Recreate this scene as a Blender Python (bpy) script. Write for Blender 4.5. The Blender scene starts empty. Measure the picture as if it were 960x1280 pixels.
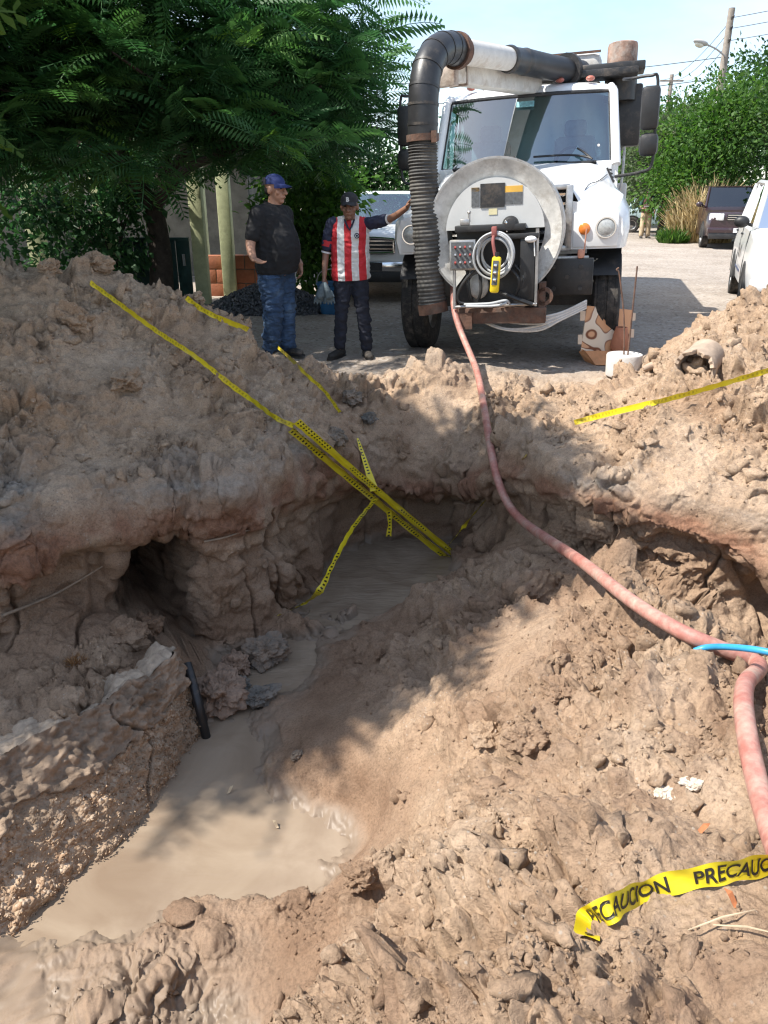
import bpy, bmesh, math, random, time
_T0 = time.time()
def tick(n): print('TICK %s %.1f' % (n, time.time()-_T0))
import numpy as np
from mathutils import Vector, Matrix, Euler

# ------------------------------------------------------------------ camera, sky, sun, exposure
SC = bpy.context.scene
COL = SC.collection
R = math.radians
CAM_H, PITCH = 1.67, R(22.4)
cam_data = bpy.data.cameras.new('camera')
cam = bpy.data.objects.new('camera', cam_data)
COL.objects.link(cam)
cam.location = (0, 0, CAM_H)
cam.rotation_euler = (R(90) - PITCH, 0, 0)
cam_data.sensor_fit = 'VERTICAL'
cam_data.sensor_height = 36.0
cam_data.lens = 27.0
cam_data.clip_start = 0.05
cam_data.clip_end = 3000
SC.camera = cam

SUN_EL, SUN_AZ = R(54), R(-104)          # azimuth of the sun, from +Y towards +X
sun_dir = Vector((math.sin(SUN_AZ)*math.cos(SUN_EL), math.cos(SUN_AZ)*math.cos(SUN_EL), math.sin(SUN_EL)))
world = bpy.data.worlds.new('World')
SC.world = world
world.use_nodes = True
wn, wl = world.node_tree.nodes, world.node_tree.links
wn.clear()
sky = wn.new('ShaderNodeTexSky')
sky.sky_type = 'NISHITA'
sky.sun_disc = False
sky.sun_elevation = SUN_EL
sky.sun_rotation = SUN_AZ
sky.altitude = 50
sky.air_density = 1.0
sky.dust_density = 0.7
sky.ozone_density = 1.0
bgn = wn.new('ShaderNodeBackground')
bgn.inputs['Strength'].default_value = 0.14
wo = wn.new('ShaderNodeOutputWorld')
# thin summer cloud over the whole sky
tc = wn.new('ShaderNodeTexCoord')
mp = wn.new('ShaderNodeMapping'); mp.inputs['Scale'].default_value = (1.3, 1.3, 3.6); mp.inputs['Location'].default_value = (0.35, 0.1, 0.25)
nz = wn.new('ShaderNodeTexNoise'); nz.inputs['Scale'].default_value = 1.9; nz.inputs['Detail'].default_value = 9; nz.inputs['Roughness'].default_value = 0.58
cr = wn.new('ShaderNodeValToRGB')
cr.color_ramp.elements[0].position = 0.36; cr.color_ramp.elements[0].color = (0, 0, 0, 1)
cr.color_ramp.elements[1].position = 0.72; cr.color_ramp.elements[1].color = (1, 1, 1, 1)
mx = wn.new('ShaderNodeMixRGB'); mx.inputs['Color2'].default_value = (5.2, 5.7, 6.2, 1)
wl.new(tc.outputs['Generated'], mp.inputs['Vector']); wl.new(mp.outputs['Vector'], nz.inputs['Vector'])
wl.new(nz.outputs['Fac'], cr.inputs['Fac'])
ml = wn.new('ShaderNodeMath'); ml.operation = 'MULTIPLY_ADD'; ml.inputs[1].default_value = 0.58; ml.inputs[2].default_value = 0.05
wl.new(cr.outputs['Color'], ml.inputs[0]); wl.new(ml.outputs[0], mx.inputs['Fac'])
wl.new(sky.outputs['Color'], mx.inputs['Color1']); wl.new(mx.outputs['Color'], bgn.inputs['Color'])
wl.new(bgn.outputs['Background'], wo.inputs['Surface'])
sun_data = bpy.data.lights.new('sun', 'SUN')
sun = bpy.data.objects.new('sun', sun_data)
COL.objects.link(sun)
sun_data.energy = 4.8
sun_data.angle = R(0.6)
sun_data.color = (1.0, 0.95, 0.87)
sun.rotation_euler = sun_dir.to_track_quat('Z', 'Y').to_euler()
SC.view_settings.view_transform = 'Standard'
SC.view_settings.look = 'None'
SC.view_settings.gamma = 1.0
SC.view_settings.exposure = 0.88
SC.view_settings.use_curve_mapping = False
SC.cycles.max_bounces = 6
SC.cycles.transparent_max_bounces = 12
SC.cycles.use_denoising = True
SC.cycles.filter_width = 1.25

# ------------------------------------------------------------------ pixel -> direction helpers (photo is 960 x 1280)
FPX = 960.0
def ray(px, py):
    x = (px-480)/FPX; y = (640-py)/FPX
    return Vector((x, math.cos(PITCH)+y*math.sin(PITCH), -math.sin(PITCH)+y*math.cos(PITCH)))
def atz(px, py, z):
    r = ray(px, py); t = (z-CAM_H)/r.z
    return Vector((r.x*t, r.y*t, z))
def aty(px, py, Y):
    r = ray(px, py); t = Y/r.y
    return Vector((r.x*t, Y, CAM_H+r.z*t))

# ------------------------------------------------------------------ mesh helpers
class MB:
    """collects shapes, then links them as ONE mesh object"""
    def __init__(self):
        self.v = []; self.f = []; self.mi = []; self.cur = 0
    def add(self, vs, fs):
        b = len(self.v)
        self.v.extend([tuple(p) for p in vs])
        for f in fs:
            self.f.append(tuple(i+b for i in f)); self.mi.append(self.cur)
    def box(self, c, s, rot=None, bev=0.0):
        c = Vector(c); sx, sy, sz = s[0]/2, s[1]/2, s[2]/2
        if bev > 0:
            bm = bmesh.new(); bmesh.ops.create_cube(bm, size=1)
            for v in bm.verts: v.co = Vector((v.co.x*s[0], v.co.y*s[1], v.co.z*s[2]))
            bmesh.ops.bevel(bm, geom=list(bm.edges), offset=min(bev, min(s)*.45), segments=2, affect='EDGES', profile=.5)
            bm.verts.index_update()
            vs = [v.co.copy() for v in bm.verts]; fs = [[v.index for v in f.verts] for f in bm.faces]; bm.free()
        else:
            vs = [Vector((x, y, z)) for x in (-sx, sx) for y in (-sy, sy) for z in (-sz, sz)]
            fs = [(0, 1, 3, 2), (4, 6, 7, 5), (0, 4, 5, 1), (2, 3, 7, 6), (0, 2, 6, 4), (1, 5, 7, 3)]
        m = Euler(rot).to_matrix() if rot else Matrix.Identity(3)
        self.add([m @ v + c for v in vs], fs); return self
    def tube(self, pts, rad, n=10, cap=True, squash=None):
        pts = [Vector(p) for p in pts]; k = len(pts)
        rs = rad if hasattr(rad, '__len__') else [rad]*k
        vs = []; fs = []; prev = None
        for i, p in enumerate(pts):
            t = (pts[min(i+1, k-1)]-pts[max(i-1, 0)])
            t = t.normalized() if t.length > 1e-9 else Vector((0, 0, 1))
            if prev is None:
                a = Vector((0, 0, 1)) if abs(t.z) < .9 else Vector((1, 0, 0))
                u = t.cross(a).normalized()
            else:
                u = (prev - t*prev.dot(t))
                u = u.normalized() if u.length > 1e-6 else t.orthogonal().normalized()
            prev = u; w = t.cross(u)
            for j in range(n):
                a = 2*math.pi*j/n
                vs.append(p + (u*math.cos(a)+w*math.sin(a))*rs[i])
        for i in range(k-1):
            for j in range(n):
                j2 = (j+1) % n
                fs.append((i*n+j, i*n+j2, (i+1)*n+j2, (i+1)*n+j))
        if cap:
            fs.append(tuple(range(n-1, -1, -1))); fs.append(tuple(range((k-1)*n, k*n)))
        self.add(vs, fs); return self
    def lathe(self, prof, c=(0, 0, 0), axis='Z', n=24, a0=0.0, a1=None):
        """prof: list of (radius, height) along axis"""
        full = a1 is None; a1 = 2*math.pi if full else a1
        cols = n if full else n+1; vs = []; fs = []; c = Vector(c)
        for r, h in prof:
            for j in range(cols):
                a = a0+(a1-a0)*j/n; x, y = r*math.cos(a), r*math.sin(a)
                p = {'Z': (x, y, h), 'Y': (x, h, y), 'X': (h, x, y)}[axis]
                vs.append(Vector(p)+c)
        for i in range(len(prof)-1):
            for j in range(n):
                j2 = (j+1) % cols
                q = (i*cols+j, i*cols+j2, (i+1)*cols+j2, (i+1)*cols+j)
                fs.append(q)
        self.add(vs, fs); return self
    def prism(self, poly, axis, lo, hi):
        """poly: 2D outline, extruded along axis between lo and hi"""
        def P(a, b, t): return {'X': (t, a, b), 'Y': (a, t, b), 'Z': (a, b, t)}[axis]
        n = len(poly)
        vs = [P(a, b, lo) for a, b in poly]+[P(a, b, hi) for a, b in poly]
        fs = [tuple(range(n)), tuple(range(2*n-1, n-1, -1))]
        fs += [(i, i+n, (i+1) % n+n, (i+1) % n) for i in range(n)]
        self.add(vs, fs); return self
    def loft(self, secs, closed=True, cap=True):
        n = len(secs[0]); vs = [p for s in secs for p in s]; fs = []
        for i in range(len(secs)-1):
            for j in range(n if closed else n-1):
                j2 = (j+1) % n
                fs.append((i*n+j, i*n+j2, (i+1)*n+j2, (i+1)*n+j))
        if cap and closed:
            fs.append(tuple(range(n-1, -1, -1))); fs.append(tuple(range((len(secs)-1)*n, len(secs)*n)))
        self.add(vs, fs); return self
    def ellipsoid(self, c, r, rot=None, nu=16, nv=10):
        m = Euler(rot).to_matrix() if rot else Matrix.Identity(3)
        c = Vector(c); vs = []; fs = []
        for i in range(nv+1):
            ph = math.pi*i/nv
            for j in range(nu):
                th = 2*math.pi*j/nu
                vs.append(m @ Vector((r[0]*math.sin(ph)*math.cos(th), r[1]*math.sin(ph)*math.sin(th), r[2]*math.cos(ph)))+c)
        for i in range(nv):
            for j in range(nu):
                j2 = (j+1) % nu; fs.append((i*nu+j, i*nu+j2, (i+1)*nu+j2, (i+1)*nu+j))
        self.add(vs, fs); return self
    def build(self, name, mat, parent=None, smooth=True, angle=38, weld=True, bevel=0):
        me = bpy.data.meshes.new(name)
        me.from_pydata(self.v, [], self.f)
        for m in (mat if isinstance(mat, (list, tuple)) else [mat]): me.materials.append(m)
        if max(self.mi, default=0) > 0: me.polygons.foreach_set('material_index', self.mi)
        bm = bmesh.new(); bm.from_mesh(me)
        if weld: bmesh.ops.remove_doubles(bm, verts=bm.verts, dist=1e-5)
        if bevel: bmesh.ops.bevel(bm, geom=[e for e in bm.edges if e.is_manifold and e.calc_face_angle(0) > .5], offset=bevel, segments=2, affect='EDGES', clamp_overlap=True)
        bmesh.ops.recalc_face_normals(bm, faces=bm.faces)
        bm.to_mesh(me); bm.free()
        if smooth:
            me.polygons.foreach_set('use_smooth', [True]*len(me.polygons))
            try: me.set_sharp_from_angle(angle=R(angle))
            except Exception: pass
        me.update()
        o = bpy.data.objects.new(name, me); COL.objects.link(o)
        if parent: o.parent = parent
        return o

def raw_mesh(name, verts, faces, mat, parent=None, smooth=True, attrs=None):
    """big meshes straight from numpy: verts (n,3), faces (m,k)"""
    me = bpy.data.meshes.new(name)
    verts = np.asarray(verts, dtype=np.float32); faces = np.asarray(faces, dtype=np.int32)
    me.vertices.add(len(verts)); me.vertices.foreach_set('co', verts.ravel())
    m, k = faces.shape
    me.loops.add(m*k); me.loops.foreach_set('vertex_index', faces.ravel())
    me.polygons.add(m); me.polygons.foreach_set('loop_start', np.arange(0, m*k, k, dtype=np.int32))
    try: me.polygons.foreach_set('loop_total', np.full(m, k, dtype=np.int32))
    except Exception: pass
    if smooth: me.polygons.foreach_set('use_smooth', np.ones(m, dtype=bool))
    for nm, arr in (attrs or {}).items():
        if arr.ndim == 2:
            a = me.attributes.new(nm, 'FLOAT_COLOR', 'POINT'); a.data.foreach_set('color', np.ascontiguousarray(arr, dtype=np.float32).ravel())
        else:
            a = me.attributes.new(nm, 'FLOAT', 'POINT'); a.data.foreach_set('value', np.ascontiguousarray(arr, dtype=np.float32))
    for mm in (mat if isinstance(mat, (list, tuple)) else [mat]): me.materials.append(mm)
    me.update(calc_edges=True); me.validate()
    o = bpy.data.objects.new(name, me); COL.objects.link(o)
    if parent: o.parent = parent
    return o
def tag(o, label=None, cat=None, group=None, kind=None):
    if label: o['label'] = label
    if cat: o['category'] = cat
    if group: o['group'] = group
    if kind: o['kind'] = kind
    return o
def empty(name, loc=(0, 0, 0), rz=0.0, label=None, cat=None, group=None):
    o = bpy.data.objects.new(name, None); COL.objects.link(o)
    o.location = loc; o.rotation_euler = (0, 0, rz); o.empty_display_size = .1
    return tag(o, label, cat, group)
def copy_tree(o, parent=None):
    c = o.copy(); COL.objects.link(c); c.parent = parent
    for ch in o.children: copy_tree(ch, c)
    return c
def spline(pts, n=8):
    """Catmull-Rom through the points"""
    P = [Vector(p) for p in pts]; out = []
    for i in range(len(P)-1):
        p0, p1, p2, p3 = P[max(i-1, 0)], P[i], P[i+1], P[min(i+2, len(P)-1)]
        for k in range(n):
            t = k/n
            out.append(.5*((2*p1)+(p2-p0)*t+(2*p0-5*p1+4*p2-p3)*t*t+(3*p1-p0-3*p2+p3)*t**3))
    out.append(P[-1]); return out

# ------------------------------------------------------------------ numpy noise
_U = np.uint32
def _hash(ix, iy, iz, seed):
    h = ix.view(_U)*_U(374761393) + iy.view(_U)*_U(668265263) + iz.view(_U)*_U(2147483647) + _U(seed*1013904223 % 4294967296)
    h = (h ^ (h >> _U(13)))*_U(1274126177)
    h = (h ^ (h >> _U(15)))*_U(2246822519)
    return h ^ (h >> _U(16))
CH = 32768
def _perlin(q, seed):
    fl_ = np.floor(q); f = q-fl_; i0 = fl_.astype(np.int32)
    u = f*f*f*(f*(f*6-15)+10)
    fx, fy, fz = (np.ascontiguousarray(f[:, k]) for k in range(3)); ux, uy, uz = (np.ascontiguousarray(u[:, k]) for k in range(3))
    I = [(np.ascontiguousarray(i0[:, k]), np.ascontiguousarray(i0[:, k])+np.int32(1)) for k in range(3)]
    def corner(dx, dy, dz):
        h = _hash(I[0][dx], I[1][dy], I[2][dz], seed)
        sx = ((h & _U(3)).astype(np.float32)-1.5)*.8; sy = (((h >> _U(2)) & _U(3)).astype(np.float32)-1.5)*.8; sz = (((h >> _U(4)) & _U(3)).astype(np.float32)-1.5)*.8
        return sx*(fx-dx)+sy*(fy-dy)+sz*(fz-dz)
    def ex(dy, dz): a_ = corner(0, dy, dz); return a_+ux*(corner(1, dy, dz)-a_)
    def ey(dz): a_ = ex(0, dz); return a_+uy*(ex(1, dz)-a_)
    a_ = ey(0); return a_+uz*(ey(1)-a_)
def perlin(p, scale, seed=0):
    q = (np.asarray(p)/scale).astype(np.float32)
    if len(q) <= CH: return _perlin(q, seed)
    return np.concatenate([_perlin(q[i:i+CH], seed) for i in range(0, len(q), CH)])
def fbm(p, scale, octv=4, seed=0, gain=.5, lac=2.03):
    o = 0; a = 1.0
    for i in range(octv):
        o = o+a*perlin(p, scale, seed+i*17); a *= gain; scale /= lac
    return o
def billow(p, scale, octv=4, seed=0, gain=.5, lac=2.03):
    o = 0; a = 1.0
    for i in range(octv):
        o = o+a*np.abs(perlin(p, scale, seed+i*17)); a *= gain; scale /= lac
    return o
def _worley(q, seed, jit):
    fl_ = np.floor(q); f = q-fl_; i0 = fl_.astype(np.int32)
    fx, fy, fz = (np.ascontiguousarray(f[:, k]) for k in range(3)); I = [np.ascontiguousarray(i0[:, k]) for k in range(3)]
    n = len(q); f1 = np.full(n, 9., np.float32); f2 = f1.copy(); cid = np.zeros(n, np.float32)
    for dx in (-1, 0, 1):
        for dy in (-1, 0, 1):
            for dz in (-1, 0, 1):
                h = _hash(I[0]+np.int32(dx), I[1]+np.int32(dy), I[2]+np.int32(dz), seed)
                rx = ((h & _U(1023)).astype(np.float32)*(1/1023)-.5)*jit+(.5+dx)
                ry = (((h >> _U(10)) & _U(1023)).astype(np.float32)*(1/1023)-.5)*jit+(.5+dy)
                rz = (((h >> _U(20)) & _U(1023)).astype(np.float32)*(1/1023)-.5)*jit+(.5+dz)
                rx -= fx; ry -= fy; rz -= fz
                d = rx*rx+ry*ry+rz*rz; m = d < f1
                f2 = np.where(m, f1, np.minimum(f2, d)); cid = np.where(m, ((h >> _U(7)) & _U(255)).astype(np.float32)/255, cid); f1 = np.where(m, d, f1)
    return np.sqrt(f1), np.sqrt(f2), cid
def worley(p, scale, seed=0, jit=.9):
    """F1, F2 and the cell's random value"""
    q = (np.asarray(p)/scale).astype(np.float32)
    r = [_worley(q[i:i+CH], seed, jit) for i in range(0, len(q), CH)]
    return tuple(np.concatenate([x[k] for x in r]) for k in range(3))
def sstep(a, b, x):
    t = np.clip((x-a)/(b-a), 0, 1); return t*t*(3-2*t)

# ------------------------------------------------------------------ materials
def new_mat(name):
    m = bpy.data.materials.new(name); m.use_nodes = True
    nt = m.node_tree; b = nt.nodes['Principled BSDF']
    return m, nt, b
def N(nt, t, **kw):
    n = nt.nodes.new(t)
    for k, v in kw.items():
        if k.startswith('i_'): n.inputs[k[2:].replace('_', ' ')].default_value = v
        else: setattr(n, k, v)
    return n
def ramp(nt, stops):
    r = nt.nodes.new('ShaderNodeValToRGB'); e = r.color_ramp.elements
    while len(e) < len(stops): e.new(.5)
    for el, (p, c) in zip(e, stops):
        el.position = p; el.color = (c[0], c[1], c[2], 1) if hasattr(c, '__len__') else (c, c, c, 1)
    return r
MATS = {}
def mat(name, col, rough=.6, var=.15, scale=6., bump=0., bscale=60., metal=0., dirt=0., dirtcol=(.23, .17, .12), coat=0., spec=None, trans=0.):
    """plain procedural surface: base colour with noise variation, patchy dirt and fine relief"""
    if name in MATS: return MATS[name]
    m, nt, b = new_mat(name); L = nt.links
    tcn = N(nt, 'ShaderNodeTexCoord')
    n1 = N(nt, 'ShaderNodeTexNoise', i_Scale=scale, i_Detail=6., i_Roughness=.65)
    L.new(tcn.outputs['Object'], n1.inputs['Vector'])
    lo = [max(0, c*(1-var*1.6)) for c in col]; hi = [min(1, c*(1+var*1.6)) for c in col]
    rp = ramp(nt, [(.28, lo), (.72, hi)])
    L.new(n1.outputs['Fac'], rp.inputs['Fac'])
    src = rp.outputs['Color']
    if dirt > 0:
        n2 = N(nt, 'ShaderNodeTexNoise', i_Scale=scale*.7+1.3, i_Detail=9., i_Roughness=.75)
        L.new(tcn.outputs['Object'], n2.inputs['Vector'])
        r2 = ramp(nt, [(.62-.3*dirt, 0.), (.80-.2*dirt, 1.)])
        L.new(n2.outputs['Fac'], r2.inputs['Fac'])
        ms = N(nt, 'ShaderNodeMath', operation='MULTIPLY'); ms.inputs[1].default_value = min(1, .35+dirt)
        L.new(r2.outputs['Color'], ms.inputs[0])
        mixn = N(nt, 'ShaderNodeMixRGB'); mixn.inputs['Color2'].default_value = (*dirtcol, 1)
        L.new(ms.outputs[0], mixn.inputs['Fac']); L.new(src, mixn.inputs['Color1'])
        src = mixn.outputs['Color']
        rr = N(nt, 'ShaderNodeMath', operation='MULTIPLY_ADD'); rr.inputs[1].default_value = .85-rough; rr.inputs[2].default_value = rough
        L.new(ms.outputs[0], rr.inputs[0]); L.new(rr.outputs[0], b.inputs['Roughness'])
    else:
        b.inputs['Roughness'].default_value = rough
    L.new(src, b.inputs['Base Color'])
    b.inputs['Metallic'].default_value = metal
    if coat: b.inputs['Coat Weight'].default_value = coat; b.inputs['Coat Roughness'].default_value = .08
    if spec is not None: b.inputs['Specular IOR Level'].default_value = spec
    if bump > 0:
        n3 = N(nt, 'ShaderNodeTexNoise', i_Scale=bscale, i_Detail=5., i_Roughness=.6)
        L.new(tcn.outputs['Object'], n3.inputs['Vector'])
        bp = N(nt, 'ShaderNodeBump', i_Strength=bump, i_Distance=.01)
        L.new(n3.outputs['Fac'], bp.inputs['Height']); L.new(bp.outputs['Normal'], b.inputs['Normal'])
    MATS[name] = m
    return m

# ================================================================== THE GROUND: road, spoil heaps, pit
RIM = [(-7, 2.4, .1), (-4.5, 3.2, .05), (-3.1, 3.75, .02), (-2.2, 4.08, 0), (-1.75, 4.52, 0), (-1.40, 4.72, 0), (-.98, 4.74, 0), (-.72, 5.05, 0), (-.66, 5.45, -.02),
       (-.36, 6.15, -.15), (0, 6.38, -.42), (.45, 6.48, -.48), (.82, 6.25, -.36), (.98, 5.7, -.05), (1.15, 5.1, 0), (1.41, 4.62, 0),
       (1.75, 4.32, 0), (2.2, 4.08, 0), (3.0, 3.8, .05), (4.5, 3.45, .1), (7, 3, .1), (7, -6, .1), (-7, -6, .1)]
TOP = RIM[1:20] + [
    (-2.9, 6, 1.02), (-2.28, 6.5, 1.0), (-2.0, 6.7, .86), (-1.65, 6.9, .72), (-1.25, 7, .44), (-.95, 7.1, .22), (-.62, 7.2, .06), (-.2, 7.3, .02),
    (-2.3, 8.3, .12), (-1.3, 8.0, .04), (-3.5, 8.3, .25), (-4.5, 6.3, 1.08), (-6, 5.8, 1.0), (-6, 8.5, .3), (-4.5, 4.6, .6), (-2.6, 5.0, .56), (-1.8, 5.6, .5),
    (-1.2, 5.8, .32), (-.9, 6.3, .28), (-3.2, 4.7, .45),
    (.5, 7.1, .05), (.52, 7.35, .12), (0, 7.7, 0), (.9, 7.3, .02), (1.4, 7.4, 0), (2, 7.6, .02), (0, 9, 0), (2, 9, 0), (-2, 9.5, 0), (4, 9.5, .05), (0, 10.5, 0), (3, 10.5, 0),
    (1.3, 6.0, .02), (1.6, 5.3, .12), (2.0, 6.5, .12), (2.2, 5.2, .33), (2.72, 7.15, .45), (3.1, 6.5, .83), (3.6, 6.2, .98), (5, 6, 1.1), (2.2, 7.5, .02), (2.42, 7.45, .04), (2.45, 7.0, .18), (2.9, 8.1, .1),
    (3.8, 8.2, .2), (5.5, 8.3, .2), (2.7, 5.3, .53), (3.2, 4.6, .42), (4.5, 4.6, .6), (2.4, 4.5, .16)]
FLOOR = [(.47, 6.2, -1.50), (.9, 6.1, -1.28), (-.1, 6.0, -1.52), (.2, 5.7, -1.46), (-.4, 5.4, -1.52), (-.86, 5.1, -1.48), (-1.5, 4.95, -1.42), (-.8, 4.5, -1.46), (-.5, 4.95, -1.46), (-.95, 4.2, -1.42),
         (-1.0, 3.5, -1.42), (-1.2, 2.9, -1.45), (-.8, 2.8, -1.44), (-1.35, 2.5, -1.4), (-.5, 2.88, -1.37), (-.65, 2.45, -1.255), (-1.0, 2.30, -1.248), (-1.33, 2.16, -1.248), (-1.6, 2.12, -1.245), (-1.7, 1.9, -1.235), (-1.1, 2.0, -1.235), (-.75, 2.1, -1.245), (-.9, 1.75, -1.24),
         (-.64, 3.22, -1.3), (-.2, 2.88, -1.3), (-.33, 2.58, -1.29), (-.78, 4.0, -1.29), (-.42, 4.7, -1.28), (.62, 5.7, -1.27), (.15, 5.2, -1.27),
         (.09, 3.86, -1.0), (.53, 3.65, -.6), (.45, 4.9, -1.02), (.85, 4.73, -.75), (1.1, 4.78, -.6), (.95, 5.3, -.72), (.85, 5.85, -1.0),
         (-.33, 3.33, -1.12), (-.1, 2.85, -1.2), (.42, 2.62, -.55), (.15, 3.09, -.85), (1.45, 2.64, -.1), (1.23, 3.34, -.25), (.9, 3.4, -.33), (1.0, 3.9, -.5),
         (.55, 2.06, -.2), (.88, 1.79, .0), (.95, 2.3, -.06), (.05, 2.0, -.78), (.25, 1.75, -.45), (.42, 1.34, .03), (.6, 1.16, .13), (.17, 1.31, -.22), (-.06, 1.55, -.62),
         (-.42, 1.99, -1.20), (-.24, 2.05, -1.02), (-.62, 1.75, -1.21), (-1.3, 1.65, -1.24), (0, .6, .05), (0, 0, .05), (1, .8, .2), (1.8, 1.5, .17), (2.2, 2.3, .03), (3, 2.5, .05), (-.6, 1.0, -.6), (-.5, .4, 0), (-1.2, 1.2, -1.0),
         (-2, 1.0, -.6), (-2, 0, 0), (2, 0, .1), (0, -2, 0), (-4, -2, 0), (4, -2, 0), (0, -5, 0), (5, 1, .1), (-5, 0, 0),
         (2.0, 3.5, -.75), (1.65, 3.85, -.62), (1.3, 4.3, -.55), (2.7, 3.5, -.95), (3.7, 3.2, -1.0), (3.6, 2.5, -.2), (5.5, 2.9, -1),
         (-1.35, 4.45, -1.12), (-1.62, 3.90, -.90), (-2.3, 3.5, -.90), (-2.0, 4.1, -1.0), (-1.9, 3.0, -.95), (-2.4, 2.4, -.85), (-3.2, 3, -1.05), (-3.5, 1.5, -.3), (-1.9, 2.2, -1.18), (-5, 2.4, -.9)]
WATER_Z = -1.30
LUMPS = [(*atz(205, 1225, -1.22)[:2], .06, .15, .045, R(58)), (*atz(268, 1180, -1.22)[:2], .05, .06, .05, 0), (*atz(232, 1150, -1.25)[:2], .04, .04, .03, 0),
         (*atz(120, 1268, -1.22)[:2], .05, .10, .04, R(20)), (*atz(385, 788, -1.3)[:2], .09, .17, .06, R(25)), (*atz(440, 735, -1.3)[:2], .10, .25, .07, R(15)), (*atz(350, 1130, -1.2)[:2], .10, .11, .08, R(30)),
         (*atz(455, 1110, -1.0)[:2], .20, .13, .11, R(30)), (*atz(560, 1165, -.65)[:2], .17, .15, .10, R(-20)), (*atz(660, 905, -.5)[:2], .16, .16, .14, 0), (*atz(650, 765, -.7)[:2], .20, .28, .15, R(20)), (*atz(570, 780, -.85)[:2], .13, .2, .14, 0)]
def tps(ctrl, xy, reg=2e-3):
    c = np.array(ctrl, float); n = len(c)
    def U(d2): return np.where(d2 > 1e-12, .5*d2*np.log(np.maximum(d2, 1e-12)), 0)
    d2 = ((c[:, None, :2]-c[None, :, :2])**2).sum(-1)
    A = np.zeros((n+3, n+3)); A[:n, :n] = U(d2)+reg*np.eye(n)
    A[:n, n] = 1; A[:n, n+1:] = c[:, :2]; A[n, :n] = 1; A[n+1:, :n] = c[:, :2].T
    w = np.linalg.solve(A, np.concatenate([c[:, 2], np.zeros(3)]))
    out = w[n]+xy[:, 0]*w[n+1]+xy[:, 1]*w[n+2]
    for i in range(n):
        out = out+w[i]*U((xy[:, 0]-c[i, 0])**2+(xy[:, 1]-c[i, 1])**2)
    return out
def rim_sd(xy):
    """signed distance to the pit rim (positive outside) and smooth outward normal"""
    P = np.array([(a, b) for a, b, _ in RIM]); Q = np.roll(P, -1, 0)
    n = len(xy); best = np.full(n, 1e9); inside = np.zeros(n, bool); nx = np.zeros(n); ny = np.zeros(n)
    for a, b in zip(P, Q):
        e = b-a; L = np.hypot(*e); t = np.clip(((xy-a)@e)/(L*L), 0, 1)
        dx = xy[:, 0]-(a[0]+t*e[0]); dy = xy[:, 1]-(a[1]+t*e[1]); d = np.hypot(dx, dy)
        best = np.minimum(best, d)
        w = L/(d+.06)**4
        nx += w*(-e[1]/L); ny += w*(e[0]/L)
        c = ((a[1] > xy[:, 1]) != (b[1] > xy[:, 1])) & (xy[:, 0] < (b[0]-a[0])*(xy[:, 1]-a[1])/(b[1]-a[1]+1e-12)+a[0])
        inside ^= c
    # polygon runs clockwise seen from above: left of travel is outward
    l = np.hypot(nx, ny)+1e-9
    return np.where(inside, -best, best), nx/l, ny/l
def road_z(Y): return .0105*np.maximum(0, Y-10)*np.minimum(1, np.maximum(0, Y-10)/6)
TUN = np.array([-1.44, 4.72]); TDIR = np.array([-.38, .925])
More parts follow.
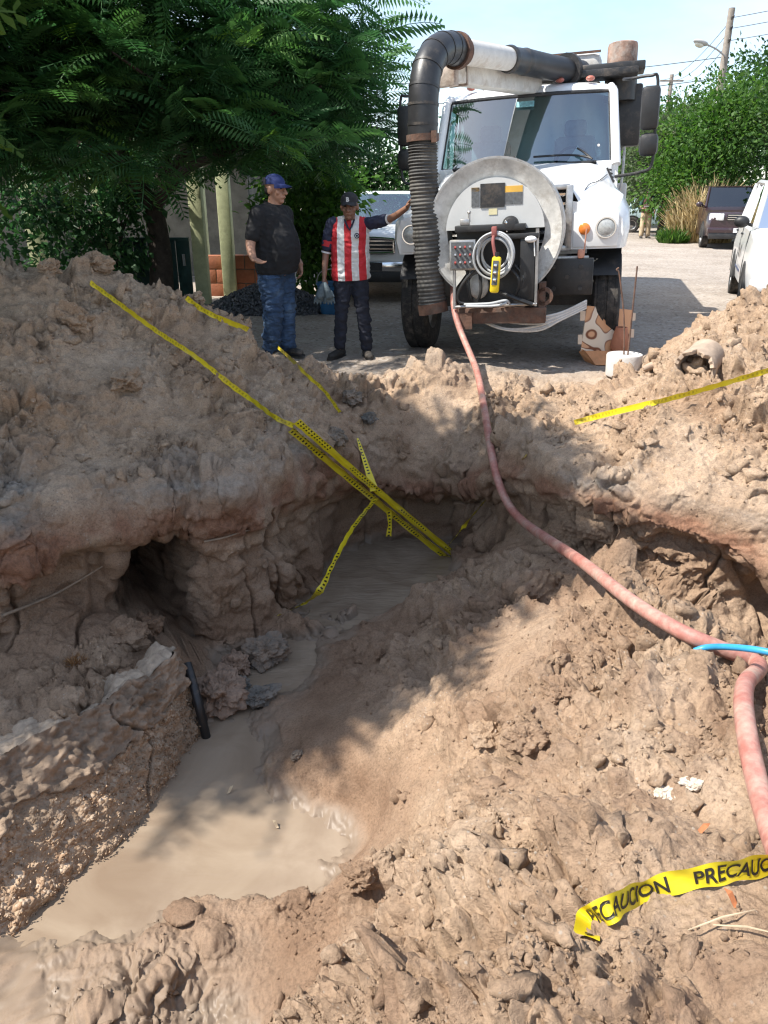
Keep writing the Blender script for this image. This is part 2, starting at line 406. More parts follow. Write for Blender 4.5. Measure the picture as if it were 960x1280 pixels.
def ground_base(xy):
    """base surface without clods -> positions, and masks"""
    n = len(xy); X, Y = xy[:, 0], xy[:, 1]
    p3 = np.stack([X, Y, np.zeros(n)], 1)
    sd, nx, ny = rim_sd(xy)
    sd = sd + .10*fbm(p3, .9, 2, 5)+.05*fbm(p3+7, .28, 2, 8)
    top = tps(TOP, xy)
    top = np.clip(top, -.6, 1.7)
    far = sstep(8.0, 9.4, np.hypot(X*.55, Y)+.15*perlin(p3, 1.1, 31))
    side = sstep(4.6, 6.5, np.abs(X))
    far = np.maximum(far, sstep(7.5, 9.5, Y))
    top = top*(1-far)+road_z(Y)*far
    top = np.where(np.abs(X) > 5, top*(1-.0*side), top)
    # wall profile: s = distance in from the rim
    s = -sd; w = 1.0-.50*np.exp(-((X-.05)/.85)**2-((Y-5.8)/.85)**2); t = np.clip(s/w, 0, 1)
    along = (X-TUN[0])*TDIR[1]-(Y-TUN[1])*TDIR[0]
    tun = np.exp(-(along/(.07+.17*np.clip(t*1.25, 0, 1)))**4)*((X-TUN[0])*TDIR[0]+(Y-TUN[1])*TDIR[1] > -1.2)*(np.hypot(X-TUN[0], Y-TUN[1]) < 1.4)
    und = .07+.13*(fbm(p3+3, .8, 2, 12)+.2)
    und = und+.20*np.exp(-(((X-.3)/.6)**2+((Y-6.0)/.7)**2)) + .34*np.exp(-(((X-2.3)/.55)**2+((Y-3.8)/.7)**2)) + .12*np.exp(-(((X+2.6)/.7)**2+((Y-3.7)/.8)**2))
    und = np.clip(und*(1-.75*np.exp(-(((X-1.15)/.35)**2+((Y-5.0)/.6)**2))), .0, .7)
    tunw = tun*sstep(.30, .42, t)
    und = und*(1-tun)+(1.6)*tun
    kt = [0, .08, .20, .27, .36, .80, .92, 1.0]
    din0 = np.interp(t, kt, [0, .05, .11, .09, .08, .12, .20, .34])
    dun = np.interp(t, kt, [0, 0, 0, .35, 1, .88, .45, 0])
    dun = dun*(1-tun)+np.interp(t, kt, [0, 0, 0, .0, .75, 1, 1, .2])*tun
    frac = np.interp(t, kt, [0, .07, .24, .31, .40, .86, .96, 1.0])
    frac = frac*(1-tun)+np.interp(t, kt, [0, .07, .24, .33, .46, .93, .99, 1.0])*tun
    D = np.where(s < 0, s, din0-dun*und)
    over = np.maximum(0, s-w)
    D = np.where(s > w, .34+over+(w-.34)*(1-np.exp(-over/.45)), D)
    shift = np.where(s > 0, s-D, 0)      # outward
    Xn = X+nx*shift; Yn = Y+ny*shift
    Fi = np.where(s > 0, s-np.maximum(D, .30), s-.30)
    flo = tps(FLOOR, np.stack([X+nx*Fi, Y+ny*Fi], 1))
    flo = flo*(1-sstep(5.5, 7.5, np.abs(X)))*(1-sstep(4, 6, -Y))
    for bx_, by_, bh_, ra, rb, an in LUMPS:
        u = (Xn-bx_)*math.cos(an)+(Yn-by_)*math.sin(an); v_ = -(Xn-bx_)*math.sin(an)+(Yn-by_)*math.cos(an)
        flo = flo+bh_*np.exp(-((u/ra)**2+(v_/rb)**2)**1.3)
    z = top*(1-frac)+flo*frac
    return np.stack([Xn, Yn, z], 1), dict(s=s, t=t, top=top, far=far, tun=tun, sd=sd)
# tessellation: rings round the place the pit is seen from, finest where the soil is nearest
_ang = np.concatenate([np.arange(-180, -62, 4.), np.arange(-62, -33, .5), np.arange(-33, 33, .092), np.arange(33, 62, .5), np.arange(62, 180, 4.)])
_rad = np.concatenate([np.geomspace(.35, .95, 10)[:-1], np.geomspace(.95, 3.5, 430), np.geomspace(3.5, 7.6, 470)[1:], np.geomspace(7.6, 9.6, 60)[1:], np.geomspace(9.6, 34, 90)[1:], np.geomspace(34, 900, 40)[1:]])
NA, NR = len(_ang), len(_rad)
AA, RR = np.meshgrid(np.radians(_ang), _rad)
XY = np.stack([(RR*np.sin(AA)).ravel(), (RR*np.cos(AA)).ravel()], 1)
tick('start')
BASE, GM = ground_base(XY)
tick('base')
B3 = BASE.reshape(NR, NA, 3)
dr = np.gradient(B3, axis=0); da = np.gradient(B3, axis=1)
NRM = np.cross(da, dr).reshape(-1, 3)
NRM /= (np.linalg.norm(NRM, axis=1, keepdims=True)+1e-12)
NRM[NRM[:, 2] < -.95] *= 1
Xb, Yb, Zb = BASE.T
dist = np.hypot(XY[:, 0], XY[:, 1])
inside = GM['s'] > 0; tw = GM['t']
wall = inside & (tw < .97)
# ---- how broken the soil is
rough = np.ones(len(Xb))
fl = inside & (tw >= .9)
rough = np.where(fl, .16+.84*sstep(-1.30, -.95, Zb), rough)
lumpm = np.zeros(len(Xb))
for bx_, by_, bh_, ra, rb, an in LUMPS:
    lumpm = np.maximum(lumpm, np.exp(-((Xb-bx_)**2+(Yb-by_)**2)/(1.6*max(ra, rb))**2))
rough = np.maximum(rough, np.where(fl, .75*lumpm, 0))
tramp = np.exp(-(((Xb+.12)/.52)**2+((Yb-3.45)/.75)**2)**1.5)
rough = rough*(1-.62*tramp)
rough = np.where(wall & (tw > .27), .55, rough)
rough = np.where(wall & (tw <= .27), .85, rough)
flat = GM['far']
backslope = np.exp(-(((Xb-.45)/.55)**2+((Yb-6.75)/.4)**2))
rough = rough*(1-.55*backslope)
leftslope = np.exp(-(((Xb+1.6)/1.0)**2+((Yb-5.3)/.55)**2))
rough = rough*(1-.35*leftslope)
roadflat = (~inside)*sstep(7.0, 8.0, Yb)*(1-sstep(.06, .22, Zb))*sstep(-1.6, -.6, Xb+ (Yb-8)*0.8)
flat = np.maximum(flat, roadflat*.9)
rough = rough*(1-flat*.96)
patch = fbm(np.stack([Xb, Yb, Zb], 1), .75, 3, 40)
rough = rough*np.clip(.78+1.1*patch, .22, 1.35)
P3 = np.stack([Xb, Yb, Zb*1.15], 1)
near_sel = (dist < 14) & (np.abs(AA.ravel()) < R(63))
disp = np.zeros(len(Xb), np.float32); crev = np.zeros(len(Xb), np.float32)
q = P3[near_sel]; rg = rough[near_sel]
wq = q+.05*np.stack([perlin(q, .16, 61), perlin(q, .16, 62), perlin(q, .16, 63)], 1)
b1 = billow(wq, .50, 2, 3)-.30
f1, f2, cid = worley(wq, .17, 4)
c1 = np.clip((f2-f1)*1.3, 0, .5)*(.25+cid)
f1b, f2b, cidb = worley(wq, .072, 9)
c2 = np.clip((f2b-f1b)*2.4, 0, 1)*(.15+cidb*.75)*(.6+.4*np.clip(1-f1b, 0, 1))
f1c, f2c, cidc = worley(wq, .033, 15)
c3 = np.clip((f2c-f1c)*2.2, 0, 1)*(.1+cidc*.8)
cl = sstep(-.15, .28, fbm(q, .6, 3, 70))
cl2 = sstep(-.2, .25, fbm(q, .33, 3, 77))
fine = billow(q, .055, 3, 21)-.25
d = 1.22*rg*(.17*b1+.165*c1*cl+.056*c2*(.35+.65*cl2)+.024*c3*(.4+.6*cl2)+.022*fine) + .008*fbm(q, .026, 3, 90, .7)*(.3+.7*np.minimum(rg, 1))
d += .05*fbm(q, .6, 2, 44)*(1-flat[near_sel])*(rg > .05)
sh_ = np.exp(-((q[:, 2]/1.15-WATER_Z)/.06)**2)*inside[near_sel]
d += sh_*(.030*fbm(q, .22, 4, 301)+.012*fbm(q, .05, 2, 302))
# wheel-worn, lightly rippled road
d += flat[near_sel]*(.012*fbm(q, .8, 3, 50)+.004*fbm(q, .09, 2, 51))
disp[near_sel] = d
fade = 1-.97*sstep(12, 14, dist)
POS = BASE+NRM*(disp*fade)[:, None]
tick('clods')
# craggy sideways breakage, so clods overhang a little
wv = np.stack([perlin(q, .075, 201), perlin(q, .075, 202), perlin(q, .075, 203)], 1)*.024+np.stack([perlin(q, .03, 204), perlin(q, .03, 205), perlin(q, .03, 206)], 1)*.014
POS[near_sel] += wv*(np.clip(rg, 0, 1.2)*fade[near_sel])[:, None]
POS[dist > 13, 2] += (.05*fbm(P3[dist > 13], 5., 2, 6)*np.minimum(1, (dist[dist > 13]-13)/8))
# vertical cracks and horizontal bedding in the cut faces
wm = wall & near_sel & (tw > .22)
bed = np.zeros(len(Xb)); crk = np.exp(-(perlin(np.stack([Xb[wm], Yb[wm], Zb[wm]*.22], 1)+9, .42, 66)/.035)**2); bed[wm] = -.07*crk*(Xb[wm] < 3)+.036*(perlin(np.stack([Xb[wm]*.25, Yb[wm]*.25, Zb[wm]], 1), .085, 8))+.03*(np.abs(perlin(np.stack([Xb[wm], Yb[wm], Zb[wm]*.35], 1), .21, 18))-.2)
POS += NRM*bed[:, None]
# ---- soil kinds (real material differences)
top_rel = GM['top']-Zb
crust = np.where(wall | ((GM['sd'] > -.02) & (GM['sd'] < .16)), np.exp(-((tw-.05)/.05)**2), 0)*sstep(.12, -.05, Yb-5.6)
red = np.where(wall, np.exp(-((tw-.19)/.075)**2), 0)*np.where(Xb < 0, 1.0, .75)
leftgrey = np.exp(-(((Xb+2.1)/.55)**2+((Yb-4.25)/.28)**2))*(~inside)
crust = np.clip(crust*.9+leftgrey*.8, 0, 1)*(.55+.9*patch)
red = np.clip(red*(.95+1.3*fbm(P3, .30, 3, 33)), 0, .8)
hum = np.where(inside, sstep(-.75, -1.2, POS[:, 2]), 0)
hum = np.maximum(hum, np.where(wall & (tw > .34), .46, 0))
clm = np.zeros(len(Xb)); clm[near_sel] = cl*np.clip(c1*1.6+c2*.5, 0, 1)
hum = np.maximum(hum, np.where(inside & (tw >= .9), np.clip(.95*clm*sstep(-.9, -.3, Zb)*(.35+1.4*np.abs(fbm(P3, .7, 2, 24))), 0, .75), 0))
moist = np.exp(-(((Xb-.62)/.45)**2+((Yb-3.0)/.55)**2))+np.exp(-(((Xb-1.0)/.7)**2+((Yb-3.9)/.5)**2))
hum = np.maximum(hum, np.where(inside, np.clip(moist*(.35+1.5*clm), 0, .8), 0))
hum = np.clip(hum+.35*fbm(P3, .5, 3, 22)*np.where(inside, 1, .6)+.12*inside, 0, 1)*(1-flat)
wet = np.where(inside, sstep(WATER_Z+.10, WATER_Z+.02, POS[:, 2]+.03*fbm(P3, .3, 3, 23)), 0)*(Yb < 7)
wet = np.maximum(wet, np.where(inside, np.exp(-(((Xb+1.05)/.62)**2+((Yb-1.98)/.42)**2)**1.5)*sstep(-1.05, -1.2, POS[:, 2])*.85, 0))
GATTR = np.stack([flat, np.clip(hum, 0, 1), red, np.clip(crust, 0, 1)], 1)
idx = np.arange(NR*NA).reshape(NR, NA)
nxt = np.roll(idx, -1, 1)
FACES = np.stack([idx[:-1], nxt[:-1], nxt[1:], idx[1:]], -1).reshape(-1, 4)
c0 = len(POS)
POS = np.concatenate([POS, [[0, 0, .05]]]); GATTR = np.concatenate([GATTR, [[0, 0, 0, 0]]]); wet = np.concatenate([wet, [0]])

tick('pos')
def soil_material():
    m, nt, b = new_mat('soil'); L = nt.links
    a = N(nt, 'ShaderNodeAttribute', attribute_name='soil'); sep = N(nt, 'ShaderNodeSeparateColor')
    L.new(a.outputs['Color'], sep.inputs['Color'])
    aw = N(nt, 'ShaderNodeAttribute', attribute_name='wet')
    tcn = N(nt, 'ShaderNodeTexCoord'); O = tcn.outputs['Object']
    def noise(s, d=6., r=.6, off=0):
        mp_ = N(nt, 'ShaderNodeMapping'); mp_.inputs['Location'].default_value = (off, off*.7, off*.3)
        n = N(nt, 'ShaderNodeTexNoise', i_Scale=s, i_Detail=d, i_Roughness=r); L.new(O, mp_.inputs['Vector']); L.new(mp_.outputs['Vector'], n.inputs['Vector']); return n.outputs['Fac']
    def mixc(f, c1, c2, mode='MIX'):
        n = N(nt, 'ShaderNodeMixRGB', blend_type=mode)
        for k, v in (('Fac', f), ('Color1', c1), ('Color2', c2)):
            if hasattr(v, 'is_linked') or hasattr(v, 'links'): L.new(v, n.inputs[k])
            else: n.inputs[k].default_value = v if not hasattr(v, '__len__') else (*v, 1)
        return n.outputs['Color']
    def rp(f, stops):
        r = ramp(nt, stops); L.new(f, r.inputs['Fac']); return r.outputs['Color']
    big = rp(noise(1.7, 5), [(.3, (.335, .222, .143)), (.5, (.42, .297, .200)), (.72, (.485, .364, .264))])
    med = rp(noise(9, 7, .7, 3), [(.25, .55), (.5, .98), (.8, 1.2)])
    dry = mixc(1.0, big, med, 'MULTIPLY')
    fineg = rp(noise(85, 4, .7, 8), [(.25, .58), (.5, 1.0), (.75, 1.22)])
    dry = mixc(1.0, dry, fineg, 'MULTIPLY')
    # pale stones and dark grit
    vo = N(nt, 'ShaderNodeTexVoronoi', i_Scale=70.); L.new(O, vo.inputs['Vector'])
    sp = N(nt, 'ShaderNodeSeparateColor'); L.new(vo.outputs['Color'], sp.inputs['Color'])
    sdm = N(nt, 'ShaderNodeMath', operation='MULTIPLY'); L.new(rp(vo.outputs['Distance'], [(.22, 1.), (.38, 0.)]), sdm.inputs[0]); L.new(rp(sp.outputs['Red'], [(.90, 0.), (.93, .6)]), sdm.inputs[1]); stone = sdm.outputs[0]
    dry = mixc(stone, dry, (.50, .45, .39))
    gdm = N(nt, 'ShaderNodeMath', operation='MULTIPLY'); L.new(rp(vo.outputs['Distance'], [(.18, 1.), (.32, 0.)]), gdm.inputs[0]); L.new(rp(sp.outputs['Green'], [(.93, 0.), (.95, .7)]), gdm.inputs[1]); grit = gdm.outputs[0]
    dry = mixc(grit, dry, (.12, .09, .075))
    damp = mixc(1.0, rp(noise(3.1, 6, .65, 5), [(.3, (.205, .125, .078)), (.55, (.29, .190, .124)), (.75, (.34, .240, .166))]), fineg, 'MULTIPLY')
    c = mixc(sep.outputs['Green'], dry, damp)
    redc = mixc(1.0, rp(noise(22, 6, .7, 2), [(.3, (.16, .070, .042)), (.55, (.27, .130, .078)), (.8, (.38, .24, .155))]), fineg, 'MULTIPLY')
    c = mixc(sep.outputs['Blue'], c, redc)
    cruc = rp(noise(30, 7, .75, 4), [(.3, (.13, .115, .10)), (.5, (.29, .265, .235)), (.8, (.44, .405, .36))])
    c = mixc(a.outputs['Alpha'], c, cruc)
    # beaten earth road: grey-buff, stony
    vr = N(nt, 'ShaderNodeTexVoronoi', i_Scale=26.); L.new(O, vr.inputs['Vector'])
    svr = N(nt, 'ShaderNodeSeparateColor'); L.new(vr.outputs['Color'], svr.inputs['Color'])
    rc = mixc(1.0, rp(noise(.9, 8, .7, 9), [(.3, (.30, .25, .205)), (.55, (.41, .35, .295)), (.75, (.48, .42, .36))]), rp(noise(34, 5, .75, 1), [(.25, .62), (.55, 1.0), (.8, 1.2)]), 'MULTIPLY')
    rc = mixc(rp(svr.outputs['Red'], [(.86, 0.), (.9, .6)]), rc, (.46, .43, .39))
    rc = mixc(rp(svr.outputs['Green'], [(.9, 0.), (.93, .6)]), rc, (.15, .13, .115))
    c = mixc(sep.outputs['Red'], c, rc)
    c = mixc(aw.outputs['Fac'], c, mixc(noise(5, 5, .6, 6), (.155, .112, .080), (.25, .195, .145)))
    L.new(c, b.inputs['Base Color'])
    rg_ = N(nt, 'ShaderNodeMath', operation='MULTIPLY_ADD'); rg_.inputs[1].default_value = -.48; rg_.inputs[2].default_value = .93
    L.new(aw.outputs['Fac'], rg_.inputs[0]); L.new(rg_.outputs[0], b.inputs['Roughness'])
    b.inputs['Specular IOR Level'].default_value = .25
    h1 = noise(55, 8, .72, 1); h2 = noise(240, 5, .7, 2)
    ad = N(nt, 'ShaderNodeMath', operation='MULTIPLY_ADD'); ad.inputs[1].default_value = .35; L.new(h2, ad.inputs[0]); L.new(h1, ad.inputs[2])
    iw = N(nt, 'ShaderNodeMath', operation='MULTIPLY_ADD'); iw.inputs[1].default_value = -.7; iw.inputs[2].default_value = .75
    L.new(aw.outputs['Fac'], iw.inputs[0])
    bp = N(nt, 'ShaderNodeBump', i_Distance=.028); L.new(iw.outputs[0], bp.inputs['Strength'])
    L.new(ad.outputs[0], bp.inputs['Height']); L.new(bp.outputs['Normal'], b.inputs['Normal'])
    return m
M_SOIL = soil_material()
ground = raw_mesh('ground', POS, FACES, M_SOIL, smooth=False, attrs={'soil': GATTR, 'wet': wet})
tag(ground, kind='structure')
# cap of the innermost ring, under the viewer's feet
_bm = bmesh.new(); _bm.from_mesh(ground.data); _bm.verts.ensure_lookup_table()
_bm.faces.new([_bm.verts[i] for i in range(NA-1, -1, -1)])
_bm.normal_update(); _bm.to_mesh(ground.data); _bm.free()

bpy.context.view_layer.update()
_DG = bpy.context.evaluated_depsgraph_get()
def _cast(o, d):
    ok, loc, nrm, _ = ground.ray_cast(Vector(o), Vector(d), depsgraph=_DG)
    return (loc, nrm) if ok else (None, None)
def drop(x, y, z0=4.0):
    """height of the soil below (x, y, z0)"""
    h, n = _cast((x, y, z0), (0, 0, -1))
    return (h.z, n) if h is not None else (0.0, Vector((0, 0, 1)))
def hit(px, py):
    """where the view direction of a photo pixel meets the soil"""
    h, n = _cast((0, 0, CAM_H), ray(px, py).normalized())
    return (h, n) if h is not None else (atz(px, py, 0), Vector((0, 0, 1)))

tick('groundmesh')
# ------------------------------------------------------------------ muddy water
def water_material():
    m, nt, b = new_mat('muddy_water'); L = nt.links
    tcn = N(nt, 'ShaderNodeTexCoord')
    n1 = N(nt, 'ShaderNodeTexNoise', i_Scale=2.2, i_Detail=5., i_Distortion=1.2); L.new(tcn.outputs['Object'], n1.inputs['Vector'])
    r1 = ramp(nt, [(.3, (.205, .150, .105)), (.55, (.265, .205, .148)), (.75, (.315, .25, .185))]); L.new(n1.outputs['Fac'], r1.inputs['Fac'])
    L.new(r1.outputs['Color'], b.inputs['Base Color'])
    b.inputs['Roughness'].default_value = .13; b.inputs['IOR'].default_value = 1.33
    mpp = N(nt, 'ShaderNodeMapping'); mpp.inputs['Rotation'].default_value = (0, 0, R(35)); mpp.inputs['Scale'].default_value = (2.5, 9, 1); L.new(tcn.outputs['Object'], mpp.inputs['Vector'])
    n2 = N(nt, 'ShaderNodeTexNoise', i_Scale=2., i_Detail=3., i_Distortion=.8); L.new(mpp.outputs['Vector'], n2.inputs['Vector'])
    a = N(nt, 'ShaderNodeAttribute', attribute_name='flow')
    st = N(nt, 'ShaderNodeMath', operation='MULTIPLY_ADD'); st.inputs[1].default_value = .30; st.inputs[2].default_value = .035; L.new(a.outputs['Fac'], st.inputs[0])
    bp = N(nt, 'ShaderNodeBump', i_Distance=.05); L.new(st.outputs[0], bp.inputs['Strength']); L.new(n2.outputs['Fac'], bp.inputs['Height']); L.new(bp.outputs['Normal'], b.inputs['Normal'])
    return m
nx_, ny_ = 160, 200
gx, gy = np.meshgrid(np.linspace(-2.75, 1.4, nx_), np.linspace(1.25, 7.3, ny_))
wp = np.stack([gx.ravel(), gy.ravel(), np.zeros(gx.size)], 1)
flow = np.clip(sstep(4.0, 4.35, wp[:, 1])*.9, 0, 1)
wz = WATER_Z+flow*.012*fbm(wp*np.array([1, 1, 1]), .22, 3, 3)
wid = np.arange(nx_*ny_).reshape(ny_, nx_)
wf = np.stack([wid[:-1, :-1], wid[:-1, 1:], wid[1:, 1:], wid[1:, :-1]], -1).reshape(-1, 4)
water = raw_mesh('water', np.stack([wp[:, 0], wp[:, 1], wz], 1), wf, water_material(), attrs={'flow': flow})
tag(water, kind='structure')

# ================================================================== IN THE PIT
rng = np.random.default_rng(11); random.seed(5)
# ---- loose clods of soil lying on the heaps: nobody could count them
def ico(sub, seed, sq=.75):
    bm = bmesh.new(); bmesh.ops.create_icosphere(bm, subdivisions=sub, radius=1)
    v = np.array([x.co[:] for x in bm.verts]); f = np.array([[y.index for y in x.verts] for x in bm.faces]); bm.free()
    n = perlin(v+seed*7.3, 1.1, seed)*.75+perlin(v+seed*3.1, .5, seed+9)*.45
    v = v*(1+n)[:, None]*np.array([1, rng.uniform(.7, 1), sq]); return v, f
def chunk(seed, npts, cuts):
    """angular lump of broken soil"""
    r_ = np.random.default_rng(seed); bm = bmesh.new()
    for k in range(npts):
        d_ = r_.normal(size=3); d_ /= np.linalg.norm(d_); bm.verts.new(d_*r_.uniform(.6, 1.15)*np.array([1, .8, .62]))
    bmesh.ops.convex_hull(bm, input=bm.verts)
    for v_ in [v_ for v_ in bm.verts if not v_.link_faces]: bm.verts.remove(v_)
    bmesh.ops.triangulate(bm, faces=bm.faces)
    if cuts:
        bmesh.ops.subdivide_edges(bm, edges=bm.edges, cuts=cuts, use_grid_fill=True); bmesh.ops.triangulate(bm, faces=bm.faces)
    bm.verts.index_update()
    v = np.array([x.co[:] for x in bm.verts]); f = np.array([[y.index for y in x.verts] for x in bm.faces]); bm.free()
    if cuts: v = v*(1+.42*perlin(v+seed, .55, seed)+.25*perlin(v, .22, seed+4))[:, None]
    return v, f
T1 = [chunk(i, 13, 1) for i in range(10)]; T0s = [chunk(i+30, 9, 0) for i in range(10)]
def rotm(a, b, c):
    return np.array(Euler((a, b, c)).to_matrix())
pr = np.clip(rough, 0, 1.2)**1.5*(dist > 1.0)*(dist < 9.5)*(np.abs(AA.ravel()) < R(36))*(wall*.12+(~wall))*(POS[:-1, 2] > WATER_Z+.02)
pr = pr*np.clip(.35+1.6*sstep(-.1, .3, fbm(P3, .45, 2, 101)), .2, 2)
pr = pr+.012*flat*(dist < 9.5)*(Yb < 9)
_tp = np.array([hit(*a)[0][:2] for a in [(735, 1165), (760, 1145), (800, 1122), (850, 1108), (905, 1098), (960, 1088), (1010, 1080)]])
for _a, _b in zip(_tp[:-1], _tp[1:]):
    for _k in np.linspace(0, 1, 5): _c = _a+(_b-_a)*_k; pr[(POS[:-1, 0]-_c[0])**2+(POS[:-1, 1]-_c[1])**2 < .075**2] = 0
pr /= pr.sum()
def scatter(n, lo, hi, power, temps, sink):
    ids = rng.choice(len(pr), n, p=pr); V = []; Fc = []; A = []; W = []; b = 0
    for i in ids:
        s_ = lo*(hi/lo)**(rng.random()**power)
        s_ = s_*(.6+.4*min(dist[i]/3.0, 1.6))*(1-.6*flat[i])
        v, f = temps[rng.integers(len(temps))]
        m = rotm(*rng.uniform(0, 6.28, 3)); vv = (v*s_)@m.T+POS[i]+NRM[i]*s_*sink
        V.append(vv); Fc.append(f+b); b += len(v)
        g = GATTR[i].copy(); g[0] *= .6; A.append(np.repeat(g[None], len(v), 0)); W.append(np.full(len(v), wet[i]))
    return np.concatenate(V), np.concatenate(Fc), np.concatenate(A), np.concatenate(W)
cl1 = scatter(3200, .010, .085, 2.6, T1, -.05)
cl2_ = scatter(19000, .0028, .017, 1.4, T0s, .2)
cv = np.concatenate([cl1[0], cl2_[0]]); cf = np.concatenate([cl1[1], cl2_[1]+len(cl1[0])])
clods = raw_mesh('soil_clods', cv, cf, M_SOIL, attrs={'soil': np.concatenate([cl1[2], cl2_[2]]), 'wet': np.concatenate([cl1[3], cl2_[3]])}, smooth=False)
tag(clods, 'loose crumbled soil clods strewn over the brown spoil heaps', 'soil clods', kind='stuff')

# ---- stones one can pick out
M_STONE = mat('grey_stone', (.155, .13, .105), .9, .3, 14, .5, 70, dirt=.7, dirtcol=(.25, .175, .12))
M_STONE2 = mat('brown_boulder', (.25, .17, .12), .85, .3, 11, .6, 60, dirt=.45, dirtcol=(.16, .12, .095))
M_BLUE = mat('bluish_stone', (.125, .115, .10), .8, .25, 12, .4, 60, dirt=.5, dirtcol=(.22, .165, .12))
def stone(name, px, py, size, label, m, sink=.3, seed=0, z=None, sq=(1, .8, .7), cat='stone'):
    p, nrm = hit(px, py) if z is None else (atz(px, py, z), Vector((0, 0, 1)))
    bm = bmesh.new(); bmesh.ops.create_icosphere(bm, subdivisions=5, radius=1)
    v = np.array([x.co[:] for x in bm.verts])
    k = 1+.04*np.clip((lambda w_: (w_[1]-w_[0])*2)(worley(v+seed, .30, seed+7)), 0, 1)+.03*perlin(v, .07, seed+8)+.5*perlin(v+seed*3.7, .9, seed)+.34*perlin(v+seed, .38, seed+3)+.16*perlin(v, .15, seed+5)
    fl_ = worley(v+seed*1.3, .8, seed)[1]; k = k-.12*np.clip(.6-fl_, 0, 1)
    v = v*k[:, None]*np.array(sq)*size
    for x, c in zip(bm.verts, v): x.co = c
    me = bpy.data.meshes.new(name); bm.to_mesh(me); bm.free()
    me.materials.append(m)
    if m is M_SOIL:
        i_ = int(np.argmin(((POS[:-1]-np.array(p))**2).sum(1))); g_ = GATTR[i_]
        a_ = me.attributes.new('soil', 'FLOAT_COLOR', 'POINT'); a_.data.foreach_set('color', np.tile(np.array([0, g_[1], 0, 0], np.float32), len(me.vertices)))
        a_ = me.attributes.new('wet', 'FLOAT', 'POINT'); a_.data.foreach_set('value', np.zeros(len(me.vertices), np.float32))
    o = bpy.data.objects.new(name, me); COL.objects.link(o)
    o.location = p+Vector((0, 0, size*sq[2]*(1-2*sink)*.6)); o.rotation_euler = (0, 0, seed*1.7)
    return tag(o, label, cat, 'stones lying in and round the pit')
stone('boulder', 275, 872, .17, 'brown and grey boulder where the muddy stream narrows beside the black pipe', M_STONE2, .2, 1, z=-1.27, cat='boulder')
stone('stone', 333, 822, .15, 'grey cement-crusted stone standing in the muddy stream', M_STONE, .2, 2, z=-1.28)
stone('stone', 296, 835, .11, 'reddish stone leaning on the grey cement-crusted stone in the stream', M_STONE2, .2, 3, z=-1.27)
stone('stone', 327, 872, .085, 'smooth bluish grey stone on the stream bank by the boulder', M_BLUE, .25, 4, z=-1.25, sq=(1.2, .8, .6))
stone('stone', 300, 856, .06, 'small dark blue stone between the boulder and the stream', M_BLUE, .25, 5, z=-1.27)
stone('clod', 122, 336, .13, 'largest clod on the crest of the heap by the tree', M_SOIL, .1, 6, cat='clod')
stone('clod', 62, 340, .09, 'rounded clod on the crest of the heap under the left tree', M_SOIL, .1, 7, cat='clod')
stone('clod', 245, 378, .08, 'sunlit clod on the heap edge beside the yellow tape', M_SOIL, .1, 8, cat='clod')
stone('clod', 92, 405, .14, 'big flat lump of soil half way up the shaded heap', M_SOIL, .3, 9, cat='clod', sq=(1, .6, .8))
stone('clod', 160, 478, .12, 'pale flat lump of soil low on the shaded heap', M_SOIL, .35, 10, cat='clod', sq=(1.2, .7, .6))
stone('clod', 475, 840-20, .05, 'dark clod on the trampled mound in the pit', M_SOIL, .2, 12, cat='clod')
stone('clod', 655, 930, .075, 'cracked brown clod with deep shadows on the near mound', M_SOIL, .25, 13, cat='clod')
stone('clod', 610, 925, .085, 'rounded clod next to the cracked clod on the near mound', M_SOIL, .25, 14, cat='clod')
stone('clod', 455, 1100, .075, 'grey clod on top of the crumbly lump by the pool', M_SOIL, .15, 15, cat='clod')
stone('clod', 700, 870, .075, 'pale smooth-sided clod on the near mound', M_SOIL, .25, 16, cat='clod')
stone('clod', 186, 786, .11, 'muddy clod lying in the mouth of the tunnel', M_SOIL, .3, 25, cat='clod')
stone('clod', 160, 800, .12, 'broken clod between the slab and the tunnel mouth', M_SOIL, .3, 26, cat='clod')
stone('stone', 372, 945, .035, 'small grey pebble at the edge of the trampled mud', M_STONE, .3, 17)
stone('stone', 440, 500, .09, 'dark grey stone in the rim of the back wall', M_STONE, .25, 18)
stone('stone', 460, 525, .075, 'light grey stone below the rim of the back wall', M_BLUE, .25, 19)
stone('stone', 418, 548, .10, 'grey broken asphalt lump above the yellow tape bundle', M_STONE, .3, 20)
M_PALE = mat('lime', (.56, .51, .44), .9, .2, 40, .5, 90, dirt=.75, dirtcol=(.4, .31, .23))
stone('lime_lump', 830, 990, .036, 'white lime lump crushed into the near mound', M_PALE, .42, 21, sq=(1.2, .8, .5), cat='lime')
stone('lime_lump', 865, 980, .03, 'smaller white lime lump beside the first on the near mound', M_PALE, .42, 22, sq=(1.2, .7, .5), cat='lime')

